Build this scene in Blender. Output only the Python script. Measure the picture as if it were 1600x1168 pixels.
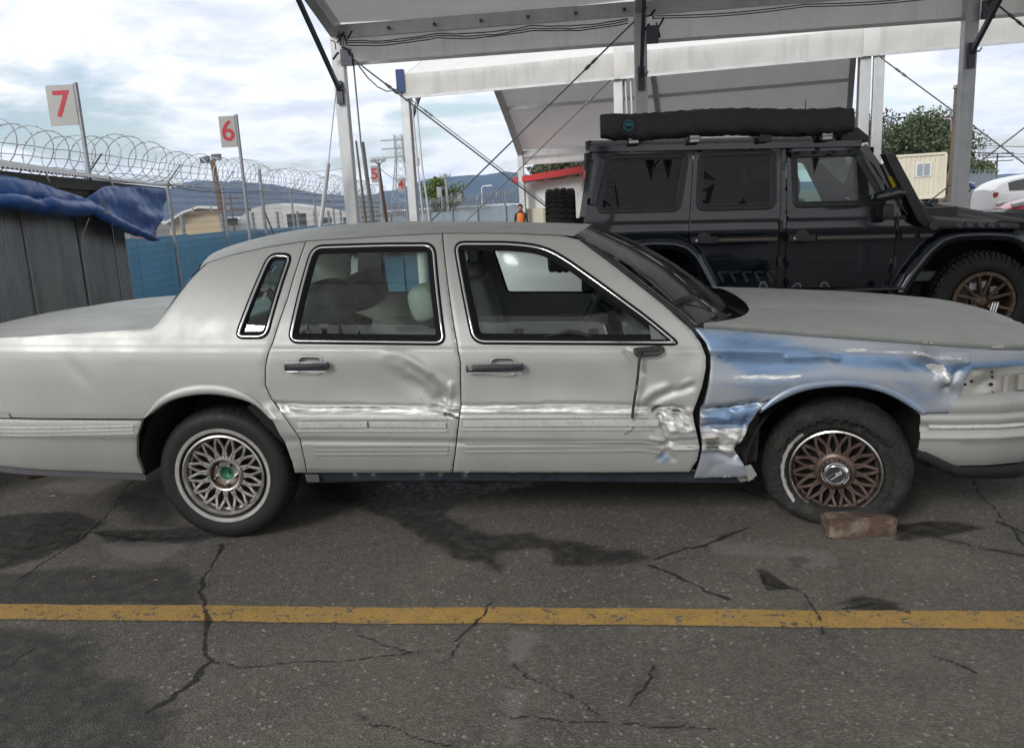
import bpy, bmesh, math, random
import numpy as np
from mathutils import Vector, Matrix, noise as mnoise
from mathutils.geometry import delaunay_2d_cdt
R_ = math.radians
rng = random.Random(7)
for o in list(bpy.data.objects): bpy.data.objects.remove(o)
scene = bpy.context.scene
COL = scene.collection
# ------------------------------------------------------------------ camera
FPX = 1268.8                      # focal length in pixels of the 1600 px wide photograph
YAW, PITCH, ROLL = .07755, -.204837, -.051234
CAM = np.array([1.73397, -3.69491, 1.566835])
_f = np.array([-math.sin(YAW)*math.cos(PITCH), math.cos(YAW)*math.cos(PITCH), math.sin(PITCH)])
_r = np.array([math.cos(YAW), math.sin(YAW), 0.]); _u = np.cross(_r, _f)
RGT = math.cos(ROLL)*_r + math.sin(ROLL)*_u
UPV = -math.sin(ROLL)*_r + math.cos(ROLL)*_u
cd = bpy.data.cameras.new('camera'); cam = bpy.data.objects.new('camera', cd); COL.objects.link(cam)
cd.sensor_width = 36; cd.sensor_fit = 'HORIZONTAL'; cd.lens = 36*FPX/1600; cd.clip_start = .05; cd.clip_end = 30000
m = Matrix.Identity(4)
for i in range(3):
    m[i][0], m[i][1], m[i][2], m[i][3] = RGT[i], UPV[i], -_f[i], CAM[i]
cam.matrix_world = m; scene.camera = cam
# ------------------------------------------------------------------ light
SUN_EL, SUN_AZ, SUN_S, SKY_S = R_(31), R_(212), 1.5, .1   # azimuth: clockwise from +Y
w = bpy.data.worlds.new('World'); scene.world = w; w.use_nodes = True
nt = w.node_tree; nt.nodes.clear()
def wn(t, **k):
    n = nt.nodes.new(t)
    for a, v in k.items(): setattr(n, a, v)
    return n
L = nt.links.new
wo = wn('ShaderNodeOutputWorld'); bg = wn('ShaderNodeBackground'); bg.inputs[1].default_value = SKY_S
cy_ = scene.cycles; cy_.volume_bounces = 1
sk = wn('ShaderNodeTexSky', sky_type='NISHITA', sun_disc=False, sun_elevation=SUN_EL, sun_rotation=SUN_AZ, air_density=1.2, dust_density=1.5)
tc = wn('ShaderNodeTexCoord'); sp = wn('ShaderNodeSeparateXYZ'); L(tc.outputs['Generated'], sp.inputs[0])
def wm(op, a, b):
    n = wn('ShaderNodeMath', operation=op)
    for i, v in enumerate((a, b)):
        if isinstance(v, (int, float)): n.inputs[i].default_value = v
        else: L(v, n.inputs[i])
    return n.outputs[0]
zz = wm('ADD', wm('MAXIMUM', sp.outputs[2], 0.0), .16)
cb = wn('ShaderNodeCombineXYZ'); L(wm('DIVIDE', sp.outputs[0], zz), cb.inputs[0]); L(wm('DIVIDE', sp.outputs[1], zz), cb.inputs[1]); cb.inputs[2].default_value = 1.7
def wnoise(sc, det, rough, dist=0.):
    n = wn('ShaderNodeTexNoise'); n.inputs['Scale'].default_value = sc; n.inputs['Detail'].default_value = det
    n.inputs['Roughness'].default_value = rough; n.inputs['Distortion'].default_value = dist; L(cb.outputs[0], n.inputs['Vector']); return n.outputs[0]
def wramp(fac, pts):
    n = wn('ShaderNodeValToRGB'); e = n.color_ramp.elements
    while len(e) < len(pts): e.new(.5)
    for i, (p, c) in enumerate(pts): e[i].position = p; e[i].color = (*c, 1) if len(c) == 3 else c
    L(fac, n.inputs[0]); return n.outputs[0]
n1 = wnoise(1.05, 7, .56, .35); n2 = wnoise(2.6, 6, .6, .2)
cover = wramp(n1, [(.36, (.15,.15,.15)), (.47, (1,1,1))])
tone = wramp(wm('ADD', wm('MULTIPLY', n1, .55), wm('MULTIPLY', n2, .45)), [(.33, (5.6,6.3,7.3)), (.43, (7.4,7.6,7.9)), (.50, (8.3,8.3,8.3)), (.57, (6.4,6.7,7.3)), (.68, (4.6,5.1,5.9))])
mxs = wn('ShaderNodeMix', data_type='RGBA'); L(cover, mxs.inputs['Factor']); L(sk.outputs[0], mxs.inputs['A']); L(tone, mxs.inputs['B'])
L(mxs.outputs['Result'], bg.inputs[0]); L(bg.outputs[0], wo.inputs[0])
sd = bpy.data.lights.new('sun', 'SUN'); sd.energy = SUN_S; sd.angle = R_(20); sd.color = (1, .98, .95)
so = bpy.data.objects.new('sun', sd); COL.objects.link(so)
sdir = Vector((math.sin(SUN_AZ)*math.cos(SUN_EL), math.cos(SUN_AZ)*math.cos(SUN_EL), math.sin(SUN_EL)))
so.rotation_euler = sdir.to_track_quat('Z', 'Y').to_euler()
vs = scene.view_settings; vs.view_transform = 'Standard'; vs.look = 'None'; vs.gamma = 1; vs.exposure = .55; vs.use_curve_mapping = False
cy = scene.cycles; cy.use_denoising = True; cy.max_bounces = 10; cy.diffuse_bounces = 3; cy.glossy_bounces = 4
cy.transparent_max_bounces = 24; cy.transmission_bounces = 6; cy.caustics_reflective = False; cy.caustics_refractive = False
cy.sample_clamp_indirect = 6
# ------------------------------------------------------------------ pixel -> direction helpers
def ray(u, v): return (u-800)/FPX*RGT - (v-584)/FPX*UPV + _f
def atY(u, v, y): d = ray(u, v); t = (y-CAM[1])/d[1]; return CAM + t*d
def atZ(u, v, z=0.): d = ray(u, v); t = (z-CAM[2])/d[2]; return CAM + t*d
def atD(u, v, dist): d = ray(u, v); return CAM + d*dist            # dist measured along the optical axis
BETA = -.042822                  # the parking bays run at this small angle to the sedan
SX = np.array([math.cos(BETA), math.sin(BETA), 0.]); SY = np.array([-math.sin(BETA), math.cos(BETA), 0.])
def site(x, y, z=0.): return SX*x + SY*y + np.array([0, 0, z])
def atS(u, v, ys): d = ray(u, v); t = (ys-CAM@SY)/(d@SY); return CAM + t*d
def gz(y):
    t = min(1, max(0, (y-1.3)/1.8)); return .09*t*t*(3-2*t)
# ------------------------------------------------------------------ numpy noise
def _h(ix, iy, s):
    a = (ix.astype(np.int64)*374761393 + iy.astype(np.int64)*668265263 + s*974634777) & 0x7fffffff
    a = (a ^ (a >> 13))*1274126177 & 0x7fffffff
    return ((a ^ (a >> 16)) & 0xffff)/65535.
def vnoise(x, y, s=0):
    x = np.asarray(x, float); y = np.asarray(y, float)
    ix = np.floor(x); iy = np.floor(y); fx = x-ix; fy = y-iy
    fx = fx*fx*(3-2*fx); fy = fy*fy*(3-2*fy)
    return (_h(ix,iy,s)*(1-fx)+_h(ix+1,iy,s)*fx)*(1-fy) + (_h(ix,iy+1,s)*(1-fx)+_h(ix+1,iy+1,s)*fx)*fy
def fbm(x, y, s=0, o=4):
    t = 0; a = .5
    for i in range(o): t = t + a*vnoise(np.asarray(x)*2**i+3.1*i, np.asarray(y)*2**i-1.7*i, s+i); a *= .5
    return t/(1-.5**o)
def sstep(a, b, x): t = np.clip((np.asarray(x, float)-a)/(b-a), 0, 1); return t*t*(3-2*t)
def segdist(x, y, pl):
    d = np.full(np.shape(x), 1e9)
    for (ax, ay), (bx, by) in zip(pl[:-1], pl[1:]):
        vx, vy = bx-ax, by-ay; t = np.clip(((x-ax)*vx+(y-ay)*vy)/max(vx*vx+vy*vy, 1e-12), 0, 1)
        d = np.minimum(d, np.hypot(x-ax-t*vx, y-ay-t*vy))
    return d
def inpoly(x, y, pl):
    x = np.asarray(x); y = np.asarray(y); c = np.zeros(x.shape, bool); n = len(pl)
    for i in range(n):
        x1, y1 = pl[i]; x2, y2 = pl[(i+1) % n]
        if y1 == y2: continue
        k = ((y1 > y) != (y2 > y)) & (x < (x2-x1)*(y-y1)/(y2-y1)+x1); c ^= k
    return c
# ------------------------------------------------------------------ materials
M = {}
def mat(name, base=(.5,.5,.5), rough=.5, metal=0., var=None, vscale=4., bump=0., bscale=60., rvar=0., spec=None, trans=0., coat=0., dirt=None, dscale=3., dcol=(.05,.045,.04), streak=False, sss=None, emit=None):
    mt = bpy.data.materials.new(name); mt.use_nodes = True; M[name] = mt
    n = mt.node_tree.nodes; l = mt.node_tree.links.new; p = n['Principled BSDF']
    p.inputs['Base Color'].default_value = (*base, 1); p.inputs['Roughness'].default_value = rough; p.inputs['Metallic'].default_value = metal
    if spec is not None: p.inputs['Specular IOR Level'].default_value = spec
    if trans: p.inputs['Transmission Weight'].default_value = trans
    if coat: p.inputs['Coat Weight'].default_value = coat; p.inputs['Coat Roughness'].default_value = .08
    if emit: p.inputs['Emission Color'].default_value = (*emit[0], 1); p.inputs['Emission Strength'].default_value = emit[1]
    tcn = n.new('ShaderNodeTexCoord'); src = tcn.outputs['Object']
    def noise(sc, det=5, vec=None):
        q = n.new('ShaderNodeTexNoise'); q.inputs['Scale'].default_value = sc; q.inputs['Detail'].default_value = det; q.inputs['Roughness'].default_value = .62
        l(vec or src, q.inputs['Vector']); return q.outputs[0]
    def ramp(f, a, b):
        q = n.new('ShaderNodeMapRange'); q.inputs['From Min'].default_value = a; q.inputs['From Max'].default_value = b; l(f, q.inputs['Value']); return q.outputs[0]
    def mixc(f, A, B):
        q = n.new('ShaderNodeMix'); q.data_type = 'RGBA'
        for s, v in (('Factor', f), ('A', A), ('B', B)):
            if isinstance(v, tuple): q.inputs[s].default_value = (*v, 1)
            elif isinstance(v, float): q.inputs[s].default_value = v
            else: l(v, q.inputs[s])
        return q.outputs['Result']
    col = None
    if var:
        col = mixc(ramp(noise(vscale), .32, .68), base, tuple(var))
    if dirt:
        vec = src
        if streak:
            mp = n.new('ShaderNodeMapping'); mp.inputs['Scale'].default_value = (1, 1, .12); l(src, mp.inputs['Vector']); vec = mp.outputs[0]
        q = n.new('ShaderNodeMath'); q.operation = 'MULTIPLY'; q.inputs[1].default_value = dirt; l(ramp(noise(dscale, 6, vec), .5, .75), q.inputs[0])
        col = mixc(q.outputs[0], col or tuple(base), tuple(dcol))
    if col: l(col, p.inputs['Base Color'])
    if rvar:
        q = n.new('ShaderNodeMapRange'); q.inputs['To Min'].default_value = max(0, rough-rvar); q.inputs['To Max'].default_value = min(1, rough+rvar)
        q.inputs['From Min'].default_value = .3; q.inputs['From Max'].default_value = .7; l(noise(vscale*2.3), q.inputs['Value']); l(q.outputs[0], p.inputs['Roughness'])
    if bump:
        b = n.new('ShaderNodeBump'); b.inputs['Strength'].default_value = bump; b.inputs['Distance'].default_value = .01; l(noise(bscale, 3), b.inputs['Height']); l(b.outputs[0], p.inputs['Normal'])
    return mt
def glass(name, tint, refl=1.0, rough=0., opac=None):
    mt = bpy.data.materials.new(name); mt.use_nodes = True; M[name] = mt
    n = mt.node_tree.nodes; l = mt.node_tree.links.new; n.clear()
    o = n.new('ShaderNodeOutputMaterial'); t = n.new('ShaderNodeBsdfTransparent'); t.inputs[0].default_value = (*tint, 1)
    g = n.new('ShaderNodeBsdfGlossy'); g.inputs['Roughness'].default_value = rough; fr = n.new('ShaderNodeFresnel'); fr.inputs[0].default_value = 1.52
    mu = n.new('ShaderNodeMath'); mu.operation = 'MULTIPLY_ADD'; mu.inputs[1].default_value = 1.5*refl; mu.inputs[2].default_value = .0; l(fr.outputs[0], mu.inputs[0]); mu.use_clamp = True
    mx = n.new('ShaderNodeMixShader'); l(mu.outputs[0], mx.inputs[0]); l(t.outputs[0], mx.inputs[1]); l(g.outputs[0], mx.inputs[2])
    # dust film, a little denser in patches
    d = n.new('ShaderNodeBsdfDiffuse'); d.inputs[0].default_value = (.45,.44,.4,1)
    tcn = n.new('ShaderNodeTexCoord'); q = n.new('ShaderNodeTexNoise'); q.inputs['Scale'].default_value = 9; q.inputs['Detail'].default_value = 7; l(tcn.outputs['Object'], q.inputs['Vector'])
    mr = n.new('ShaderNodeMapRange'); mr.inputs['From Min'].default_value = .35; mr.inputs['From Max'].default_value = .8; mr.inputs['To Min'].default_value = .01; mr.inputs['To Max'].default_value = opac or .07; l(q.outputs[0], mr.inputs['Value'])
    m2 = n.new('ShaderNodeMixShader'); l(mr.outputs[0], m2.inputs[0]); l(mx.outputs[0], m2.inputs[1]); l(d.outputs[0], m2.inputs[2]); l(m2.outputs[0], o.inputs[0])
    return mt
# ------------------------------------------------------------------ mesh helpers
def link(o, parent=None):
    COL.objects.link(o)
    if parent is not None:
        o.parent = parent; o.matrix_parent_inverse = PINV[parent.name]
    return o
PINV = {}
def wmat(o):
    return o.matrix_parent_inverse, o
def thing(name, label, cat, loc=(0,0,0), group=None, rz=0.):
    o = bpy.data.objects.new(name, None); COL.objects.link(o); o.empty_display_size = .2
    o.location = loc; o.rotation_euler = (0, 0, rz); o['label'] = label; o['category'] = cat
    if group: o['group'] = group
    PINV[o.name] = (Matrix.Translation(Vector(loc)) @ Matrix.Rotation(rz, 4, 'Z')).inverted()
    return o
def tag(o, label, cat, group=None):
    o['label'] = label; o['category'] = cat
    if group: o['group'] = group
    return o
def struct(o, kind='structure'): o['kind'] = kind; return o
def mesh(name, v, f, mt, parent=None, smooth=False, attrs=None, sharp=None):
    me = bpy.data.meshes.new(name); me.from_pydata([tuple(map(float, p)) for p in v], [], [tuple(map(int, q)) for q in f]); 
    mts = mt if isinstance(mt, (list, tuple)) else [mt]
    for q in mts: me.materials.append(M[q] if isinstance(q, str) else q)
    if smooth: me.polygons.foreach_set('use_smooth', [True]*len(me.polygons))
    if attrs:
        for k, a in attrs.items():
            at = me.attributes.new(k, 'FLOAT', 'POINT'); at.data.foreach_set('value', np.asarray(a, np.float32))
    me.update()
    o = bpy.data.objects.new(name, me)
    link(o, parent)
    if parent is not None: PINV.setdefault(o.name, Matrix.Identity(4))
    if smooth and sharp: me.set_sharp_from_angle(angle=R_(sharp))
    return o
class MB:
    """collects simple solids, then links them as one mesh"""
    def __init__(s): s.v = []; s.f = []; s.mi = []
    def add(s, v, f, mi=0):
        k = len(s.v); s.v += [tuple(map(float, p)) for p in v]; s.f += [tuple(i+k for i in q) for q in f]; s.mi += [mi]*len(f); return s
    def box(s, a, b, mi=0):
        (x0,y0,z0),(x1,y1,z1) = a, b
        return s.add([(x0,y0,z0),(x1,y0,z0),(x1,y1,z0),(x0,y1,z0),(x0,y0,z1),(x1,y0,z1),(x1,y1,z1),(x0,y1,z1)],
            [(0,3,2,1),(4,5,6,7),(0,1,5,4),(1,2,6,5),(2,3,7,6),(3,0,4,7)], mi)
    def beam(s, p, q, wx, wy, up=(0,0,1), mi=0):
        """bar of section wx (sideways) x wy (towards 'up') from p to q"""
        p = Vector(p); q = Vector(q); d = (q-p).normalized(); upv = Vector(up)
        a = d.cross(upv)
        if a.length < 1e-4: a = d.cross(Vector((1,0,0)))
        a.normalize(); b = a.cross(d).normalized(); vs_ = []
        for c in (p, q):
            for sx, sy in ((-1,-1),(1,-1),(1,1),(-1,1)): vs_.append(c + a*(sx*wx/2) + b*(sy*wy/2))
        return s.add(vs_, [(3,2,1,0),(4,5,6,7),(0,1,5,4),(1,2,6,5),(2,3,7,6),(3,0,4,7)], mi)
    def tube(s, pts, r, n=8, closed=False, mi=0, cap=True):
        pts = [Vector(p) for p in pts]; N = len(pts); rr = r if hasattr(r, '__len__') else [r]*N; k = len(s.v); ref = None; rings = []
        for i, p in enumerate(pts):
            a = pts[(i-1) % N] if (closed or i > 0) else p; b = pts[(i+1) % N] if (closed or i < N-1) else p
            d = (b-a).normalized()
            if ref is None: ref = d.orthogonal().normalized()
            ref = (ref - d*ref.dot(d)); ref = ref.normalized() if ref.length > 1e-6 else d.orthogonal().normalized(); bi = d.cross(ref)
            rings.append([p + (ref*math.cos(2*math.pi*j/n)+bi*math.sin(2*math.pi*j/n))*rr[i] for j in range(n)])
        vs_ = [q for g in rings for q in g]; fs = []
        for i in range(N if closed else N-1):
            for j in range(n):
                a = i*n; b = ((i+1) % N)*n; fs.append((a+j, a+(j+1) % n, b+(j+1) % n, b+j))
        if cap and not closed: fs += [tuple(range(n))[::-1], tuple((N-1)*n+j for j in range(n))]
        return s.add(vs_, fs, mi)
    def lathe(s, prof, c, axis='Y', n=48, mi=0, a0=0, a1=2*math.pi, dr=None):
        """prof: (r, h) pairs; h along axis"""
        full = abs(a1-a0-2*math.pi) < 1e-6; m_ = n if full else n+1; vs_ = []
        for i in range(m_):
            t = a0+(a1-a0)*i/n; ct, st = math.cos(t), math.sin(t)
            for j, (r, h) in enumerate(prof):
                if dr: r = r + dr(t, j)
                if axis == 'Y': vs_.append((c[0]+r*ct, c[1]+h, c[2]+r*st))
                elif axis == 'X': vs_.append((c[0]+h, c[1]+r*ct, c[2]+r*st))
                else: vs_.append((c[0]+r*ct, c[1]+r*st, c[2]+h))
        P = len(prof); fs = []
        for i in range(n if full else n):
            a = i*P; b = ((i+1) % m_)*P
            for j in range(P-1): fs.append((a+j, b+j, b+j+1, a+j+1))
        return s.add(vs_, fs, mi)
    def prism(s, poly, ax, h0, h1, mi=0):
        """poly extruded along axis; ax 'Y': poly is (x,z), 'X': (y,z), 'Z': (x,y)"""
        n = len(poly)
        def q(p, h): return (p[0],h,p[1]) if ax == 'Y' else (h,p[0],p[1]) if ax == 'X' else (p[0],p[1],h)
        vs_ = [q(p, h0) for p in poly] + [q(p, h1) for p in poly]
        fs = [tuple(range(n)), tuple(range(2*n-1, n-1, -1))] + [(i, n+i, n+(i+1) % n, (i+1) % n) for i in range(n)]
        return s.add(vs_, fs, mi)
    def build(s, name, mt, parent=None, smooth=False, sharp=35, fixn=True, bevel=0.):
        o = mesh(name, s.v, s.f, mt, parent, smooth); me = o.data
        if isinstance(mt, (list, tuple)): me.polygons.foreach_set('material_index', s.mi)
        if fixn or bevel:
            bm = bmesh.new(); bm.from_mesh(me)
            if bevel: bmesh.ops.bevel(bm, geom=[e for e in bm.edges if len(e.link_faces) == 2 and e.calc_face_angle(0) > .5], offset=bevel, segments=2, affect='EDGES', profile=.6)
            bmesh.ops.recalc_face_normals(bm, faces=bm.faces); bm.to_mesh(me); bm.free()
            if smooth: me.polygons.foreach_set('use_smooth', [True]*len(me.polygons))
        if smooth and sharp: me.set_sharp_from_angle(angle=R_(sharp))
        return o
def grid(name, fn, nu, nv, mt, parent=None, smooth=True, attrs=None, flip=False):
    v = [fn(i/nu, j/nv) for i in range(nu+1) for j in range(nv+1)]
    f = []
    for i in range(nu):
        for j in range(nv):
            a = i*(nv+1)+j; q = (a, a+nv+1, a+nv+2, a+1); f.append(q[::-1] if flip else q)
    return mesh(name, v, f, mt, parent, smooth, attrs)
def copy_tree(o, loc=None, rz=None, label=None, group=None):
    c = o.copy(); COL.objects.link(c)
    if loc is not None: c.location = loc
    if rz is not None: c.rotation_euler = (0, 0, rz)
    if label: c['label'] = label
    if group: c['group'] = group
    for ch in list(o.children):
        k = ch.copy(); COL.objects.link(k); k.parent = c
        for g in list(ch.children):
            q = g.copy(); COL.objects.link(q); q.parent = k
    return c
def chaikin(pl, it=2, closed=True):
    for _ in range(it):
        o = []; n = len(pl)
        for i in range(n if closed else n-1):
            a = np.array(pl[i], float); b = np.array(pl[(i+1) % n], float); o += [tuple(a*.75+b*.25), tuple(a*.25+b*.75)]
        pl = o if closed else [pl[0]]+o+[pl[-1]]
    return pl
def roundpoly(pl, r, k=5):
    """round every corner with radius-like cut r"""
    o = []; n = len(pl)
    for i in range(n):
        p = np.array(pl[i], float); a = np.array(pl[i-1], float)-p; b = np.array(pl[(i+1) % n], float)-p
        la, lb = np.linalg.norm(a), np.linalg.norm(b); ra = min(r, la*.45); rb = min(r, lb*.45)
        A = p+a/la*ra; B = p+b/lb*rb
        for j in range(k+1): t = j/k; o.append(tuple(A*(1-t)**2+2*p*t*(1-t)+B*t*t))
    return o
def area(pl): return .5*sum(pl[i][0]*pl[(i+1) % len(pl)][1]-pl[(i+1) % len(pl)][0]*pl[i][1] for i in range(len(pl)))
def ccw(pl): return pl if area(pl) > 0 else pl[::-1]
def resample(pl, step, closed=True):
    o = []; n = len(pl)
    for i in range(n if closed else n-1):
        a = np.array(pl[i], float); b = np.array(pl[(i+1) % n], float); k = max(1, int(round(np.linalg.norm(b-a)/step)))
        for j in range(k): o.append(tuple(a+(b-a)*j/k))
    if not closed: o.append(tuple(pl[-1]))
    return o
def inset(pl, d):
    pl = ccw(pl); n = len(pl); o = []
    for i in range(n):
        p = np.array(pl[i], float); a = p-np.array(pl[i-1], float); b = np.array(pl[(i+1) % n], float)-p
        la, lb = np.linalg.norm(a), np.linalg.norm(b)
        if la < 1e-9 or lb < 1e-9: o.append(tuple(p)); continue
        na = np.array([-a[1], a[0]])/la; nb = np.array([-b[1], b[0]])/lb; nn = na+nb; q = nn@nn
        nn = nn*2/q if q > .35 else nn/max(math.sqrt(q), .2)
        o.append(tuple(p+nn*d))
    return o
def inset_safe(pl, d):
    """inset whose points never come closer than d to the outline: loops at tight corners collapse"""
    pl = ccw(pl); q = inset(pl, d)
    if d <= 0: return q
    P = np.array(q); n = len(P); ds = segdist(P[:,0], P[:,1], pl+[pl[0]]); ok = (ds > .97*d) & inpoly(P[:,0], P[:,1], pl)
    if not ok.any(): return q
    gi = np.flatnonzero(ok)
    for i in range(n):
        if not ok[i]: k = gi[np.argmin(np.minimum((gi-i) % n, (i-gi) % n))]; P[i] = P[k]
    return [tuple(p) for p in P]
def uniq(pl):
    o = []
    for p in pl:
        if not o or math.hypot(p[0]-o[-1][0], p[1]-o[-1][1]) > 1e-5: o.append(p)
    if len(o) > 2 and math.hypot(o[0][0]-o[-1][0], o[0][1]-o[-1][1]) < 1e-5: o.pop()
    return o
def cdt(outline, holes, dx, dz, pts=()):
    """triangles of a polygon with holes, filled with a dense grid of inner points"""
    loops = [ccw(outline)]+[ccw(h)[::-1] for h in holes]; V = []; E = []
    for lp in loops:
        k = len(V); V += lp; E += [(k+i, k+(i+1) % len(lp)) for i in range(len(lp))]
    xs = [p[0] for p in outline]; zs = [p[1] for p in outline]
    gx, gz_ = np.meshgrid(np.arange(min(xs)+dx*.5, max(xs), dx), np.arange(min(zs)+dz*.5, max(zs), dz)); gx = gx+(np.arange(gx.shape[0]) % 2)[:, None]*dx*.5
    gx = gx.ravel(); gz_ = gz_.ravel(); ok = inpoly(gx, gz_, outline)
    for h in holes: ok &= ~inpoly(gx, gz_, h)
    d = np.full(gx.shape, 1e9)
    for lp in loops: d = np.minimum(d, segdist(gx, gz_, lp+[lp[0]]))
    ok &= d > .45*min(dx, dz)
    V = [Vector(p) for p in V]+[Vector((a, b)) for a, b in zip(gx[ok], gz_[ok])]+[Vector(p) for p in pts]
    res = delaunay_2d_cdt(V, E, [], 0, 1e-6); vo = np.array([tuple(p) for p in res[0]]); tr = np.array([t for t in res[2] if len(t) == 3])
    c = vo[tr].mean(1); ok = inpoly(c[:,0], c[:,1], outline)
    for h in holes: ok &= ~inpoly(c[:,0], c[:,1], h)
    tr = tr[ok]; a = vo[tr[:,0]]; b = vo[tr[:,1]]; c = vo[tr[:,2]]
    cr = (b[:,0]-a[:,0])*(c[:,1]-a[:,1])-(b[:,1]-a[:,1])*(c[:,0]-a[:,0]); tr = tr[np.abs(cr) > 1e-10]; cr = cr[np.abs(cr) > 1e-10]
    tr[cr < 0] = tr[cr < 0][:, ::-1]
    used = np.unique(tr); rm = -np.ones(len(vo), int); rm[used] = np.arange(len(used)); return vo[used], rm[tr]
def boundary(tr):
    c = {}
    for t in tr:
        for i in range(3): c[(t[i], t[(i+1) % 3])] = 1
    return [(a, b) for (a, b) in c if (b, a) not in c]
# ------------------------------------------------------------------ the materials of the place
def paintmat(name, base, blue, rough, metal):
    mt = mat(name, base, rough, metal); n = mt.node_tree.nodes; l = mt.node_tree.links.new; p = n['Principled BSDF']
    tcn = n.new('ShaderNodeTexCoord')
    def noise(sc, det=5, st=None):
        q = n.new('ShaderNodeTexNoise'); q.inputs['Scale'].default_value = sc; q.inputs['Detail'].default_value = det; q.inputs['Roughness'].default_value = .6
        v = tcn.outputs['Object']
        if st: mp = n.new('ShaderNodeMapping'); mp.inputs['Scale'].default_value = st; l(v, mp.inputs['Vector']); v = mp.outputs[0]
        l(v, q.inputs['Vector']); return q.outputs[0]
    def mr(f, a, b, c=0., d=1.):
        q = n.new('ShaderNodeMapRange'); q.inputs['From Min'].default_value = a; q.inputs['From Max'].default_value = b; q.inputs['To Min'].default_value = c; q.inputs['To Max'].default_value = d; l(f, q.inputs['Value']); return q.outputs[0]
    def mth(op, a, b):
        q = n.new('ShaderNodeMath'); q.operation = op
        for i, v in enumerate((a, b)):
            if isinstance(v, float): q.inputs[i].default_value = v
            else: l(v, q.inputs[i])
        return q.outputs[0]
    def mixc(f, A, B):
        q = n.new('ShaderNodeMix'); q.data_type = 'RGBA'
        for s, v in (('Factor', f), ('A', A), ('B', B)):
            if isinstance(v, tuple): q.inputs[s].default_value = (*v, 1)
            else: l(v, q.inputs[s])
        return q.outputs['Result']
    def att(k):
        q = n.new('ShaderNodeAttribute'); q.attribute_name = k; return q.outputs['Fac']
    def edge(k, sc, amt, st=None):      # mask broken up by noise
        return mr(mth('ADD', att(k), mth('MULTIPLY', mth('SUBTRACT', noise(sc, 6, st), .5), amt)), .42, .58)
    blu = mr(mth('ADD', att('blu'), mth('MULTIPLY', mth('SUBTRACT', noise(11, 7, (.6, 1, 2.6)), .5), .9)), .22, .82); scr = edge('scr', 28, 1.1, (.35, 1, 2.2)); drt = edge('drt', 22, .9)
    b0 = mixc(mr(noise(2.2), .35, .68), base, tuple(c*.9 for c in base))
    b1 = mixc(mr(noise(3.1, 4, (1,1,3)), .3, .7), blue, tuple(min(1, c*1.6+.05) for c in blue))
    c = mixc(blu, b0, b1)
    c = mixc(scr, c, mixc(mr(noise(45, 4, (.15,1,1.5)), .42, .6), (.80,.80,.79), (.42,.42,.41)))
    c = mixc(drt, c, (.035,.036,.04))
    # thin dusty film and small chips
    c = mixc(mth('MULTIPLY', mr(noise(5.5, 8), .5, .78), .16), c, (.3,.28,.23))
    c = mixc(mr(noise(70, 2), .745, .77), c, (.1,.1,.1))
    l(c, p.inputs['Base Color'])
    rr = mth('ADD', mr(noise(6, 5), .3, .7, rough-.05, rough+.09), mth('MULTIPLY', scr, -.06)); l(mth('SUBTRACT', rr, mth('MULTIPLY', blu, .1)), p.inputs['Roughness'])
    b = n.new('ShaderNodeBump'); b.inputs['Strength'].default_value = .05; b.inputs['Distance'].default_value = .004; l(noise(140, 2), b.inputs['Height']); l(b.outputs[0], p.inputs['Normal'])
    return mt
paintmat('car_paint', (.425,.428,.412), (.10,.165,.27), .46, .38); paintmat('fender_paint', (.315,.34,.38), (.095,.165,.275), .43, .36)
mat('dull_paint', (.375,.39,.372), .5, .25, var=(.32,.33,.315), vscale=3, bump=.03, bscale=200, rvar=.06, dirt=.35, dscale=7, dcol=(.2,.19,.17))
mat('black_rubber', (.012,.012,.013), .55, 0, var=(.03,.03,.03), vscale=20); mat('seal_black', (.006,.006,.0065), .75, 0, spec=.15)
mat('tyre_rubber', (.012,.012,.013), .6, 0, var=(.017,.0165,.016), vscale=9, bump=.25, bscale=90, rvar=.1, spec=.3, dirt=.3, dscale=6, dcol=(.04,.037,.032)); mat('mould_silver', (.66,.66,.64), .3, .35, var=(.55,.55,.53), vscale=14, rvar=.08, dirt=.3, dscale=25, dcol=(.2,.2,.19))
mat('worn_tyre', (.014,.014,.014), .75, 0, var=(.02,.0195,.019), vscale=8, bump=.9, bscale=50, spec=.3, dirt=.6, dscale=13, dcol=(.06,.053,.042))
mat('whitewall', (.38,.37,.35), .6, 0, var=(.28,.27,.25), vscale=12, dirt=.5, dscale=10)
mat('chrome', (.78,.78,.78), .12, 1, rvar=.06, vscale=10)
mat('dull_chrome', (.55,.54,.52), .28, 1, var=(.4,.38,.36), vscale=14, rvar=.12)
mat('alloy', (.50,.485,.46), .34, .8, var=(.36,.34,.31), vscale=16, rvar=.1, dirt=.45, dscale=14, dcol=(.1,.085,.07))
mat('rusty_alloy', (.125,.085,.072), .42, .5, var=(.07,.045,.038), vscale=18, rvar=.12, dirt=.4, dscale=25, dcol=(.3,.24,.2))
mat('rust', (.12,.055,.03), .8, .2, var=(.06,.03,.02), vscale=30, bump=.4, bscale=80)
mat('green_hub', (.03,.17,.09), .5, .2, var=(.02,.09,.05), vscale=40)
mat('black_void', (.006,.006,.006), .9)
mat('underbody', (.012,.012,.012), .85, 0, var=(.03,.026,.022), vscale=6, bump=.5, bscale=30)
mat('black_plastic', (.018,.019,.021), .42, 0, var=(.035,.035,.037), vscale=8, rvar=.12, bump=.05, bscale=160)
mat('grey_plastic', (.12,.125,.14), .5, 0, var=(.09,.095,.105), vscale=9, rvar=.1, dirt=.5, dscale=9, dcol=(.22,.2,.17))
mat('blue_black_trim', (.02,.026,.036), .3, 0, var=(.035,.04,.05), vscale=5, rvar=.1)
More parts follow.
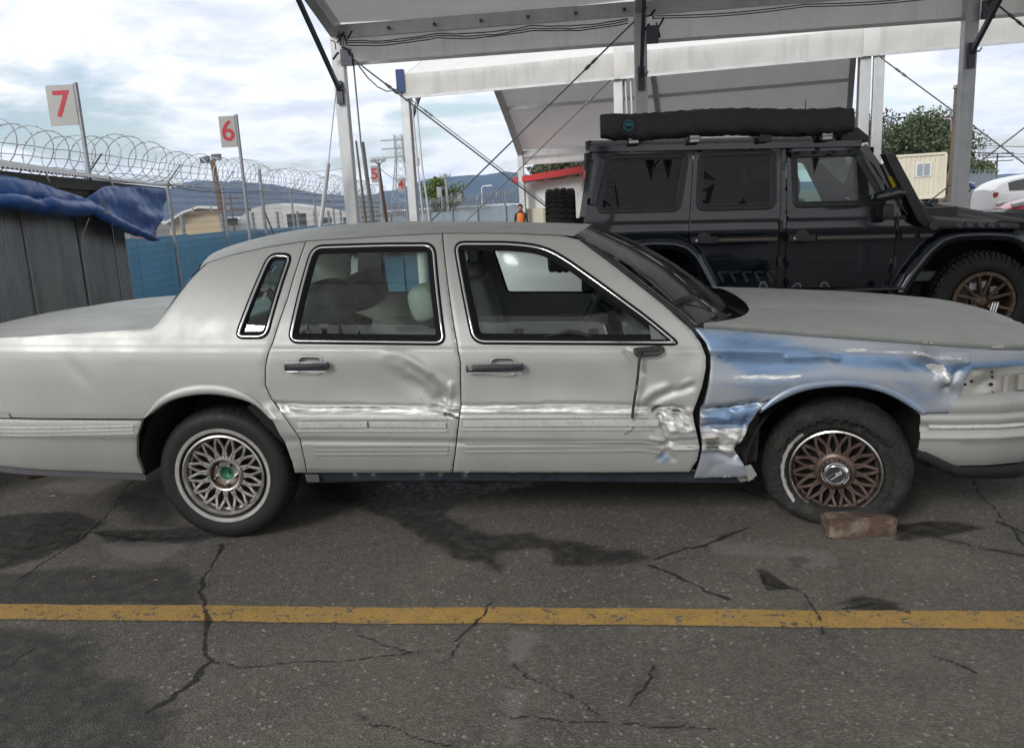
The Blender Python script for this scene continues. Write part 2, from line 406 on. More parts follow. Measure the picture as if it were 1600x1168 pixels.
mat('leather', (.50,.54,.49), .5, 0, var=(.42,.45,.41), vscale=6, bump=.12, bscale=60)
mat('dark_seat', (.085,.10,.10), .65, 0, var=(.12,.14,.135), vscale=5, bump=.2, bscale=40)
mat('trim_panel', (.50,.53,.47), .6, 0, var=(.42,.44,.39), vscale=4, bump=.08, bscale=120)
mat('headliner', (.6,.6,.54), .9)
mat('bare_metal', (.46,.45,.42), .38, .5, var=(.36,.35,.32), vscale=9, dirt=.4, dscale=12, dcol=(.15,.13,.1))
mat('wood', (.115,.07,.048), .8, 0, var=(.055,.034,.024), vscale=14, bump=.6, bscale=40, dirt=.9, dscale=10, dcol=(.27,.225,.175))
glass('car_glass', (.80,.91,.87), 1.2)
glass('windscreen', (.34,.42,.37), 1.0, opac=.12)
glass('quarter_glass', (.45,.6,.6), 1.6)
glass('privacy_glass', (.004,.005,.005), .34, opac=.004)
glass('clear_glass', (.62,.76,.72), 1.0)
mat('frosted', (.28,.42,.44), .2, 0, var=(.4,.52,.54), vscale=6)
# ------------------------------------------------------------------ asphalt
def asphalt(name, yellow=False):
    mt = bpy.data.materials.new(name); mt.use_nodes = True; M[name] = mt
    n = mt.node_tree.nodes; l = mt.node_tree.links.new; p = n['Principled BSDF']; tcn = n.new('ShaderNodeTexCoord'); src = tcn.outputs['Object']
    def noise(sc, det=6, ro=.6):
        q = n.new('ShaderNodeTexNoise'); q.inputs['Scale'].default_value = sc; q.inputs['Detail'].default_value = det; q.inputs['Roughness'].default_value = ro; l(src, q.inputs['Vector']); return q.outputs[0]
    def mr(f, a, b, c=0., d=1.):
        q = n.new('ShaderNodeMapRange'); q.inputs['From Min'].default_value = a; q.inputs['From Max'].default_value = b; q.inputs['To Min'].default_value = c; q.inputs['To Max'].default_value = d; l(f, q.inputs['Value']); return q.outputs[0]
    def mth(op, a, b):
        q = n.new('ShaderNodeMath'); q.operation = op
        for i, v in enumerate((a, b)):
            if isinstance(v, float): q.inputs[i].default_value = v
            else: l(v, q.inputs[i])
        return q.outputs[0]
    def mixc(f, A, B):
        q = n.new('ShaderNodeMix'); q.data_type = 'RGBA'
        for s, v in (('Factor', f), ('A', A), ('B', B)):
            if isinstance(v, tuple): q.inputs[s].default_value = (*v, 1)
            elif isinstance(v, float): q.inputs[s].default_value = v
            else: l(v, q.inputs[s])
        return q.outputs['Result']
    def att(k): q = n.new('ShaderNodeAttribute'); q.attribute_name = k; return q.outputs['Fac']
    vor = n.new('ShaderNodeTexVoronoi'); vor.inputs['Scale'].default_value = 130; l(src, vor.inputs['Vector'])
    vo2 = n.new('ShaderNodeTexVoronoi'); vo2.inputs['Scale'].default_value = 95; l(src, vo2.inputs['Vector'])
    c = mixc(mr(noise(1.3, 8), .33, .68), (.120,.109,.088), (.178,.162,.133))
    c = mixc(mr(noise(.75, 5), .40, .72, 0., .75), c, (.060,.055,.047))
    c = mixc(mr(noise(4.5, 7), .52, .75, 0., .6), c, (.062,.057,.05))
    c = mixc(mr(noise(26, 5), .35, .7), c, mixc(.5, c, (.058,.053,.047)))
    c = mixc(mr(noise(210, 3), .40, .66, 0., .6), c, (.035,.032,.028))
    # single stones of the aggregate, a few pale ones
    q = n.new('ShaderNodeSeparateColor'); l(vor.outputs['Color'], q.inputs[0])
    c = mixc(mth('MULTIPLY', mr(q.outputs[0], .5, 1.), .5), c, (.20,.19,.17))
    q2 = n.new('ShaderNodeSeparateColor'); l(vo2.outputs['Color'], q2.inputs[0])
    c = mixc(mth('MULTIPLY', mr(q2.outputs[1], .98, .99), .5), c, (.36,.35,.32))
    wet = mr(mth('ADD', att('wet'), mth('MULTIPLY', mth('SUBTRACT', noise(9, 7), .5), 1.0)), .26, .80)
    old = mr(mth('ADD', att('old'), mth('MULTIPLY', mth('SUBTRACT', noise(6, 7), .5), .9)), .2, .85)
    c = mixc(mth('MULTIPLY', old, mr(noise(13, 7), .3, .65, .45, .92)), c, (.030,.029,.028))
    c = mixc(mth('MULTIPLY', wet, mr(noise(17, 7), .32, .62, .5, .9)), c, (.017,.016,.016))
    pal = mr(mth('ADD', att('pale'), mth('MULTIPLY', mth('SUBTRACT', noise(14, 7), .5), .8)), .4, .75)
    c = mixc(mth('MULTIPLY', pal, .4), c, (.2,.19,.17))
    if yellow:
        worn = mr(mth('ADD', mth('MULTIPLY', noise(38, 6), .6), mth('MULTIPLY', noise(7, 4), .4)), .455, .60)
        yel = mixc(mr(noise(12, 4), .35, .65), (.42,.255,.06), (.33,.205,.06))
        yel = mixc(mr(noise(170, 3), .48, .66, 0., .7), yel, c)
        wn2 = mth('MAXIMUM', mth('MAXIMUM', worn, att('edge')), 0.)
        wn2 = mr(mth('ADD', wn2, mth('MULTIPLY', mth('SUBTRACT', noise(60, 4), .5), .5)), .62, .95)
        c = mixc(wn2, yel, c)
    crk = mr(mth('ADD', att('crack'), mth('MULTIPLY', mth('SUBTRACT', noise(75, 6), .5), 1.0)), .38, .66)
    c = mixc(mth('MULTIPLY', crk, .88), c, (.012,.011,.011)); l(c, p.inputs['Base Color'])
    ro = mixc(wet, mr(noise(40), .3, .7, .72, .95), mr(noise(30), .35, .65, .3, .62)); l(ro, p.inputs['Roughness'])
    b = n.new('ShaderNodeBump'); b.inputs['Strength'].default_value = .38; b.inputs['Distance'].default_value = .006
    h = mth('ADD', mth('MULTIPLY', vor.outputs['Distance'], 1.3), mth('MULTIPLY', noise(70, 4), .8)); h = mth('SUBTRACT', h, mth('MULTIPLY', crk, 2.2)); l(h, b.inputs['Height']); l(b.outputs[0], p.inputs['Normal'])
    p.inputs['Specular IOR Level'].default_value = .35
    return mt
asphalt('asphalt'); asphalt('worn_yellow_paint', True)
def G2(pl): return [tuple(atZ(u, v)[:2]) for u, v in pl]
CRACKS = [(G2(c), wd) for c, wd in [
    ([(345,850),(332,880),(313,905),(318,945),(325,975),(316,1005),(332,1030),(308,1062),(270,1090),(235,1112)], .011),
    ([(332,1034),(400,1040),(480,1030),(560,1028),(640,1020),(700,1014)], .005),
    ([(205,755),(172,800),(140,832),(80,870),(30,905)], .009), ([(150,830),(200,842),(280,840),(350,836)], .012),
    ([(770,940),(752,965),(712,1002)], .006), ([(1185,890),(1192,910),(1215,918),(1245,920),(1266,945),(1281,962),(1286,988)], .009),
    ([(1320,952),(1360,940),(1385,945),(1422,960)], .010), ([(1400,828),(1460,838),(1520,855),(1610,870)], .011), ([(1560,815),(1610,838)], .012),
    ([(800,1035),(830,1060),(872,1076),(920,1095),(932,1117)], .005), ([(800,1115),(880,1125),(1000,1130),(1130,1142)], .004),
    ([(1020,872),(1060,860),(1103,851),(1132,838),(1172,823)], .012), ([(1015,882),(1060,900),(1100,922),(1142,937)], .014),
    ([(720,1000),(705,1030)], .004), ([(640,1020),(560,990)], .003), ([(1140,760),(1190,775),(1240,790)], .008), ([(1500,725),(1540,780),(1600,850)], .006),
    ([(1020,1040),(1010,1075),(985,1100)], .007), ([(1450,1020),(1490,1036),(1520,1046)], .006), ([(60,1010),(20,1040),(-30,1060)], .006), ([(560,1120),(640,1150),(700,1165)], .004)]]
WET_SHADE = [(G2(c), s) for c, s in [
    ([(440,775),(520,782),(600,812),(648,832),(695,862),(740,882),(786,897),(792,862),(850,858),(872,886),(1000,882),(1022,868),(940,852),(880,846),(830,836),(760,836),(715,815),(700,782),(800,765),(900,752),(460,752)], .05),  # wet stain joined with the shade under the sedan, painted dark as one patch
    ([(-80,812),(60,800),(135,800),(165,818),(120,846),(70,872),(-80,912)], .05), ([(1400,822),(1460,812),(1540,825),(1480,842),(1400,846)], .04),
    ([(1222,872),(1250,866),(1272,874),(1245,884)], .02), ([(1315,940),(1350,930),(1400,940),(1420,958),(1360,955)], .03), ([(150,828),(300,822),(345,832),(300,850),(170,846)], .03), ([(1180,888),(1196,890),(1235,918),(1200,922)], .015)]]
OLDS = [(G2(c), s) for c, s in [([(-200,900),(60,890),(300,880),(322,915),(300,948),(-200,956)], .06), ([(-300,984),(135,984),(165,1035),(245,1090),(285,1135),(300,1400),(-300,1400)], .07),
    ([(180,760),(250,780),(300,830),(200,820)], .06)]]
PALE = [(G2(c), s) for c, s in [([(795,978),(850,990),(835,1030),(790,1040)], .05), ([(160,850),(300,846),(240,880),(170,875)], .06), ([(90,745),(200,750),(140,775),(60,765)], .05), ([(795,1080),(830,1090),(820,1168),(780,1168)], .06), ([(1100,845),(1300,860),(1330,890),(1130,870)], .08)]]
def gmask(x, y):
    a = {}
    cr = np.zeros(x.shape); halo = np.zeros(x.shape)
    for pl, wd in CRACKS:
        k = (x > min(p[0] for p in pl)-.1) & (x < max(p[0] for p in pl)+.1) & (y > min(p[1] for p in pl)-.1) & (y < max(p[1] for p in pl)+.1)
        if not k.any(): continue
        jx = (fbm(x[k]*14, y[k]*14, 3)-.5)*.05; jy = (fbm(x[k]*14, y[k]*14, 9)-.5)*.05
        d = segdist(x[k]+jx, y[k]+jy, pl); wv = np.maximum(.0052, .8*wd*(.5+1.3*vnoise(x[k]*9, y[k]*9, 5))); cr[k] = np.maximum(cr[k], np.exp(-(d/wv)**2)); halo[k] = np.maximum(halo[k], np.exp(-(d/(.03+wd*1.5))**2)*vnoise(x[k]*5, y[k]*5, 13))
    a['crack'] = cr
    for nm, lst in (('wet', WET_SHADE), ('old', OLDS), ('pale', PALE)):
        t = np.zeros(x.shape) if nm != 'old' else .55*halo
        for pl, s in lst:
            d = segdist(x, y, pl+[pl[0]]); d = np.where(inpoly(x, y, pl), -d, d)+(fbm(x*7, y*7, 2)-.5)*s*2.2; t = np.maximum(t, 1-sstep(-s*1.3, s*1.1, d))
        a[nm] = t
    return a
def axis(lo, hi, st, far):
    c = list(np.arange(lo, hi+1e-6, st)); s = st; p = c[0]; left = []
    while p > -far: s *= 1.45; p -= s; left.append(p)
    s = st; p = c[-1]
    while p < far: s *= 1.45; p += s; c.append(p)
    return np.array(left[::-1]+c)
ax_ = axis(-1.9, 4.6, .0098, 3200); ay_ = axis(-2.0, .55, .0092, 3200)
gx, gy = np.meshgrid(ax_, ay_); gzv = np.array([gz(y) for y in ay_])[:, None]+np.zeros_like(gx)
near = (np.abs(gx) < 40) & (np.abs(gy) < 40); gzv = gzv+near*(fbm(gx*1.3, gy*1.3, 4)-.5)*.012*(gy < 1.2)
nx = len(ax_); ny = len(ay_); ii = (np.arange(ny-1)[:, None]*nx+np.arange(nx-1)[None]).ravel()
gf = np.stack([ii, ii+1, ii+nx+1, ii+nx], 1)
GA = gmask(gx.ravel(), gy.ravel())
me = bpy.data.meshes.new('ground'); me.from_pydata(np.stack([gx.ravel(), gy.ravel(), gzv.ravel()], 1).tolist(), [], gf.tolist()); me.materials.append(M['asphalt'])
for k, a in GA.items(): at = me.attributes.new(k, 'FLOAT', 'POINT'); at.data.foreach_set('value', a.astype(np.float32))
me.polygons.foreach_set('use_smooth', [True]*len(me.polygons)); ground = struct(link(bpy.data.objects.new('ground', me)))
def groundz(x, y): return float((fbm(np.array([x*1.3]), np.array([y*1.3]), 4)[0]-.5)*.012)
# the yellow bay line, a worn coat of paint on the asphalt
lx = np.arange(-4, 8.5, .0125); lw = np.linspace(-.066, .066, 13); s0 = np.array([SX@np.append(atZ(800,962)[:2],0), SY@np.append(atZ(800,962)[:2],0)])
LX, LW = np.meshgrid(lx, lw); wob = (fbm(LX*3, LX*0, 11)-.5)*.012
WX = SX[0]*LX+SY[0]*(s0[1]+LW+wob-.004); WY = SX[1]*LX+SY[1]*(s0[1]+LW+wob-.004); WZ = (fbm(WX*1.3, WY*1.3, 4)-.5)*.012+.004
ii = (np.arange(len(lw)-1)[:, None]*len(lx)+np.arange(len(lx)-1)[None]).ravel(); la = gmask(WX.ravel(), WY.ravel()); la['wet'] *= 0; la['old'] *= 0; la['pale'] *= 0
la['edge'] = (sstep(.05, .068, np.abs(LW)+(fbm(LX*30, LW*30, 6)-.5)*.02)).ravel()
o = mesh('yellow_line', np.stack([WX.ravel(), WY.ravel(), WZ.ravel()], 1), np.stack([ii, ii+1, ii+len(lx)+1, ii+len(lx)], 1), 'worn_yellow_paint', smooth=True, attrs=la); struct(o)
# ------------------------------------------------------------------ the sedan: its side is one lateral surface y = YS(x, zl)
YC, PT = .90, .041                    # centre plane; the body sits nose-down by PT
def pchip(xs, ys, xq):
    xs = np.array(xs, float); ys = np.array(ys, float); h = np.diff(xs); d = np.diff(ys)/h; mm = np.zeros(len(xs)); mm[0] = d[0]; mm[-1] = d[-1]
    for i in range(1, len(xs)-1):
        if d[i-1]*d[i] > 0: w1 = 2*h[i]+h[i-1]; w2 = h[i]+2*h[i-1]; mm[i] = (w1+w2)/(w1/d[i-1]+w2/d[i])
    xq = np.clip(xq, xs[0], xs[-1]); k = np.clip(np.searchsorted(xs, xq)-1, 0, len(xs)-2); t = (xq-xs[k])/h[k]
    return (2*t**3-3*t**2+1)*ys[k]+(t**3-2*t**2+t)*h[k]*mm[k]+(-2*t**3+3*t**2)*ys[k+1]+(t**3-t**2)*h[k]*mm[k+1]
_zq = np.linspace(.1, 1.6, 3001)
_lo = pchip([.1,.24,.33,.42,.55,.66,.78,.88,.935], [.82,.87,.905,.935,.957,.962,.964,.96,.952], _zq)
_hi = pchip([.935,.955,1.0,1.05,1.1,1.25,1.40,1.44,1.47,1.50,1.6], [.952,.937,.922,.902,.877,.785,.666,.628,.59,.53,.30], _zq)
_W = np.where(_zq < .935, _lo, _hi)
def Wf(z): return np.interp(z, _zq, _W)
def taper(x): x = np.asarray(x, float); return .10*np.clip((-.75-x)/.65, 0, 2)**2.2 + .15*np.clip((x-3.25)/.62, 0, 2)**2.3
def YS(x, zl): return YC - Wf(zl) + taper(x)
def zw(x, zl): return zl - PT*(np.asarray(x)-1.)
def onb(u, v):
    z = .8; x = 1.
    for i in range(40):
        p = atY(u, v, float(YS(x, z))); x = p[0]; z = .5*z+.5*(p[2]+PT*(x-1.))
    return (x, z)
def OB(pl): return [onb(u, v) for u, v in pl]
def to3(x, zl, off=0.): return (x, float(YS(x, zl))+off, float(zw(x, zl)))
sedan = thing('wrecked_sedan', 'dented silver four door sedan with a blue stripped front fender and a flat front tyre', 'car', (1.3, .9, 0))
def dents(x, z, feats):
    d = np.zeros(x.shape)
    for f in feats:
        k = f[0]
        if k == 'g':      # gaussian dent: centre px, radii (m), depth, rotation
            _, (u, v), rx, rz, dep, rot = f; cx, cz = onb(u, v); c, s = math.cos(R_(rot)), math.sin(R_(rot)); a = (x-cx)*c+(z-cz)*s; b = -(x-cx)*s+(z-cz)*c
            d += dep*np.exp(-(a/rx)**2-(b/rz)**2)
        elif k == 'c':    # crease along a px polyline: width, depth
            _, pl, wd, dep = f; q = segdist(x+(fbm(x*30, z*30, 1)-.5)*.012, z+(fbm(x*24, z*24, 2)-.5)*.014, OB(pl)); d += dep*np.exp(-(q/wd)**2)*(.55+.9*vnoise(x*22, z*22, 8))
        elif k == 'v':    # sharp fold with straight flanks
            _, pl, wd, dep = f; q = segdist(x+(fbm(x*18, z*18, 6)-.5)*.010, z+(fbm(x*18, z*18, 16)-.5)*.010, OB(pl)); d += dep*np.clip(1-q/wd, 0, 1)
        elif k == 's':    # one-sided fold: falls off on one side of the line
            _, pl, wd, dep = f; P = OB(pl); q = segdist(x, z, P); sg = np.where(z < np.interp(x, [p[0] for p in P], [p[1] for p in P]), 1, -1); d += dep*sg*(q/wd)*np.exp(-(q/wd)**2)*1.6*(x > P[0][0]-wd)*(x < P[-1][0]+wd)
        elif k == 'r':    # crumple: ridged noise inside an ellipse
            _, (u, v), rx, rz, amp, sc = f; cx, cz = onb(u, v); mk = np.exp(-(((x-cx)/rx)**2+((z-cz)/rz)**2)**1.6)
            wx_ = (fbm(x*sc*.5, z*sc*.5, 7, 2)-.5)*.9/sc*4; wz_ = (fbm(x*sc*.5, z*sc*.5, 17, 2)-.5)*.9/sc*4; rd = 0.   # folds: creased waves in several directions
            for i, an in enumerate((15, 75, -40, 110)): k_ = sc*(.42+.17*i)/2; ph = (x+wx_)*math.cos(R_(an))*k_+(z+wz_)*math.sin(R_(an))*k_*1.4+i*.37; rd = rd+(np.abs((ph % 1)*2-1)-.5)*(1., .8, .6, .35)[i]
            d += amp*mk*rd*.8
    return d
def pmask(x, z, pl, s=.01): # soft inside-mask of a px polygon
    P = OB(pl); d = segdist(x, z, P+[P[0]]); d = np.where(inpoly(x, z, P), -d, d); return 1-sstep(-s, s, d)
def pline(x, z, pl, wd): return np.exp(-(segdist(x+(fbm(x*40, z*40, 3)-.5)*.01, z+(fbm(x*40, z*40, 5)-.5)*.008, OB(pl))/wd)**2)
def panel(name, outline, holes=(), dx=.02, dz=.014, feats=(), masks=None, mt='car_paint', parent=None, gap=.0028, lip=.022, off=0., mirror=False, extra=None):
    out = resample(inset(outline, gap), min(dx, dz)*1.2); hs = [resample(ccw(h), min(dx, dz)*1.3) for h in holes]
    vo, tr = cdt(out, hs, dx, dz); x, z = vo[:,0], vo[:,1]; y = YS(x, z)+off+dents(x, z, feats)
    if extra is not None: y = y+extra(x, z)
    # panel edges roll in slightly
    d = np.full(x.shape, 1e9)
    for lp in [out]+hs: d = np.minimum(d, segdist(x, z, lp+[lp[0]]))
    y = y+.0035*(1-sstep(0, .008, d))
    at = {k: fn(x, z) for k, fn in masks.items()} if masks else {}
    V = np.stack([x, y, zw(x, z)], 1); bd = boundary(tr.tolist()); n0 = len(V); idx = {}; ex = []; ref = []
    for a, b in bd:
        for q in (a, b):
            if q not in idx: idx[q] = n0+len(ex); ex.append(V[q]); ex.append(V[q]+np.array([0, lip, 0])); ref += [q, q]
    F = [tuple(t) for t in tr.tolist()]+[(idx[b], idx[a], idx[a]+1, idx[b]+1) for a, b in bd]
    V = np.vstack([V, np.array(ex)]) if ex else V
    for k in at: at[k] = np.concatenate([at[k], at[k][ref]*0])
    if mirror: V[:,1] = 2*YC-V[:,1]; F = [f[::-1] for f in F]
    return mesh(name, V, F, mt, parent, True, at)
def ring(name, pl, a, b, offa, offb, mt, parent, mid=None, mirror=False):
    """band that follows a closed outline between insets a and b, lifted off the skin by offa, offb"""
    rows = [(a, offa)]+([mid] if mid else [])+[(b, offb)]; V = []; F = []; pl = ccw(pl); n = len(pl)
    for d, of in rows: V += [to3(x, z, of) for x, z in inset_safe(pl, d)]
    for r in range(len(rows)-1):
        for i in range(n): j = (i+1) % n; F.append((r*n+i, r*n+j, (r+1)*n+j, (r+1)*n+i))
    if mirror: V = [(x, 2*YC-y, z) for x, y, z in V]; F = [f[::-1] for f in F]
    return mesh(name, V, F, mt, parent, True)
def sheet(name, pl, mt, parent, off, dx=.05, dz=.04, mirror=False, curve=0.):
    vo, tr = cdt(resample(ccw(pl), .03), [], dx, dz); V = np.stack([vo[:,0], YS(vo[:,0], vo[:,1])+off, zw(vo[:,0], vo[:,1])], 1); F = tr.tolist()
    if mirror: V[:,1] = 2*YC-V[:,1]; F = [f[::-1] for f in F]
    return mesh(name, V, F, mt, parent, True)
def bead(name, pl, wd, ht, mt, parent, off=0.):
    """raised strip along an (x, zl) polyline on the skin"""
    pl = resample(pl, .03, False); V = []; F = []
    for i, (x, z) in enumerate(pl):
        a = np.array(pl[max(0, i-1)]); b = np.array(pl[min(len(pl)-1, i+1)]); t = (b-a)/np.linalg.norm(b-a); nn = np.array([-t[1], t[0]])
        for s, h in ((-.5, .002), (-.3, -ht), (.3, -ht), (.5, .002)): q = np.array([x, z])+nn*s*wd; V.append(to3(q[0], q[1], h+off))
    for i in range(len(pl)-1):
        for j in range(3): F.append((i*4+j, (i+1)*4+j, (i+1)*4+j+1, i*4+j+1)[::-1])
    n = len(pl)-1; F += [(0,1,2,3), (n*4+3,n*4+2,n*4+1,n*4)]
    return mesh(name, V, F, mt, parent, False)
# --- outlines, traced on the photograph
qw = resample(roundpoly(OB([(420,394),(460,395),(419,530),(365,530)]), .05, 8), .015)
rw = resample(roundpoly(OB([(487,382),(600,378.5),(681,378),(699,540),(448,537)]), .06, 8), .02)
fw = resample(roundpoly(OB([(707,376),(795,376),(836,380),(862,388),(891,405),(947,445),(1015,495),(1069,540),(738,538)]), .06, 8), .02)
Lq = [(478,376),(449,466),(428,528),(419,551),(414,573),(414,602),(424,624),(449,654),(468,681),(477,720),(479,739)]
Lb = [(691,364),(701,453),(715,543),(719,566),(720,634),(716,668),(711,709),(707,739)]
Lf = [(1080,514),(1096,536),(1104,557),(1104,575),(1098,604),(1089,630),(1083,645),(1087,668),(1094,698),(1090,718),(1077,737)]
ARCH_R = [(229,741),(219,712),(219,685),(229,652),(258,627),(289,616),(329,612),(369,618),(401,629),(427,656),(447,695),(458,715),(463,740)]
ARCH_F = [(1154,699),(1174,660),(1185,643),(1214,625),(1251,608),(1295,601),(1340,601),(1380,610),(1410,625),(1428,636),(1443,646)]
# quarter panel: its tail end runs out of the picture
xq = -1.32
quarter = OB([(478,376),(420,385),(365,397),(325,409),(300,433),(280,458),(262,482),(246,504),(236,513),(150,518),(0,527)])+[(-1.2,.968),(xq,.955),(xq,.60)]+OB([(0,652),(224,655),(233,648),(258,627),(289,616),(329,612),(369,618),(401,629),(427,656),(447,695),(457,722),(460,739),(479,739)])+OB(Lq)[::-1][1:-1]
rdoor = OB(Lq)+OB(Lb)[::-1]+OB([(600,368.5)])
fdoor = OB(Lb)+OB(Lf)[::-1]+OB([(1040,478),(960,415),(905,374),(880,368),(800,364)])
fend = OB([(1084,512),(1140,515),(1200,520),(1300,528),(1440,538),(1600,547)])+[(3.86,.945),(3.86,.885)]+OB([(1600,572),(1521,577),(1509,592),(1503,618),(1494,644)])+OB(ARCH_F)[::-1][:-1]+OB([(1163,690),(1150,705),(1163,725),(1172,745),(1084,748)])+[(p[0]+.010, p[1]) for p in OB([(1090,718),(1094,698),(1090,668),(1090,645),(1097,630),(1103,604),(1107,575),(1107,557),(1099,536)])]
gl = lambda h: uniq(inset_safe(h, .024))
CUPS = [OB([(465,557),(503,557),(503,584),(465,584)]), OB([(766,559),(806,559),(806,586),(766,586)])]; CUPS = [roundpoly(c, .035) for c in CUPS]
def cup(x, z):
    d_ = 0
    for c in CUPS:
        q = segdist(x, z, c+[c[0]]); q = np.where(inpoly(x, z, c), -q, q); d_ = d_+.022*(1-sstep(-.014, .0, q))
    return d_
clad0 = lambda x, z: -.009*sstep(.660,.668,z)*0 - .008*(sstep(.33,.345,z)-sstep(.664,.670,z)) + .007*(sstep(.48,.492,z)-sstep(.492,.52,z)) - .006*(sstep(.515,.52,z)-sstep(.625,.63,z))
clad = lambda x, z: clad0(x, z)+cup(x, z)
rd_f = [('g',(585,612),.30,.13,.020,-4),('g',(655,602),.11,.05,.014,-35),('g',(692,622),.05,.04,.020,0),('g',(640,568),.14,.03,-.006,-8),('g',(630,578),.09,.03,-.008,-30),('g',(668,585),.05,.02,-.007,-40),('v',[(606,552),(622,553),(642,561),(668,578),(690,596),(703,612)],.034,-.010),('v',[(640,583),(662,596),(678,616)],.03,-.008),('v',[(676,590),(690,612),(694,630)],.025,.008),
        ('v',[(422,630),(500,634),(600,636),(690,638),(712,642)],.012,.010),('v',[(424,641),(560,643),(705,648)],.012,-.004),('r',(695,642),.05,.025,.010,40),('v',[(676,636),(692,640),(700,648),(714,646)],.014,.016),('v',[(690,632),(702,638),(712,636)],.014,-.012),('r',(446,642),.06,.03,.008,40),('v',[(428,640),(444,636),(458,642)],.014,.010),('r',(560,640),.30,.012,.0035,40),('v',[(705,600),(704,615),(700,632),(698,642)],.016,-.014)]
fd_f = [('g',(870,605),.34,.12,.018,-3),('g',(1010,590),.13,.09,.018,-40),('g',(1045,650),.09,.06,.022,0),('v',[(978,550),(988,562),(1003,584)],.022,.012),('v',[(1015,634),(1030,622),(1052,612),(1078,604)],.03,.014),('v',[(1000,628),(1022,612),(1040,606)],.03,-.008),('v',[(1060,606),(1078,596)],.02,-.008),
        ('v',[(718,634),(800,634),(900,632),(985,634),(1035,640)],.012,.011),('v',[(720,643),(850,642),(1000,645)],.012,-.004),('r',(870,638),.40,.012,.0035,40),('g',(1080,560),.06,.05,.008,0),
        ('v',[(1016,642),(1030,640),(1050,637),(1068,640)],.014,.022),('v',[(1031,650),(1034,662),(1041,680),(1044,692)],.016,.020),('v',[(1040,650),(1052,651),(1056,668)],.018,-.016),('v',[(1054,650),(1062,662),(1072,668)],.018,.016),('v',[(1046,672),(1064,672),(1086,669)],.014,-.012),('v',[(1042,690),(1060,687),(1088,686)],.012,.014),('v',[(1018,684),(1040,690),(1052,700),(1090,699)],.014,-.010),('v',[(1030,716),(1042,704),(1052,716)],.02,.012),('v',[(1060,640),(1076,652),(1085,660)],.018,.012),('r',(1055,660),.07,.05,.010,40)]
fe_f = [('g',(1180,575),.20,.05,.020,0),('g',(1330,552),.30,.035,.016,-4),('g',(1250,590),.3,.06,-.010,0),('s',[(1100,548),(1250,556),(1400,566),(1500,570)],.045,.010),('c',[(1440,550),(1462,560),(1478,590)],.02,-.022),('g',(1476,592),.035,.03,-.022,30),('c',[(1500,578),(1480,606)],.016,.018),('g',(1490,615),.06,.04,.018,0),
        ('r',(1450,578),.12,.05,.013,14),('r',(1150,575),.10,.06,.005,10),('c',[(1100,640),(1150,636),(1185,628)],.016,.020),('r',(1128,680),.12,.085,.014,20),('r',(1150,700),.07,.06,.014,28),('r',(1120,725),.10,.05,.007,18),('v',[(1098,668),(1130,664),(1168,667)],.02,.020),('v',[(1122,674),(1145,684),(1166,700)],.02,-.018),('v',[(1168,655),(1160,685),(1150,712)],.022,.022),('v',[(1122,708),(1142,718),(1160,722)],.02,.012),('v',[(1098,704),(1130,702),(1150,706)],.018,-.014),('v',[(1140,645),(1148,658),(1166,662)],.016,.014),('v',[(1100,652),(1120,650),(1140,656)],.016,-.010),('c',[(1230,560),(1290,556),(1310,560)],.012,-.010),('r',(1300,560),.4,.03,.003,12),('g',(1130,700),.12,.09,.03,0)]
rd_m = {'scr': lambda x, z: np.maximum(.85*pline(x,z,[(425,641),(560,642),(700,643)],.017), np.maximum(.75*pline(x,z,[(688,640),(712,646)],.02), .5*pline(x,z,[(560,668),(650,664),(700,664)],.012))), 'drt': lambda x, z: np.maximum(.62*pline(x,z,[(424,633),(520,636),(620,637)],.004), np.maximum(.7*pline(x,z,[(652,620),(662,629)],.006), .75*pline(x,z,[(695,646),(716,652)],.010)))}
fd_m = {'scr': lambda x, z: np.maximum(.85*pline(x,z,[(720,640),(850,639),(1010,642)],.018), np.maximum(.8*pline(x,z,[(1038,652),(1062,662)],.028), .55*pline(x,z,[(1030,700),(1085,702)],.016))), 'drt': lambda x, z: np.maximum(np.maximum(.75*pline(x,z,[(1020,642),(1030,636)],.014), .66*pline(x,z,[(728,690),(745,690)],.006)), np.maximum(.66*pline(x,z,[(1045,640),(1068,645)],.008), .6*pline(x,z,[(1070,698),(1092,698)],.006))), 'blu': lambda x, z: .75*pmask(x,z,[(1024,716),(1038,706),(1048,716),(1036,724)],.012)}
def fe_blue(x, z):
    t = np.zeros(x.shape)
    for pl, s, a in [([(1085,513),(1140,514),(1200,522),(1290,545),(1300,575),(1180,598),(1115,560)],.05,.85),([(1290,548),(1400,556),(1480,566),(1600,560),(1600,575),(1480,584),(1300,572)],.028,.95),([(1100,640),(1185,630),(1180,660),(1165,672),(1100,668)],.03,.85),([(1230,612),(1290,598),(1360,600),(1440,640),(1425,632),(1350,606),(1290,606)],.012,.72),([(1120,600),(1250,575),(1430,595),(1490,620),(1440,640),(1400,600),(1200,625)],.05,.46),([(1130,560),(1300,556),(1320,562),(1130,570)],.02,.8)]:
        t = np.maximum(t, a*pmask(x, z, pl, s))
    return t
fe_m = {'blu': fe_blue, 'scr': lambda x, z: np.maximum(np.maximum(.85*pmask(x,z,[(1098,672),(1165,668),(1172,690),(1150,712),(1098,700)],.02), .66*pmask(x,z,[(1440,568),(1470,566),(1490,590),(1478,600)],.012)), np.maximum(.5*pline(x,z,[(1120,590),(1250,588)],.02), .55*pline(x,z,[(1300,545),(1420,552),(1500,560)],.012))), 'drt': lambda x, z: np.maximum(.62*pline(x,z,[(1100,640),(1140,636),(1190,628),(1230,615)],.010), np.maximum(.6*pline(x,z,[(1110,668),(1170,665)],.006), .7*pline(x,z,[(1120,556),(1130,560)],.006)))}
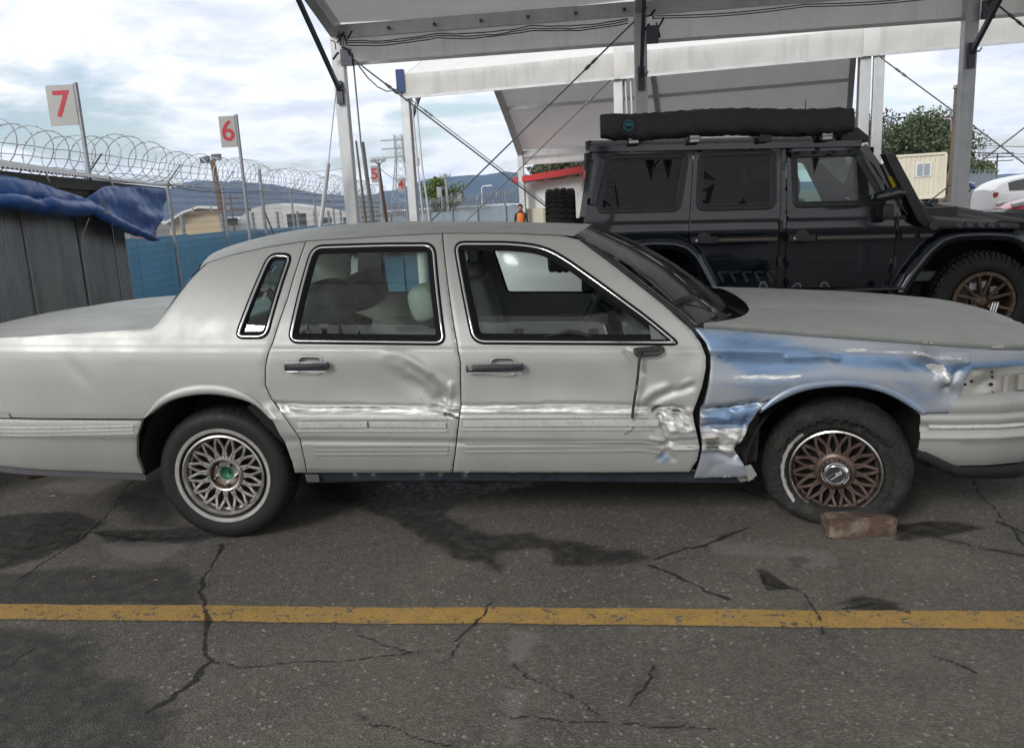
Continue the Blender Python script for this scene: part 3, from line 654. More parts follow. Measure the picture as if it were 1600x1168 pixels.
q_m = {'scr': lambda x, z: np.maximum(.7*pline(x,z,[(402,630),(425,642),(432,655)],.010), .66*pline(x,z,[(0,625),(-5,640)],.008)), 'drt': lambda x, z: .66*pline(x,z,[(405,634),(430,640)],.004)}
q_f = [('g',(120,580),.09,.03,.004,-50),('r',(428,645),.05,.03,.016,30)]
qp = panel('rear_quarter', quarter, [gl(qw)], .022, .016, q_f, q_m, parent=sedan, extra=lambda x, z: clad0(x, z)*(x > .15))
d1 = panel('rear_door', rdoor, [gl(rw)], .013, .0085, rd_f, rd_m, parent=sedan, extra=clad)
d2 = panel('front_door', fdoor, [gl(fw)], .013, .0085, fd_f, fd_m, parent=sedan, extra=clad)
fe = panel('front_fender', fend, [], .010, .0075, fe_f, fe_m, parent=sedan, mt='fender_paint'); fe['label'] = 'front fender stripped to blue and bare metal, crumpled behind the wheel'
for nm, ol, hs in (('rear_quarter', quarter, [gl(qw)]), ('rear_door', rdoor, [gl(rw)]), ('front_door', fdoor, [gl(fw)]), ('front_fender', fend, [])):
    panel(nm, ol, hs, .06, .05, parent=sedan, mirror=True)
# --- window trim and panes
def window(pl, parent, pane_mt, pane=True, mirror=False):
    ring('weatherstrip', pl, 0, .011, -.001, -.006, 'seal_black', parent, (.004, -.007), mirror)
    ring('chrome_trim', pl, .010, .019, -.006, -.005, 'chrome', parent, (.0145, -.012), mirror)
    ring('window_seal', pl, .018, .047 if pl is not qw else .034, -.005, .013, 'seal_black', parent, (.027, -.003), mirror)
    if pane: sheet('window_pane', uniq(inset_safe(pl, .036 if pl is not qw else .026)), pane_mt, parent, .012, mirror=mirror)
window(qw, qp, 'quarter_glass'); window(rw, d1, 'car_glass'); window(fw, d2, 'car_glass', False)
fpane = inset(roundpoly(OB([(722,495),(800,493),(905,496),(945,489),(960,487),(1012,534),(738,540)]), .02), .004)
fpane = OB([(733,497),(760,494),(840,495),(905,496),(942,490),(960,487),(975,498),(1010,531),(740,534)])
sheet('window_pane', fpane, 'car_glass', d2, .022)
sheet('sail_panel', OB([(1013,500),(1050,528),(1052,534),(1018,534)]), 'grey_plastic', d2, -.003)
for pl, nm in ((qw,'q'),(rw,'r'),(fw,'f')):
    ring('window_seal', pl, .0, .047, -.005, .013, 'black_rubber', sedan, (.030, -.003), True); sheet('window_pane', uniq(inset_safe(pl, .03)), 'car_glass', sedan, .012, mirror=True)
# --- wheel arch lips, mouldings, ribs
def lip_strip(px_in, px_out, parent, mt='car_paint'):
    a = resample(OB(px_in), .03, False); n = 60
    def at(pl, t):
        pl = np.array(pl); s = np.r_[0, np.cumsum(np.linalg.norm(np.diff(pl, axis=0), axis=1))]; q = t*s[-1]; return np.array([np.interp(q, s, pl[:,0]), np.interp(q, s, pl[:,1])])
    A = chaikin(OB(px_in), 3, False); B = chaikin(OB(px_out), 3, False); V = []; F = []
    for i in range(n+1):
        p = at(A, i/n); q = at(B, i/n)
        for s, of in ((0, .05), (0, -.008), (.25, -.013), (.8, -.010), (1., .001)): c = p*(1-s)+q*s; V.append(to3(c[0], c[1], of))
    for i in range(n):
        for j in range(4): F.append((i*5+j, i*5+j+1, (i+1)*5+j+1, (i+1)*5+j))
    return mesh('arch_lip', V, F, mt, parent, True, {'blu': np.full(len(V), .0 if parent is qp else .50)})
lip_strip([(231,650),(258,629),(289,618),(329,614),(369,620),(401,631),(424,655)], [(225,652),(246,621),(278,605),(320,598),(365,603),(398,620),(420,645)], qp)
lip_strip([(1187,645),(1214,627),(1251,610),(1295,603),(1340,603),(1380,612),(1410,627),(1441,648)], [(1190,636),(1212,615),(1248,597),(1295,591),(1342,591),(1385,600),(1416,615),(1447,640)], fe, 'fender_paint')
def moulding(x0, x1, z0, z1, parent):
    a = onb(x0, z0); b = onb(x1, z0); c = onb(x0, z1); bead('side_moulding', [a, b], a[1]-c[1], .010, 'dull_chrome', parent, -.008)
def rail(pts, wd, ht, mt, parent, nm, off=-.0155): return bead(nm, OB(pts), wd, ht, mt, parent, off)
rail([(468,663),(575,662)], .034, .009, 'mould_silver', d1, 'side_moulding'); rail([(579,662),(698,663)], .030, .006, 'mould_silver', d1, 'side_moulding')
rail([(468,653.5),(600,653),(700,653)], .006, .006, 'mould_silver', d1, 'moulding_ridge'); rail([(465,672),(700,672)], .006, .006, 'mould_silver', d1, 'moulding_ridge')
rail([(725,661),(860,660),(1028,660)], .034, .009, 'mould_silver', d2, 'side_moulding'); rail([(722,651.5),(1010,650)], .006, .006, 'mould_silver', d2, 'moulding_ridge'); rail([(722,670),(1020,669)], .006, .006, 'mould_silver', d2, 'moulding_ridge')
for k, y in enumerate((695.5, 702, 708.5)): rail([(490+k*2,y+.6),(702-k,y)], .011, .006, 'car_paint', d1, 'rib', -.009)
for k, y in enumerate((690.5, 697.5, 704.5)): rail([(727,y+.8),(850,y),(1000,y-1.5),(1030,y+2)], .011, .006, 'car_paint', d2, 'rib', -.009)
for y in (684.5, 691.5, 698.5): rail([(1103,y),(1122,y-.5)], .013, .012, 'chrome', fe, 'crushed_rib', .004)
# --- rear bumper cover
rbump = [(xq,.615)]+OB([(0,652.5),(225,655.5),(216,686),(216,712),(226,739),(150,736),(0,727)])+[(xq,.36)]
rb = panel('rear_bumper', rbump, [], .03, .01, parent=sedan, off=-.012, extra=lambda x, z: -.010*(sstep(.50,.51,z)-sstep(.51,.55,z))-.006*sstep(.52,.53,z))
for y in (663.5, 669, 674.5): rail([(-60,y),(212,y+.6)], .012, .007, 'mould_silver', rb, 'rib', -.016)
sheet('lower_valance', [(xq,.37)]+OB([(0,728),(120,735),(226,741),(228,750),(120,745),(0,737)])+[(xq,.335)], 'grey_plastic', sedan, .002)
sheet('bumper_end', [(-1.2,.66)]+OB([(0,644),(14,645),(18,652),(0,651)])+[(-1.2,.62)], 'dull_paint', sedan, -.008)
# --- tail, hood, roof, trunk and glass
grid('tail_panel', lambda s, t: (xq-.10*math.sin(math.pi*s)**.6+.05*(1-t)*0, YS(xq, .8)+.02+(2*YC-2*float(YS(xq, .8))-.04)*s, .42+.63*t), 24, 8, 'car_paint', sedan)
for s in (0, 1):
    y0 = .13 if s == 0 else 1.25
    MB().box((xq-.105, y0, .78), (xq-.06, y0+.42, .98)).build('tail_lamp', 'rust', sedan)
TOP = OB([(312,420),(325,409),(365,397),(420,385),(478,376),(600,368.5),(691,364),(800,364),(880,367.5),(899,369)]); tx = [p[0] for p in TOP]; tz = [p[1] for p in TOP]
def roof(s, t):
    x = tx[0]+(tx[-1]-.005-tx[0])*s; ze = float(np.interp(x, tx, tz)); ye = float(YS(x, ze)); zc = float(pchip([-.15,.1,.25,.5,.9,1.3,1.6,1.95],[1.335,1.425,1.462,1.487,1.497,1.492,1.480,1.452], x))
    q = 2*t-1; k = abs(q)**2.7; bul = .10*(1-q*q)*sstep(.85, 1, s)-.10*(1-q*q)*(1-sstep(0, .2, s))
    z = ze+(max(zc, ze+.012)-ze)*(1-k); return (x+bul, YC+(ye-YC)*(-q)*1.0, float(zw(x, z)))
grid('roof', roof, 60, 36, 'dull_paint', sedan)
hl = grid('headliner', lambda s, t: (lambda p: (p[0], YC+(p[1]-YC)*.985, p[2]-.03))(roof(.06+.9*s, t)), 16, 16, 'headliner', sedan)
fx = [p[0] for p in OB([(1084,512),(1140,515),(1200,520),(1300,528),(1440,538),(1600,547)])]+[3.86]; fz = [p[1] for p in OB([(1084,512),(1140,515),(1200,520),(1300,528),(1440,538),(1600,547)])]+[.945]
def hood(s, t):
    q = 2*t-1; aq = abs(q)
    xr = 2.33+.30*(1-aq**5); xf = 3.90+.13*(1-aq**3); x = xr+(xf-xr)*s
    ze = float(np.interp(x, fx, fz)); ye = float(YS(min(x, 3.80), ze))+.015; zc = float(pchip([2.3,2.5,2.83,3.28,3.69,3.93,4.02],[1.09,1.098,1.098,1.086,1.060,1.026,.985], x))
    fr = sstep(.93, 1, s)*.03
    z = ze+.022+(zc-ze-.03)*(1-aq**2.1)-.008*math.exp(-((aq-.52)/.03)**2)-fr
    return (x, YC+(ye-YC)*(-q), float(zw(x, z)))
hv = [hood(i/56, j/44) for i in range(57) for j in range(45)]; hf = [(i*45+j, (i+1)*45+j, (i+1)*45+j+1, i*45+j+1) for i in range(56) for j in range(44)]
# turned-down edge of the hood
for j in (0, 44):
    k = len(hv)
    for i in range(57): a = hv[i*45+j]; hv.append(a); hv.append((a[0], a[1]+(.004 if j == 0 else -.004), a[2]-.026)); hv.append((a[0], a[1]+(.03 if j == 0 else -.03), a[2]-.028))
    for i in range(56):
        for q in (0, 1): f = (k+i*3+q, k+i*3+q+1, k+i*3+3+q+1, k+i*3+3+q); hf.append(f if j == 0 else f[::-1])
hd = mesh('hood', hv, hf, 'dull_paint', sedan, True)
for u0, u1 in ((1420,1428),(1430,1437),(1522,1538)):   # pale sealer drips on the hood edge
    a = hood((onb(u0,530)[0]-2.33)/1.47, 0); b = hood((onb(u1,530)[0]-2.33)/1.47, 0); MB().box((a[0], a[1]-.004, a[2]-.02), (b[0], a[1]+.004, a[2]-.006)).build('edge_sealer', 'bare_metal', hd)
mm_ = MB(); c = (3.86, .83, 1.085-PT*2.86-.02)
mb = MB(); ox, oy, oz = hood(.985, .47); 
for a, b in (((0,0),(0,.075)),((.035,0),(.035,.075)),((0,0),(.035,0)),((0,.075),(.035,.075)),((.0175,0),(.0175,.075)),((0,.0375),(.035,.0375))):
    k = .5; mb.tube([(ox-.0175+a[0]*.8+a[1]*.25, oy, oz+.012+a[1]), (ox-.0175+b[0]*.8+b[1]*.25, oy, oz+.012+b[1])], .0035, 6)
mb.box((ox-.03, oy-.012, oz-.01), (ox+.03, oy+.012, oz+.015)); mb.build('hood_ornament', 'chrome', hd)
txx = [xq-.07, -1.2, -1.0, -.7, -.45, -.28]; tez = [.945, .970, .978, .992, 1.006, 1.016]; tcz = [.965, 1.003, 1.03, 1.055, 1.07, 1.075]
def trunk(s, t):
    q = 2*t-1; aq = abs(q); xf = -.25-.12*(1-aq**3); xr = xq-.06-.08*(1-aq**2.5); x = xr+(xf-xr)*s
    ze = float(np.interp(x, txx, tez))-.008; zc = float(np.interp(x, txx, tcz)); ye = float(YS(max(x, xq), ze))+.012
    z = ze+(zc-ze)*(1-aq**2.4); return (x, YC+(ye-YC)*(-q), float(zw(x, z))-.001)
grid('trunk_lid', trunk, 30, 30, 'dull_paint', sedan)
ti = grid('trunk_gutter', lambda s, t: (lambda p: (p[0]+.0, YC+(p[1]-YC)*1.012, p[2]-.018))(trunk(s, t)), 12, 20, 'black_void', sedan)
def edge_curve(px):
    P = OB(px); return [to3(*p) for p in P]
RG = edge_curve([(312,420),(300,433),(280,458),(262,482),(246,504)])
def pl3(P, t):
    P = np.array(P); s = np.r_[0, np.cumsum(np.linalg.norm(np.diff(P, axis=0), axis=1))]; q = t*s[-1]; return np.array([np.interp(q, s, P[:,i]) for i in range(3)])
def cross(P, s, t, bul): p = pl3(P, s); q = 2*t-1; y = YC+(p[1]-YC)*(-q); return (p[0]+bul*(1-q*q), y, p[2]+.012*(1-q*q))
grid('rear_window', lambda s, t: cross(RG, s, t, -.20), 12, 24, 'quarter_glass', sedan)
WS = edge_curve([(899,369),(960,415),(1040,478),(1082,511)])
WS = [(p[0]+.012, p[1]+.012, p[2]) for p in WS]
def wscreen(s, t):
    a = np.array(roof(1., 1-t if False else t)); b = np.array(cross(WS, 1., t, .28)); p = a*(1-s)+b*s; p[2] += .035*math.sin(math.pi*s)+.004; p[0] += .02*math.sin(math.pi*s); return tuple(p)
grid('windscreen', wscreen, 16, 28, 'windscreen', sedan)
mb = MB(); mb.tube([(p[0]-.006, p[1]-.004, p[2]+.004) for p in [pl3(WS, i/24) for i in range(25)]], .008, 6); mb.build('windscreen_trim', 'black_rubber', sedan, True)
mb = MB(); mb.tube([(p[0]+.012, p[1]+.012, p[2]+.005) for p in [pl3(WS, i/24) for i in range(25)]], .0035, 6); mb.build('windscreen_moulding', 'dull_chrome', sedan, True)
grid('cowl', lambda s, t: (2.28+.12*s+(.28)*(1-abs(2*t-1)**4), .05+1.70*t, .985-PT*1.3+.0-.03*s), 6, 24, 'black_plastic', sedan)
mb = MB()
for y0, y1 in ((.16,.62),(.75,1.25)):
    mb.tube([(2.50,y0,.965),(2.44,y0+.05,.985),(2.38+.05,y1,1.03)], .008, 6)
mb.tube([(2.34,.10,.955),(2.42,.18,.975),(2.50,.3,.985)], .014, 6); mb.build('wiper', 'black_rubber', sedan, True)
for i, (u, v) in enumerate(((925,378),(935,386),(945,394),(960,406),(972,416),(985,427),(1000,440),(1020,456))): pass
# --- nose: headlamp housing, grille, bumper
def nose(y): q = abs(y-YC)/.93; return 3.80+.28*(1-min(1, q)**2.6)
mb = MB(); 
hb = panel('headlamp_housing', OB([(1494,645),(1503,618),(1509,592),(1521,578),(1600,573)])+[(3.84,.875),(3.84,.735)]+OB([(1600,618),(1560,622),(1500,629)]), [], .02, .015, parent=sedan, mt='bare_metal', off=.035, feats=[('g',(1545,600),.05,.03,.02,20),('r',(1530,595),.06,.03,.008,25)])
for u, v, r_ in ((1514,603,.006),(1524,598,.007),(1555,603,.008),(1558,617,.008),(1556,584,.005),(1557,591,.005)):
    p = onb(u, v); q = to3(p[0], p[1], .036); MB().lathe([(0.0005,-.003),(r_,-.003),(r_,.004)], q, 'Y', 10).build('bolt_hole', 'black_void', hb)
bk = thing
mb = MB(); a = atY(1567,586,.03); mb.box((a[0],.02,a[2]-.12),(a[0]+.02,.35,a[2]+.0)); b = atY(1600,580,.03); mb.box((a[0]+.02,.10,a[2]-.135),(b[0]+.1,.12,a[2]+.012)); mb.box((a[0]+.005,.012,a[2]-.13),(b[0]+.1,.10,a[2]-.112)); mb.box((a[0]+.07,.03,a[2]-.07),(a[0]+.11,.11,a[2]-.0)); mb.build('lamp_bracket', 'bare_metal', sedan)
MB().lathe([(.0005,0),(.03,0),(.03,.02)], (a[0]+.045,.095,a[2]-.02), 'Y', 14).build('lamp_socket', 'black_void', sedan)
MB().box((3.62,.16,.50),(3.96,1.64,.76)).build('radiator_support', 'black_void', sedan)
mb = MB()
for k in range(22): y = .62+.56*k/21; mb.box((nose(y)+.0,y-.006,.50),(nose(y)+.03,y+.006,.77))
mb.box((nose(.6)-.02,.59,.765),(nose(.9)+.02,1.21,.79)); mb.box((nose(.6)-.02,.59,.485),(nose(.9)+.02,1.21,.505)); mb.box((nose(.6)-.02,.585,.485),(nose(.6)+.05,.605,.79)); mb.box((nose(.6)-.02,1.195,.485),(nose(.6)+.05,1.215,.79)); mb.build('grille', 'chrome', sedan)
def bpath(t):     # plan path of the front bumper, t 0..1 near arch -> far arch
    P = [(3.27,-.072),(3.45,-.068),(3.62,-.052),(3.80,.0),(3.93,.10),(4.04,.30),(4.10,.6),(4.12,.9)]; P = P+[(x, 2*YC-y) for x, y in P[-2::-1]]
    P = np.array(P); s = np.r_[0, np.cumsum(np.linalg.norm(np.diff(P, axis=0), axis=1))]; q = t*s[-1]; return np.interp(q, s, P[:,0]), np.interp(q, s, P[:,1])
def bnorm(t): a = np.array(bpath(max(0, t-.004))); b = np.array(bpath(min(1, t+.004))); d = (b-a)/np.linalg.norm(b-a); return np.array([d[1], -d[0]])
def bcol(t, rows):
    x, y = bpath(t); nn = bnorm(t); return [(x+nn[0]*o, y+nn[1]*o, float(zw(x, z))) for z, o in rows]
def strip(name, rowfn, n, mt, parent, t0=0., t1=1.):
    V = []; F = []; k = None
    for i in range(n+1):
        t = t0+(t1-t0)*i/n; r = bcol(t, rowfn(t)); k = len(r); V += r
    for i in range(n):
        for j in range(k-1): F.append((i*k+j, i*k+j+1, (i+1)*k+j+1, (i+1)*k+j))
    return mesh(name, V, F, mt, parent, True, {'blu': np.zeros(len(V))})
fb = strip('front_bumper', lambda t: [(.655,-.05),(.652,-.006),(.645,0),(.615,.004),(.612,-.003),(.578,-.003),(.575,.005),(.552,.008),(.545,.012),(.538,.002),(.50,-.006),(.44,-.028),(.40+.0,-.052)] if t > .06 else [(.655,-.05),(.652,-.006),(.645,0),(.615,.004),(.612,-.003),(.578,-.003),(.575,.005),(.552,.008),(.545,.012),(.538,.002),(.52,.0),(.50+(t/.06)*-.06,-.003-.02*t/.06),(.49-(t/.06)*.09,-.008-.04*t/.06)], 90, 'car_paint', sedan)
strip('rub_strip', lambda t: [(.606,-.004),(.604,.006),(.588,.006),(.586,-.004)], 60, 'mould_silver', fb, .012, .988)
strip('upper_filler', lambda t: [(.72+.02*min(1, t*8),-.10),(.715+.02*min(1, t*8),-.02),(.665,-.012),(.65,-.03)], 60, 'dull_paint', fb, .042, .958)
strip('chin_valance', lambda t: [(.49-min(1, t/.06)*.09+.006,-.012),(.45-min(1, t/.06)*.07,-.02),(.455-min(1, t/.06)*.10-.03*min(1, t/.16),-.05),(.46-min(1, t/.06)*.08,-.10)], 60, 'black_plastic', sedan)
# --- door furniture
def handle(u0, u1, v, parent, cup0, cup1, lock=False):
    c = roundpoly(OB([(cup0,v-14),(cup1,v-14),(cup1,v+13),(cup0,v+13)]), .03); ring('handle_cup', c, -.004, .006, .0, .004, 'car_paint', parent, (.001, -.003))
    a = onb(u0, v); b = onb(u1, v); p = to3(*a, -.012); q = to3(*b, -.012); mb = MB()
    mb.box((p[0], p[1]-.022, p[2]-.021), (q[0], p[1]+.003, q[2]+.021)); mb.build('door_handle', 'blue_black_trim', parent, True, bevel=.008)
    mb = MB(); mb.box((p[0]+.03, p[1]-.026, p[2]-.011), (q[0]-.03, p[1]-.02, q[2]+.014)); mb.build('handle_insert', 'black_plastic', parent, True, bevel=.003)
    mb = MB()
    for z in (-.0215, .0205): mb.tube([(p[0]+.01, p[1]-.0225, p[2]+z), (q[0]-.01, p[1]-.0225, q[2]+z)], .0018, 5)
    mb.build('handle_edging', 'chrome', parent, True)
    if lock: MB().lathe([(.0005,-.027),(.011,-.027),(.013,-.02)], (p[0]+.022, p[1], p[2]), 'Y', 16).build('door_lock', 'chrome', parent, True)
handle(447, 516, 571, d1, 465, 503); handle(729, 819, 573, d2, 766, 806, True)
# torn-off mirror: base gasket, stub and the cable that hangs from it
c = roundpoly(OB([(988,543),(1008,541),(1035,539),(1039,547),(1030,555),(992,557)]), .02)
ring('mirror_gasket', c, -.001, .014, -.012, -.022, 'black_plastic', d2, (.002, -.026)); sheet('mirror_base', inset(c, .012), 'black_rubber', d2, -.014, .02, .02)
p = to3(*onb(1024,543), -.02); MB().lathe([(.0005,-.01),(.009,-.008),(.011,.006)], p, 'Y', 10).build('torn_bolt', 'rust', d2)
cab = [to3(*onb(u, v), of) for u, v, of in ((1003,547,-.02),(999,552,-.035),(997,570,-.03),(995,590,-.035),(992,612,-.03),(989,632,-.028),(987,650,-.03))]
mb = MB(); mb.tube([pl3(cab, i/24) for i in range(25)], .0065, 8); mb.build('mirror_cable', 'black_rubber', d2, True)
MB().tube([to3(*onb(u, v), -.022) for u, v in ((987,648),(990,658),(988,668),(975,676))], .0015, 5).build('loose_wire', 'black_rubber', d2, True)
p = to3(*onb(994,598), -.035); MB().tube([p, to3(*onb(993,606), -.034)], .008, 8).build('cable_clip', 'grey_plastic', d2, True)
# wiper blade left lying in the open front window
A_ = [to3(*onb(u, v), .0) for u, v in ((850,526),(870,522),(890,518),(905,520),(925,526))]; MB().tube(A_, [.004,.006,.012,.012,.004], 6).build('loose_blade', 'black_rubber', d2, True)
# --- sills, underbody, wheel houses
sheet('sill', OB([(474,740),(707,739),(1080,738),(1150,746),(1160,757),(1085,756),(700,753),(478,754)]), 'blue_black_trim', sedan, .027)
sheet('sill_end', OB([(476,741),(497,741),(499,753),(479,753)]), 'grey_plastic', sedan, .004)
sheet('sill_flange', OB([(1075,735),(1090,737),(1170,742),(1182,752),(1160,756),(1080,746)]), 'bare_metal', sedan, .03)
sheet('fender_flap', OB([(1163,728),(1173,725),(1183,742),(1170,752)]), 'dull_paint', sedan, .0)
mb = MB(); mb.box((.42,.06,.27),(2.30,1.74,.33)); mb.box((-.75,.45,.30),(.42,1.35,.40)); mb.box((2.3,.45,.25),(3.7,1.35,.36)); mb.box((-1.28,.12,.42),(-.5,1.68,.46)); mb.build('underbody', 'underbody', sedan)
ub = MB(); ub.tube([(-1.22,.30,.28),(-1.05,.36,.30),(-.6,.42,.32)], .035, 12); ub.build('tailpipe', 'rust', sedan, True)
def house(cx, cz, r, y0, y1):
    mb = MB(); mb.lathe([(r,y0),(r,y1),(.02,y1)], (cx,0,cz), 'Y', 28, a0=-.06, a1=math.pi+.06); return mb.build('wheel_house', 'underbody', sedan, True)
house(.02,.36,.44,.012,.55); house(2.95,.28,.43,.0,.55); 
mb = MB(); mb.lathe([(.44,1.25),(.44,1.84),(.4,1.84)], (.02,0,.36), 'Y', 20, a0=0, a1=math.pi); mb.build('wheel_house', 'underbody', sedan)
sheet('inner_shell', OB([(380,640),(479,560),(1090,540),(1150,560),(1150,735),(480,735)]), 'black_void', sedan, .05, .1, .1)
ish = MB(); ish.box((2.20,.04,.35),(2.50,.12,.90)); ish.build('hinge_pillar', 'black_void', sedan)
MB().box((2.27,.0,.60),(2.33,.05,.70)).build('door_hinge', 'underbody', sedan)
sheet('splash_shield', OB([(1140,650),(1180,640),(1195,660),(1190,730),(1160,735)]), 'underbody', sedan, .10)
# --- cabin
MB().box((.35,.12,.33),(2.3,1.68,.37)).build('cabin_floor', 'dark_seat', sedan)
mb = MB(); mb.box((-.35,.60,.37),(-.30,1.20,1.02)); mb.box((-.62,.10,1.02),(.05,1.70,1.05)); mb.build('rear_bulkhead', 'trim_panel', sedan)
def cushion(name, c, size, tilt, mt, parent, rnd=.05):
    mb = MB(); sx, sy, sz = size; mb.box((-sx/2,-sy/2,0),(sx/2,sy/2,sz)); T = Matrix.Translation(Vector(c)) @ Matrix.Rotation(tilt, 4, 'Y'); mb.v = [tuple(T @ Vector(p)) for p in mb.v]
    o = mb.build(name, mt, parent, True, bevel=min(rnd, min(size)*.45)); o.modifiers.new('soft', 'SUBSURF').levels = 2; o.modifiers['soft'].render_levels = 2; return o
for y, tl in ((.47, -.30), (1.32, -.22)):
    fs = cushion('front_seat', (1.28, y, .58), (.16,.56,.60), tl, 'leather', sedan, .07)
    cushion('seat_base', (1.5, y, .40), (.56,.58,.20), -.08, 'leather', sedan, .07)
for (u, v, y) in ((668,470,.47),(744,432,1.32)):
    p = atY(u, v, y); h_ = cushion('headrest', (p[0]+.01, y, p[2]-.105), (.15,.30,.20), -.22, 'leather', sedan, .07)
rs = cushion('rear_seat', (.22, .9, .60), (.20,1.44,.50), -.38, 'dark_seat', sedan, .08); cushion('rear_seat_base', (.48, .9, .40), (.58,1.44,.22), -.1, 'dark_seat', sedan, .08)
p = atY(525,452,.50); cushion('rear_headrest', (p[0]-.02, .50, p[2]-.20), (.26,.46,.26), -.32, 'dark_seat', sedan, .10); p = atY(525,452,.50); cushion('rear_headrest', (p[0]-.02, 1.30, p[2]-.20), (.26,.46,.24), -.32, 'dark_seat', sedan, .10)
# far side trim with its three window openings
fo = [(.02,.40),(2.3,.40),(2.3,.955),(2.15,.965),(1.76,1.32),(1.62,1.40),(1.2,1.425),(.5,1.43),(.15,1.42),(-.25,1.08)]
panel('door_trim', fo, [resample(inset(h, .035), .04) for h in (qw, rw, fw)], .06, .05, parent=sedan, mt='trim_panel', off=.045, mirror=True, lip=-.02)
mb = MB(); mb.box((.45,1.70,.80),(1.15,1.74,.86)); mb.box((1.3,1.70,.78),(2.1,1.74,.84)); mb.build('armrest', 'trim_panel', sedan)
pl_ = MB(); pl_.beam((1.17,1.72,.95),(1.12,1.50,1.40),.05,.11); pl_.build('centre_pillar', 'leather', sedan)
MB().beam((1.16,1.60,1.28),(1.16,1.57,1.34),.03,.06).build('belt_anchor', 'black_plastic', sedan)
mb = MB(); mb.beam((.20,.34,1.20),(.42,.16,.97),.012,.05); mb.beam((.24,.34,1.21),(.5,1.2,.9),.012,.05); mb.build('seat_belt', 'black_rubber', sedan)
MB().beam((1.13,1.60,1.33),(1.10,1.66,.6),.012,.05).build('seat_belt', 'grey_plastic', sedan)
dp = MB(); dp.prism([(2.36,.60),(2.02,.62),(1.97,.80),(2.05,.96),(2.20,1.0),(2.42,.98)], 'Y', .10, 1.70); dp.build('dashboard', 'dark_seat', sedan, True, bevel=.02)
MB().box((1.955,.55,.66),(2.03,.95,.88)).build('centre_console', 'black_plastic', sedan)
mb = MB(); c0 = Vector((1.88, 1.30, .97)); mt_ = Matrix.Translation(c0) @ Matrix.Rotation(R_(-62), 4, 'Y')
mb.tube([mt_ @ Vector((.185*math.cos(a), .185*math.sin(a), 0)) for a in [2*math.pi*i/28 for i in range(28)]], .015, 8, True)
for a in (0, math.pi, -math.pi/2): mb.tube([mt_ @ Vector((0,0,-.02)), mt_ @ Vector((.18*math.sin(a), .18*math.cos(a), 0))], .018, 8)
mb.tube([mt_ @ Vector((0,0,0)), mt_ @ Vector((0,0,-.25))], [.06,.03], 10); mb.build('steering_wheel', 'dark_seat', sedan, True)
MB().tube([(1.98,1.24,.93),(1.90,1.05,1.0)], .009, 6).build('gear_lever', 'black_plastic', sedan, True)
MB().box((1.80,.80,1.33),(1.83,1.02,1.39)).build('rear_view_mirror', 'black_plastic', sedan)
# ------------------------------------------------------------------ wheels of the sedan
def place(objs, T):
    for o in objs: o.data.transform(T); o.data.update()
def spokes(kind, mt, parent):
    mb = MB(); N = 16
    for k in range(N):
        a0 = 2*math.pi*k/N+.1
        for s in (-1, 1):
            P = [(.080, 3.6, .034), (.100, 7.6, .032), (.122, 10.0, .032), (.142, 7.6, .030), (.164, 4.2, .026), (.186, 1.4, .024)]
            Q = [Vector((r*math.cos(a0+s*R_(d)), y, r*math.sin(a0+s*R_(d)))) for r, d, y in P]
            for a, b in zip(Q[:-1], Q[1:]): mb.beam(a-(b-a)*.06, b+(b-a)*.06, .0125, .018, (0,1,0))
    return mb.build('spoke_lattice', mt, parent, False, bevel=.0018)
def tyre_prof(): return [(.198,.040),(.206,.020),(.214,.006),(.224,.000),(.242,-.004),(.262,-.009),(.284,-.010),(.303,-.005),(.317,.006),(.327,.020),(.333,.036),(.3355,.056),(.336,.070),(.336,.074),(.3365,.105),(.3365,.109),(.3365,.140),(.336,.144),(.3355,.160),(.333,.180),(.322,.205),(.30,.220),(.26,.225),(.21,.205)]
def tyre(name, mt, parent, flat=None, seg=240, R=1.):
    pr = tyre_prof()
    def dr(t, j):
        r = 0.
        if 9 <= j <= 19:
            q = (t*seg/(2*math.pi)) % 5
            if q < 1 and (j <= 11 or j >= 18): r -= .006
        if j in (12, 13, 14, 15, 16, 17): r -= .007 if j in (13, 15, 17) else 0
        return r
    mb = MB(); mb.lathe(pr, (0,0,0), 'Y', seg, dr=dr)
    if flat:
        h = flat; V = []
        for x, y, z in mb.v:
            low = -h+.018
            if z < -.12:
                k = (-z-.12)/.21; sq = (z+.12)*(h-.12-.0)/(.3365-.12)-.12; bul = .030*math.sin(min(1, k)*math.pi*.8)*max(0, 1-abs(x)/.30)
                n_ = mnoise.noise(Vector((x*14, y*10, z*14)))*.006
                z = max(sq, -h+.002); y = y-bul*(1 if y < .11 else -1)+n_
            else: y += mnoise.noise(Vector((x*12, y*9, z*12)))*.006
            V.append((x, y, z))
        mb.v = V
    return mb.build(name, mt, parent, True, sharp=40)
def rim(mt, lipmt, parent):
    objs = []
    mb = MB(); mb.lathe([(.203,.034),(.2075,.012),(.206,-.001),(.199,-.004),(.192,.004),(.1885,.020)], (0,0,0), 'Y', 72); objs.append(mb.build('rim_lip', lipmt, parent, True))
    mb = MB(); mb.lathe([(.1888,.018),(.186,.034),(.178,.040),(.178,.17)], (0,0,0), 'Y', 64); objs.append(mb.build('rim_barrel', mt, parent, True))
    mb = MB(); mb.lathe([(.178,.078),(.06,.085),(.0005,.085)], (0,0,0), 'Y', 40); objs.append(mb.build('brake_disc', 'black_void', parent))
    return objs
rw_ = bpy.data.objects.new('rear_wheel', None); link(rw_, sedan); rw_.empty_display_size = .1; PINV[rw_.name] = Matrix.Identity(4)
T = Matrix.Translation((0.0, 0.0, .338))
ob = [tyre('tyre', 'tyre_rubber', rw_)]
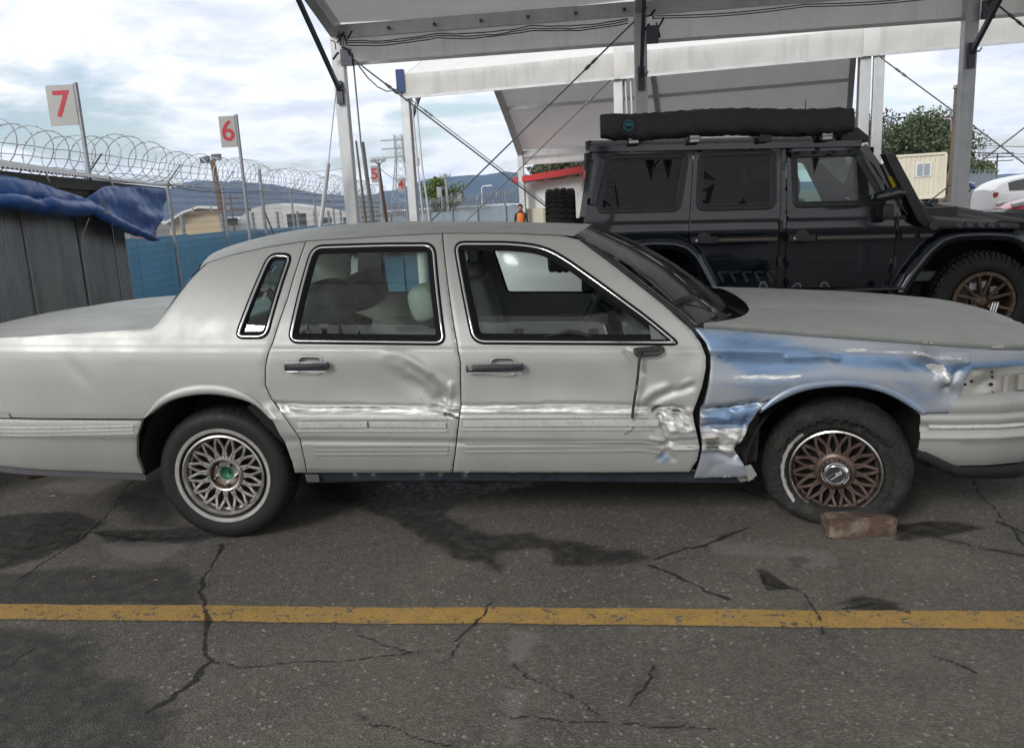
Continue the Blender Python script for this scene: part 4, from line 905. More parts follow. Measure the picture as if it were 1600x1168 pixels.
mb = MB(); mb.lathe([(.221,-.0005),(.2225,-.004),(.238,-.0085),(.2405,-.0055)], (0,0,0), 'Y', 96); ob.append(mb.build('whitewall', 'whitewall', rw_, True))
ob += rim('alloy', 'alloy', rw_)+[spokes(0, 'alloy', rw_)]
mb = MB(); mb.lathe([(.090,.040),(.088,.016),(.080,.008),(.073,.012),(.070,.034),(.066,.040),(.034,.042),(.033,.06)], (0,0,0), 'Y', 48); ob.append(mb.build('hub', 'alloy', rw_, True))
mb = MB(); mb.lathe([(.0715,.022),(.0695,.034),(.060,.0395)], (0,0,0), 'Y', 40); ob.append(mb.build('hub_rust', 'rust', rw_, True))
mb = MB(); mb.lathe([(.0335,.0405),(.030,.046),(.020,.054),(.0005,.056)], (0,0,0), 'Y', 30); mb.box((.002,.044,-.004),(.012,.056,.010)); ob.append(mb.build('hub_centre', 'green_hub', rw_, True))
for k in range(5):
    a = 2*math.pi*k/5-math.pi/2+.03; mb = MB(); mb.lathe([(.0005,.010),(.006,.011),(.0095,.018),(.0105,.042)], (.052*math.cos(a),0,.052*math.sin(a)), 'Y', 6); ob.append(mb.build('lug_nut', 'dull_chrome', rw_))
place(ob, T)
fw_ = bpy.data.objects.new('front_wheel', None); link(fw_, sedan); PINV[fw_.name] = Matrix.Identity(4); fw_['label'] = 'front wheel with brake-dust brown alloy and torn flat tyre'
ob = [tyre('tyre', 'worn_tyre', fw_, .272)]
mb = MB(); mb.lathe([(.224,.001),(.226,-.007),(.238,-.012),(.241,-.008)], (0,0,0), 'Y', 40, a0=R_(128), a1=R_(232), dr=lambda t, j: .006*mnoise.noise(Vector((t*9, j*3, 0)))); ob.append(mb.build('whitewall', 'whitewall', fw_, True))
# shredded sidewall flap
mb = MB(); mb.lathe([(.256,-.020),(.270,-.031),(.290,-.032),(.312,-.012)], (0,0,0), 'Y', 90, a0=R_(35), a1=R_(158), dr=lambda t, j: (.022*mnoise.noise(Vector((t*13, 3, 1)))+.014*mnoise.noise(Vector((t*45, 7, 1))) if j == 0 else .004*mnoise.noise(Vector((t*20, j*5, 2))))); ob.append(mb.build('torn_sidewall', 'worn_tyre', fw_, True))
mb = MB(); mb.lathe([(.214,-.004),(.228,-.012),(.244,-.012)], (0,0,0), 'Y', 60, a0=R_(-60), a1=R_(60), dr=lambda t, j: .008*mnoise.noise(Vector((t*7, j, 5)))); ob.append(mb.build('sidewall_scuff', 'worn_tyre', fw_, True))
ob += rim('rusty_alloy', 'dull_chrome', fw_)+[spokes(0, 'rusty_alloy', fw_)]
mb = MB(); mb.lathe([(.092,.042),(.090,.020),(.082,.012),(.072,.010),(.066,.002)], (0,0,0), 'Y', 48); ob.append(mb.build('hub', 'rusty_alloy', fw_, True))
mb = MB(); mb.lathe([(.068,.006),(.066,-.012),(.060,-.022),(.050,-.030),(.046,-.030),(.045,-.026)], (0,0,0), 'Y', 48); ob.append(mb.build('centre_cap', 'chrome', fw_, True))
mb = MB(); mb.lathe([(.046,-.0275),(.0005,-.0275)], (0,0,0), 'Y', 40); ob.append(mb.build('cap_face', 'black_plastic', fw_))
mb = MB(); ca, sa = math.cos(R_(38)), math.sin(R_(38))
def em(a, b): return (a*ca-b*sa, -.029, a*sa+b*ca)
for a, b in (((-.03,-.0085),(.03,-.0085)),((.03,-.0085),(.03,.0085)),((.03,.0085),(-.03,.0085)),((-.03,.0085),(-.03,-.0085)),((.008,-.0085),(.008,.0085)),((-.0,0),(.03,0))): mb.tube([em(*a), em(*b)], .0013, 5)
mb.tube([(.0425*math.cos(t), -.028, .0425*math.sin(t)) for t in [2*math.pi*i/40 for i in range(40)]], .001, 5, True); ob.append(mb.build('emblem', 'chrome', fw_))
place(ob, Matrix.Translation((2.965, .115, .275)) @ Matrix.Rotation(R_(-17), 4, 'Z') @ Matrix.Rotation(R_(2), 4, 'X') @ Matrix.Translation((0, -.115, 0)))
# far wheels
for x, z in ((0., .338), (2.965, .30)):
    e = bpy.data.objects.new('rear_wheel' if x == 0 else 'front_wheel', None); link(e, sedan); PINV[e.name] = Matrix.Identity(4)
    T2 = Matrix.Translation((x, 2*YC, z)) @ Matrix.Rotation(math.pi, 4, 'Z'); o1 = [tyre('tyre', 'tyre_rubber', e, seg=120)]+rim('alloy', 'alloy', e); place(o1, T2)
# ------------------------------------------------------------------ timber block chocking the flat tyre
bm = bmesh.new(); bmesh.ops.create_cube(bm, size=1)
A0 = Vector((*atZ(1297,844)[:2], 0)); A1 = Vector((*atZ(1402,838)[:2], 0)); dv = (A1-A0); ln = dv.length; ang = math.atan2(dv.y, dv.x)
bmesh.ops.subdivide_edges(bm, edges=bm.edges[:], cuts=14, use_grid_fill=True)
for v in bm.verts:
    c = v.co.copy(); v.co = Vector(((c.x+.5)*ln, (c.y+.5)*.125, (c.z+.5)*.088))
    e_ = .5-max(0, max(abs(c.x)*1.0, 0)); n_ = mnoise.noise(v.co*22); v.co += Vector((n_*.004, mnoise.noise(v.co*30+Vector((3,1,2)))*.004, mnoise.noise(Vector((v.co.x*9, v.co.y*50, v.co.z*60)))*.003))
    edge = (abs(c.y) > .45)+(abs(c.z) > .45)+(abs(c.x) > .45)
    if edge >= 2: v.co -= Vector((c.x*.012, c.y*.016, c.z*.014))*(1+1.2*n_)
    if c.z > .3 and c.y < -.3 and .0 < c.x < .42: v.co.y += .007; v.co.z -= .006
bm.transform(Matrix.Translation(A0+Vector((0,0,.001))) @ Matrix.Rotation(ang, 4, 'Z'))
me = bpy.data.meshes.new('timber_block'); bm.to_mesh(me); bm.free(); me.materials.append(M['wood']); me.polygons.foreach_set('use_smooth', [True]*len(me.polygons)); me.set_sharp_from_angle(angle=R_(35))
blk = tag(link(bpy.data.objects.new('timber_block', me)), 'weathered chipped timber block wedged in front of the flat tyre', 'wood block')
# ------------------------------------------------------------------ tents
def fabric(name, base, tr, dirt, streak=True):
    mt = mat(name, base, .6, 0, var=tuple(c*.93 for c in base), vscale=1.5, bump=.15, bscale=8, dirt=dirt, dscale=5, dcol=tuple(c*.45 for c in base), streak=streak)
    n = mt.node_tree.nodes; l = mt.node_tree.links.new; p = n['Principled BSDF']; o = n['Material Output']; t = n.new('ShaderNodeBsdfTranslucent'); mx = n.new('ShaderNodeMixShader')
    src = p.inputs['Base Color'].links[0].from_socket; l(src, t.inputs[0]); mx.inputs[0].default_value = tr; l(p.outputs[0], mx.inputs[1]); l(t.outputs[0], mx.inputs[2]); l(mx.outputs[0], o.inputs[0]); return mt
fabric('roof_canvas', (.80,.785,.765), .19, .10, False); fabric('valance_canvas', (.76,.75,.715), .36, .35)
mat('tent_aluminium', (.56,.57,.58), .45, .35, var=(.48,.49,.50), vscale=5, rvar=.08, dirt=.4, dscale=4, dcol=(.25,.24,.22), streak=True)
mat('dark_steel', (.10,.105,.13), .5, .4, var=(.07,.075,.09), vscale=6)
mat('cable_steel', (.17,.175,.18), .45, .6); mat('black_cable', (.015,.015,.015), .6)
mat('navy_cap', (.02,.045,.16), .5)
def tent(root, nodes_near, nodes_far, nodes_ridge, zt, vh, curved=False, parts=('near','far'), rw=(.16,.22), bays=None, canvas='roof_canvas', postw=(.17,.20)):
    """nodes_*: plan positions of the frames; zt = (near eave, ridge, far eave) heights of the roof skin; vh = valance drop"""
    n = len(nodes_near); zn, zr, zf = zt; ax = (Vector(nodes_near[1])-Vector(nodes_near[0])).normalized()
    def sec(k, t):       # point on the roof skin of frame k, t 0 near eave .. 1 ridge .. 2 far eave
        a, r, b = Vector(nodes_near[k]), Vector(nodes_ridge[k]), Vector(nodes_far[k])
        if t <= 1: p = a.lerp(r, t); z = zn+(zr-zn)*t
        else:
            s = t-1; p = r.lerp(b, s); z = zr+(zf-zr)*(s if not curved else s**1.35)
        return Vector((p.x, p.y, z))
    for k in range(n-1):
        V = []; F = []; m_ = 40
        for i in range(m_+1):
            for j in range(5):
                p = sec(k, 2*i/m_).lerp(sec(k+1, 2*i/m_), j/4); sag = .05*math.sin(math.pi*j/4); V.append((p.x, p.y, p.z-sag))
        for i in range(m_):
            for j in range(4): F.append((i*5+j, i*5+j+1, (i+1)*5+j+1, (i+1)*5+j))
        mesh('roof_canvas', V, F, canvas, root, True)
        for side, ev in (('near', 0), ('far', 2)):
            if side not in parts: continue
            a = sec(k, ev); b = sec(k+1, ev); nr = (Vector(nodes_near[k])-Vector(nodes_far[k])).normalized()*(1 if ev == 0 else -1)
            def vf(s, t): p = a.lerp(b, s); w_ = .012*math.sin(s*38+t*3)+.02*math.sin(s*9+1)*t; q = nr*(.13+w_*t); return (p.x+q.x, p.y+q.y, p.z+.02-vh*t-.02*math.sin(math.pi*s))
            grid('valance', vf, 40, 5, 'valance_canvas', root)
            MB().beam(a+Vector((0,0,-.14)), b+Vector((0,0,-.14)), .10, .20).build('eave_beam', 'tent_aluminium', root)
            q = nr*.14; MB().beam(a+Vector((q.x,q.y,-vh+.0)), b+Vector((q.x,q.y,-vh)), .03, .05).build('valance_hem', 'tent_aluminium', root)
        for t in (.33, .66, 1., 1.34, 1.67):
            a = sec(k, t)-Vector((0,0,.10)); b = sec(k+1, t)-Vector((0,0,.10)); MB().beam(a, b, .07, .10).build('purlin', 'tent_aluminium', root)
    for k in range(n):
        pts = [sec(k, 2*i/16)-Vector((0,0,.13)) for i in range(17)]
        for s0, s1 in ((0, 8), (8, 16)):
            mb = MB()
            for i in range(s0, s1): mb.beam(pts[i], pts[i+1]+(pts[i+1]-pts[i])*.02, *rw)
            mb.build('rafter', 'tent_aluminium', root)
        for nd, z in ((nodes_near[k], zn), (nodes_far[k], zf)):
            g = gz(nd[1]) if abs(nd[1]) < 50 else .09; p = Vector(nd); mb = MB()
            mb.beam((p.x,p.y,g), (p.x,p.y,z-.06), *postw, up=(ax.x,ax.y,0)); mb.build('post', 'tent_aluminium', root, bevel=.015)
            mb = MB(); mb.box((p.x-.18,p.y-.18,g),(p.x+.18,p.y+.18,g+.02)); mb.build('base_plate', 'tent_aluminium', root)
    return sec
t1 = thing('frame_tent', 'large white frame tent whose roof shelters the parked vehicles', 'tent', tuple(site(2.5, 2.6, 0)))
XS = [-2.36, 2.53, 7.43, 12.33]
T1N = [tuple(site(x, -4.3)) for x in XS]; T1F = [tuple(site(x, 10.1)) for x in XS]; T1R = [tuple(site(x, 2.9)) for x in XS]
tent(t1, T1N, T1F, T1R, (4.60, 6.6, 4.60), .62, parts=('far',))
for k, x in enumerate(XS[:3]):   # knee struts, brackets, wall cables
    a = atS({0:535,1:1006,2:1519}[k], {0:140,1:118,2:82}[k], 9.95); zb = a[2]; p = Vector(site(x, 9.98, zb)); q = Vector(site(x, 7.6, 5.14 if k != 1 else 5.14))
    MB().beam(p, q, .055, .075).build('knee_strut', 'dark_steel', t1)
    mb = MB(); c = Vector(site(x, 9.98, zb)); mb.box((c.x-.05,c.y-.03,c.z-.22),(c.x+.05,c.y+.02,c.z+.14)); mb.build('bracket', 'dark_steel', t1)
    MB().tube([c+Vector((.0,-.05,.02)), c+Vector((.07,-.09,.0)), c+Vector((.10,-.09,.05))], .012, 6).build('hook', 'dark_steel', t1)
def cable(p, q, r, root, tb=None, sag=0., mt='cable_steel'):
    p = Vector(p); q = Vector(q); n = 14; MB().tube([p.lerp(q, i/n)-Vector((0,0,sag*math.sin(math.pi*i/n))) for i in range(n+1)], r, 5).build('brace_cable', mt, root, True)
    if tb:
        a = p.lerp(q, tb); d = (q-p).normalized(); mb = MB(); mb.tube([a-d*.10, a-d*.02], .022, 6); mb.tube([a+d*.10+Vector((.028*math.cos(t), 0, 0))*0+d*(.07*math.sin(t))+d.orthogonal().normalized()*(.028*math.cos(t)) for t in [2*math.pi*i/10 for i in range(10)]], .009, 5, True); mb.tube([a-d*.0+d*(-.02+.05*math.sin(t))+d.orthogonal().normalized()*(.026*math.cos(t)) for t in [2*math.pi*i/10 for i in range(10)]], .008, 5, True); mb.build('turnbuckle', 'cable_steel', root, True)
zb = .3
cable(site(XS[0]+.1,10.0,4.15), site(XS[1]-.1,10.0,zb), .014, t1, .16); cable(site(XS[1]-.1,10.0,4.25), site(XS[0]+.1,10.0,zb), .014, t1, .14)
cable(site(XS[2]+.1,10.0,4.3), site(XS[3]-.1,10.0,zb), .014, t1, .10)
# two hanging guy rods beside the end post, the sagging cord between the tents
a = Vector(site(XS[0]+.26,10.02,4.1)); MB().tube([a, Vector(atS(564,225,10.0)), Vector(atS(567,240,10.0))], .016, 6).build('guy_rod', 'cable_steel', t1); MB().tube([Vector(atS(566,222,10.0)), Vector(atS(584,355,10.0))*1.0], .035, 8).build('guy_tube', 'cable_steel', t1)
MB().tube([Vector(atS(525,140,9.6)), Vector(atS(513,255,9.6))], .012, 6).build('guy_rod', 'tent_aluminium', t1); MB().tube([Vector(atS(513,255,9.6)), Vector(atS(500,362,9.6))], .035, 8).build('guy_tube', 'tent_aluminium', t1)
mb = MB(); P = [Vector(atS(u, v, ys)) for u, v, ys in ((558,98,10.2),(562,105,10.6),(575,122,11.5),(590,136,13),(605,143,14.2),(618,141,15.0),(622,138,15.2))]; mb.tube(P, .012, 5); mb.build('hanging_cord', 'black_cable', t1, True)
mb = MB(); rnd = random.Random(4)
for k in range(3):
    pts = [Vector(site(XS[0]+.2+4.5*i/30, 9.9-.02*k, 4.22+.03*k-.05*math.sin(math.pi*((i*3/30) % 1))+rnd.uniform(-.008,.008))) for i in range(31)]; mb.tube(pts, .009, 5)
for k in range(2):
    pts = [Vector(site(XS[1]+.2+4.5*i/30, 9.9-.02*k, 4.26+.03*k-.04*math.sin(math.pi*((i*2/30) % 1)))) for i in range(31)]; mb.tube(pts, .008, 5)
mb.build('wiring_loom', 'black_cable', t1, True)
for k, x in enumerate(XS[:3]):   # tangle of fittings where wires gather at the post heads
    mb = MB(); c = Vector(site(x+.13, 9.9, 4.22))
    for i in range(9): p = c+Vector((rnd.uniform(-.1,.12), rnd.uniform(-.06,.06), rnd.uniform(-.16,.2))); q = p+Vector((rnd.uniform(-.12,.14), rnd.uniform(-.04,.04), rnd.uniform(-.2,.2))); mb.tube([p, p.lerp(q,.5)+Vector((.03,0,.04)), q], rnd.uniform(.008,.02), 5)
    mb.build('cable_fitting', 'black_cable', t1, True)
    MB().box(tuple(c+Vector((-.04,.0,-.32))), tuple(c+Vector((.14,.05,-.06)))).build('gusset', 'dark_steel', t1)
for i in range(6): p = site(XS[0]+.9+i*.75, 9.98, 4.44); MB().lathe([(.0005,-.03),(.025,-.03),(.03,0)], tuple(p), 'Y', 8).build('rivet', 'dark_steel', t1)
# tent further back
t2 = thing('frame_tent', 'second white frame tent standing behind the first, open sided with streaked valance', 'tent', tuple(site(2.5, 20, 0)))
p0 = site(-2.60, 15.75); p1 = site(7.15, 14.2); adv = (p1-p0)/np.linalg.norm(p1-p0); step = np.linalg.norm(p1-p0)/2; per = np.array([-adv[1], adv[0], 0])
T2N = [tuple(p0+adv*step*k) for k in range(5)]; T2R = [tuple(p0+adv*(step*k+(.45 if k == 2 else 0))+per*5.0) for k in range(5)]; T2F = [tuple(p0+adv*(step*k+(.9 if k == 2 else 0))+per*10.3) for k in range(5)]
tent(t2, T2N[:3], T2F[:3], T2R[:3], (4.60, 6.6, 3.45), .50, True)
t3 = thing('frame_tent', 'white tent bay that carries on from the second tent to the right', 'tent', tuple(T2N[3]))
tent(t3, [tuple(np.array(T2N[2])+adv*.25)]+T2N[3:], [tuple(np.array(T2R[2])+adv*.25+per*1.)]+[tuple(np.array(q)+per*1.) for q in T2R[3:]], [tuple(np.array(T2R[2])+adv*.25)]+T2R[3:], (4.60, 6.6, 6.5), .50, False, parts=('near',))
for k in range(3):
    p = Vector(T2N[k])+Vector(per)*.1; q = Vector(T2N[k])+Vector(per)*1.5
    MB().beam((p.x,p.y,3.5), (q.x,q.y,4.85), .06, .08).build('knee_strut', 'dark_steel', t2)
    for dx_ in (.16, .27): r = Vector(T2N[k])+Vector(adv)*dx_-Vector(per)*.05; MB().tube([(r.x,r.y,4.1),(r.x+.03,r.y,2.6),(r.x+.12*dx_*6,r.y,.09)], .022, 6).build('guy_rod', 'tent_aluminium', t2)
    r = Vector(T2N[k])+Vector(adv)*.16-Vector(per)*.05; MB().tube([(r.x+.03,r.y,2.75),(r.x+.035,r.y,2.58)], .05, 8).build('ratchet', 'tent_aluminium', t2)
def t2p(s, z): p = p0+adv*step*s; return (p[0], p[1]-.08, z)
cable(t2p(.03,4.05), t2p(.97,.3), .012, t2, .08); cable(t2p(.97,4.1), t2p(.03,.3), .012, t2, .1); cable(t2p(2.05,4.05), t2p(2.97,.3), .014, t2, .08); cable(t2p(2.97,4.1), t2p(2.03,.3), .014, t2); 
c = Vector(T2N[0]); mb = MB(); mb.box((c.x-.16,c.y-.2,4.22),(c.x+.02,c.y-.02,4.72)); mb.build('end_cap', 'navy_cap', t2)
c = Vector(T2N[1]); MB().box((c.x-.10,c.y-.17,4.08),(c.x+.30,c.y-.145,4.72)).build('joint_cover', 'roof_canvas', t2, True, bevel=.01); c = Vector(T2N[2]); MB().box((c.x-.10,c.y-.17,4.08),(c.x+.22,c.y-.145,4.72)).build('joint_cover', 'roof_canvas', t2, True, bevel=.01)
# ------------------------------------------------------------------ helpers that find ground points
def HZ(u): return 361.4-.05132*u
def gp(u, d): p = atD(u, HZ(u), d); return np.array([p[0], p[1], gz(p[1])])
def zpx(u, v, d): return atD(u, v, d)[2]
# ------------------------------------------------------------------ shed with a rolled tarpaulin
mat('corrugated_steel', (.36,.375,.38), .45, .3, var=(.30,.31,.315), vscale=3, rvar=.1, dirt=.6, dscale=5, dcol=(.10,.10,.10), streak=True)
mat('fascia', (.07,.07,.068), .8, 0, var=(.08,.078,.072), vscale=8, bump=.3, bscale=30)
mat('tarpaulin', (.008,.085,.36), .4, 0, var=(.015,.14,.5), vscale=2.5, rvar=.1, bump=.5, bscale=9)
mat('rope', (.42,.40,.34), .9)
shed = thing('metal_shed', 'low shed of dark corrugated metal under a rolled blue tarpaulin', 'shed', tuple(gp(120, 7.5)))
A = atD(0, 262, 6.0); B = atD(258, 290, 10.5); E0 = A+(A-B)*.45; ev = (B-E0); el = np.linalg.norm(ev[:2]); ed = ev/np.linalg.norm(ev); en = np.array([ed[1], -ed[0], 0]); en /= np.linalg.norm(en)   # en points to the camera side
if en@(CAM-A) < 0: en = -en
def shp(s, z, off): p = E0+ev*s; return np.array([p[0]+en[0]*off, p[1]+en[1]*off, z])
sc_ = lambda u: (lambda d: None)(u)
def s_at(u):           # parameter along the eave where the pixel column meets its plane
    lo, hi = 0., 1.
    for _ in range(40):
        m_ = (lo+hi)/2; p = shp(m_, 1.9, 0); q = p-CAM; uu = 800+FPX*(q@RGT)/(q@_f)
        if uu < u: lo = m_
        else: hi = m_
    return lo
ze = float(A[2]); sC = s_at(226)
mb = MB(); npt = int(el*sC/.0125); V = []; F = []
for i in range(npt+1):
    s = sC*i/npt; o_ = -.30+.021*math.sin(s*el/.076*2*math.pi); V += [tuple(shp(s, .05, o_)), tuple(shp(s, ze-.10, o_))]
for i in range(npt): F.append((2*i, 2*i+2, 2*i+3, 2*i+1))
mesh('corrugated_wall', V, F, 'corrugated_steel', shed, True)
wv = []; 
for i in range(61): wv += [tuple(shp(sC, .05, -.30)-en*2.2*i/60+ed*.012*math.sin(i*1.6)), tuple(shp(sC, ze-.05, -.30)-en*2.2*i/60+ed*.012*math.sin(i*1.6))]
mesh('corrugated_wall', wv, [(2*i, 2*i+1, 2*i+3, 2*i+2) for i in range(60)], 'corrugated_steel', shed, True)
for s in (sC*.30, sC*.52, sC*.74, sC*.92): MB().beam(shp(s, .05, -.275), shp(s, ze-.12, -.275), .035, .012, tuple(en)).build('batten', 'corrugated_steel', shed)
mesh('eave_fascia', [tuple(shp(s, ze-.02+dz, o_)) for s in (0, 1) for o_ in (.0, -.03) for dz in (0, -.16)], [(0,1,5,4),(2,6,7,3),(0,4,6,2),(1,3,7,5),(4,5,7,6),(0,2,3,1)], 'fascia', shed)
V = []; F = []
for i in range(int(el/.019)+1):
    s = i*.019/el; zo = .010*math.sin(i*.019/.076*2*math.pi); V += [tuple(shp(s, ze+zo, .03)), tuple(shp(s, ze+.55+zo, -2.6))]
for i in range(len(V)//2-1): F.append((2*i, 2*i+2, 2*i+3, 2*i+1))
mesh('corrugated_roof', V, F, 'corrugated_steel', shed, True)
MB().beam(shp(.0, ze-.10, -.10), shp(sC, ze-.10, -.10), .25, .04).build('soffit', 'fascia', shed)
tarp = thing('blue_tarpaulin', 'blue tarpaulin rolled up and tied with rope along the shed eave', 'tarp', tuple(shp(.7, 0, .05)))
def tpx(u, v):
    s = s_at(u) if u > -5 else s_at(0)+(u*.0011); p = shp(s, 0, 0); q = p-CAM; d = q@_f/(1); zz_ = None
    lo, hi = -1., 4.
    for _ in range(40):
        m_ = (lo+hi)/2; r = shp(s, m_, 0)-CAM; vv = 584-FPX*(r@UPV)/(r@_f)
        if vv > v: lo = m_
        else: hi = m_
    return (s*el, lo)
def tpiece(name, px, roll, seed):
    ol = [tpx(u, v) for u, v in px]; vo, tr = cdt(resample(chaikin(ccw(ol), 1), .035), [], .04, .03); s, z = vo[:,0], vo[:,1]
    d = segdist(s, z, ccw(ol)+[ccw(ol)[0]]); off = .05+(fbm(s*2.2, z*6, seed)-.5)*.09+.014*np.sin(s*3+z*20+4*fbm(s*1.5, z*2, seed+2))+roll*np.sqrt(np.clip(d, 0, .09)/.09)*.10
    V = [shp(a/el, b, o_) for a, b, o_ in zip(s, z, off)]; m_ = mesh(name, V, tr.tolist(), 'tarpaulin', tarp, True); md = m_.modifiers.new('cloth', 'SOLIDIFY'); md.thickness = .006; return m_
tpiece('hanging_sheet', [(-60,266),(0,273),(50,285),(100,302),(122,310),(118,320),(60,318),(0,312),(-60,306)], .2, 3)
tpiece('rolled_bundle', [(-60,300),(0,300),(20,302),(40,311),(52,306),(100,311),(122,309),(132,318),(128,334),(110,340),(60,339),(0,328),(-60,322)], 1.0, 5)
tpiece('tied_corner', [(122,311),(140,299),(158,290),(200,291),(230,294),(255,297),(250,318),(240,340),(226,377),(205,370),(180,362),(150,350),(128,336),(128,320)], .1, 9)
tpiece('rolled_edge', [(126,312),(140,318),(165,334),(200,356),(228,372),(226,379),(200,372),(170,360),(140,346),(127,336)], .9, 12)
for px in ([(48,268),(52,276),(54,285)], [(153,276),(157,283),(158,290)], [(250,284),(254,290),(256,296)], [(121,310),(124,320),(126,333),(120,335),(131,335)]):
    MB().tube([Vector(shp(a/el, b, .2 if px[0][0] == 121 else .12)) for a, b in [tpx(*q) for q in px]], .008, 5).build('rope_tie', 'rope', tarp, True)
MB().tube([Vector(shp(a/el, b, .03)) for a, b in [tpx(*q) for q in ((127,341),(120,354),(113,365),(108,381))]], .008, 5).build('loose_rope', 'rope', tarp, True)
# ------------------------------------------------------------------ perimeter fence with razor wire
mat('galvanised', (.36,.38,.40), .45, .5, var=(.27,.285,.30), vscale=6, rvar=.1, dirt=.3, dscale=8, dcol=(.2,.19,.18))
mat('wire', (.25,.26,.27), .45, .7); mat('blue_slat', (.09,.40,.66), .5, 0, var=(.07,.32,.55), vscale=1.2, dirt=.3, dscale=2, dcol=(.02,.08,.17), streak=True)
mat('grey_slat', (.27,.32,.35), .5, 0, var=(.21,.26,.29), vscale=.8, dirt=.4, dscale=1.2, dcol=(.12,.15,.17), streak=True)
fence = thing('chain_link_fence', 'galvanised chain-link fence topped by barbed wire and a long razor wire coil', 'fence', tuple(gp(285, 15.5)))
F0 = gp(-60, 9.2); F1 = gp(594, 42.); fl = np.linalg.norm((F1-F0)[:2]); fdv = (F1-F0)/fl; fdv[2] = 0; fnv = np.array([fdv[1], -fdv[0], 0])
def fp(s, z, off=0.): return np.array([F0[0]+fdv[0]*s+fnv[0]*off, F0[1]+fdv[1]*s+fnv[1]*off, .09+z])
H_ = 2.16
s = 0.; k = 0
while s <= fl:
    tall = k == 4
    mb = MB(); mb.tube([fp(s, -.1), fp(s, H_+(.55 if tall else .05))], .045 if tall else .032, 10); mb.build('fence_post', 'galvanised', fence, True)
    if not tall: MB().beam(fp(s, H_+.03), fp(s-.02, H_+.36, .30), .045, .012).build('barb_arm', 'galvanised', fence)
    else: MB().tube([fp(s, 1.7), fp(s+1.7, .1)], .024, 8).build('post_brace', 'galvanised', fence, True)
    s += 3.05; k += 1
for z in (H_,): MB().tube([fp(0, z), fp(fl, z)], .018, 6).build('fence_rail', 'galvanised', fence, True)
for z, o_ in ((H_+.13,.10),(H_+.24,.20),(H_+.35,.29)): MB().tube([fp(fl*i/80, z-.02*abs(math.sin(i*1.2)), o_) for i in range(81)], .005, 3).build('barbed_wire', 'wire', fence)
def coil(root, fn, L_, dia, pitch, r, zc, off=0.):
    n = int(L_/pitch)*20; rnd = random.Random(3); P = []
    for i in range(n+1):
        t = i/20*2*math.pi; s = L_*i/n; d2 = dia/2*(1+.10*math.sin(s*1.9)+.06*math.sin(s*5.3)); P.append(Vector(fn(s+pitch*.34*math.sin(t*1.0+.4), zc+d2*math.sin(t)-.05*math.sin(s*1.1), off+d2*math.cos(t))))
    mb = MB(); mb.tube(P, r, 4); o = mb.build('razor_wire', 'wire', root, True)
    b = MB()
    for i in range(0, n, 2):       # barbs
        p = P[i]; b.add([p+Vector((-.018,0,.009)), p+Vector((.018,0,-.009)), p+Vector((.0,.012,.014)), p+Vector((0,-.012,-.014))], [(0,2,1),(0,1,3)])
    st = b.build('wire_barb', 'wire', root, fixn=False); st['kind'] = 'stuff'; return o
coil(fence, fp, fl, .66, .40, .0065, H_+.30, .16)
mb = MB()         # woven mesh: zig-zag wires
def weave(s0, s1, pit, r):
    s = s0; zs = np.arange(0, H_, pit); 
    while s < s1:
        for ph in (0, 1): pass
        pts = [fp(s+(pit*.52 if (i % 2) else -.02*pit), z, .004 if (i % 2) else -.004) for i, z in enumerate(zs)]; mb.tube(pts, r, 3, cap=False); s += pit
weave(2.2, 14, .062, .0042); weave(14, fl, .11, .006)
st = mb.build('woven_mesh', 'wire', fence, fixn=False); st['kind'] = 'stuff'
# blue privacy fence beyond
bf = thing('privacy_fence', 'bright blue slatted privacy fence behind the chain-link', 'fence', tuple(fp(fl*.3, 0, -.2)))
nseg = 14
for i in range(nseg):
    a = fp(fl*(i+.003)/nseg, .64-.03*i*.3, -.16); b = fp(fl*(i+.997)/nseg, .64-.03*i*.3, -.16); MB().beam(a, b, .03, 1.26-.02*i).build('slat_panel', 'blue_slat', bf)
for i in range(nseg+1): MB().tube([fp(fl*i/nseg+.03, -.1, -.24), fp(fl*i/nseg+.03, 1.62, -.24)], .045, 8).build('fence_post', 'galvanised', bf, True)
# grey slatted fence that closes the far end of the yard
gf_ = thing('privacy_fence', 'grey slatted yard fence topped with dense razor coils below the mountains', 'fence', tuple(gp(760, 33)))
g0 = gp(560, 46.); g1 = gp(960, 27.); dv2 = g1-g0; L2 = np.linalg.norm(dv2[:2]); gu = dv2/L2
for i in range(10):
    a = g0+dv2*(i+.004)/10; b = g0+dv2*(i+.996)/10; f_ = lambda t: 1.18+.52*t
    V = []; 
    for P_, t in ((a, i/10), (b, (i+1)/10)):
        for o_ in (-.02, .02): V += [(P_[0]+gu[1]*o_, P_[1]-gu[0]*o_, 0.), (P_[0]+gu[1]*o_, P_[1]-gu[0]*o_, f_(t))]
    mesh('slat_panel', V, [(0,1,5,4),(2,6,7,3),(1,3,7,5),(0,2,3,1),(4,5,7,6)], 'grey_slat', gf_)
    MB().tube([(a[0]-.05,a[1]-.08,0),(a[0]-.05,a[1]-.08,f_(i/10)+.15)], .04, 8).build('fence_post', 'galvanised', gf_, True)
for k in range(2): coil(gf_, lambda s, z, o_: (g0[0]+gu[0]*s+gu[1]*o_, g0[1]+gu[1]*s-gu[0]*o_, z+.52*s/L2), L2, .55, .22, .008, 1.42+.10*k)
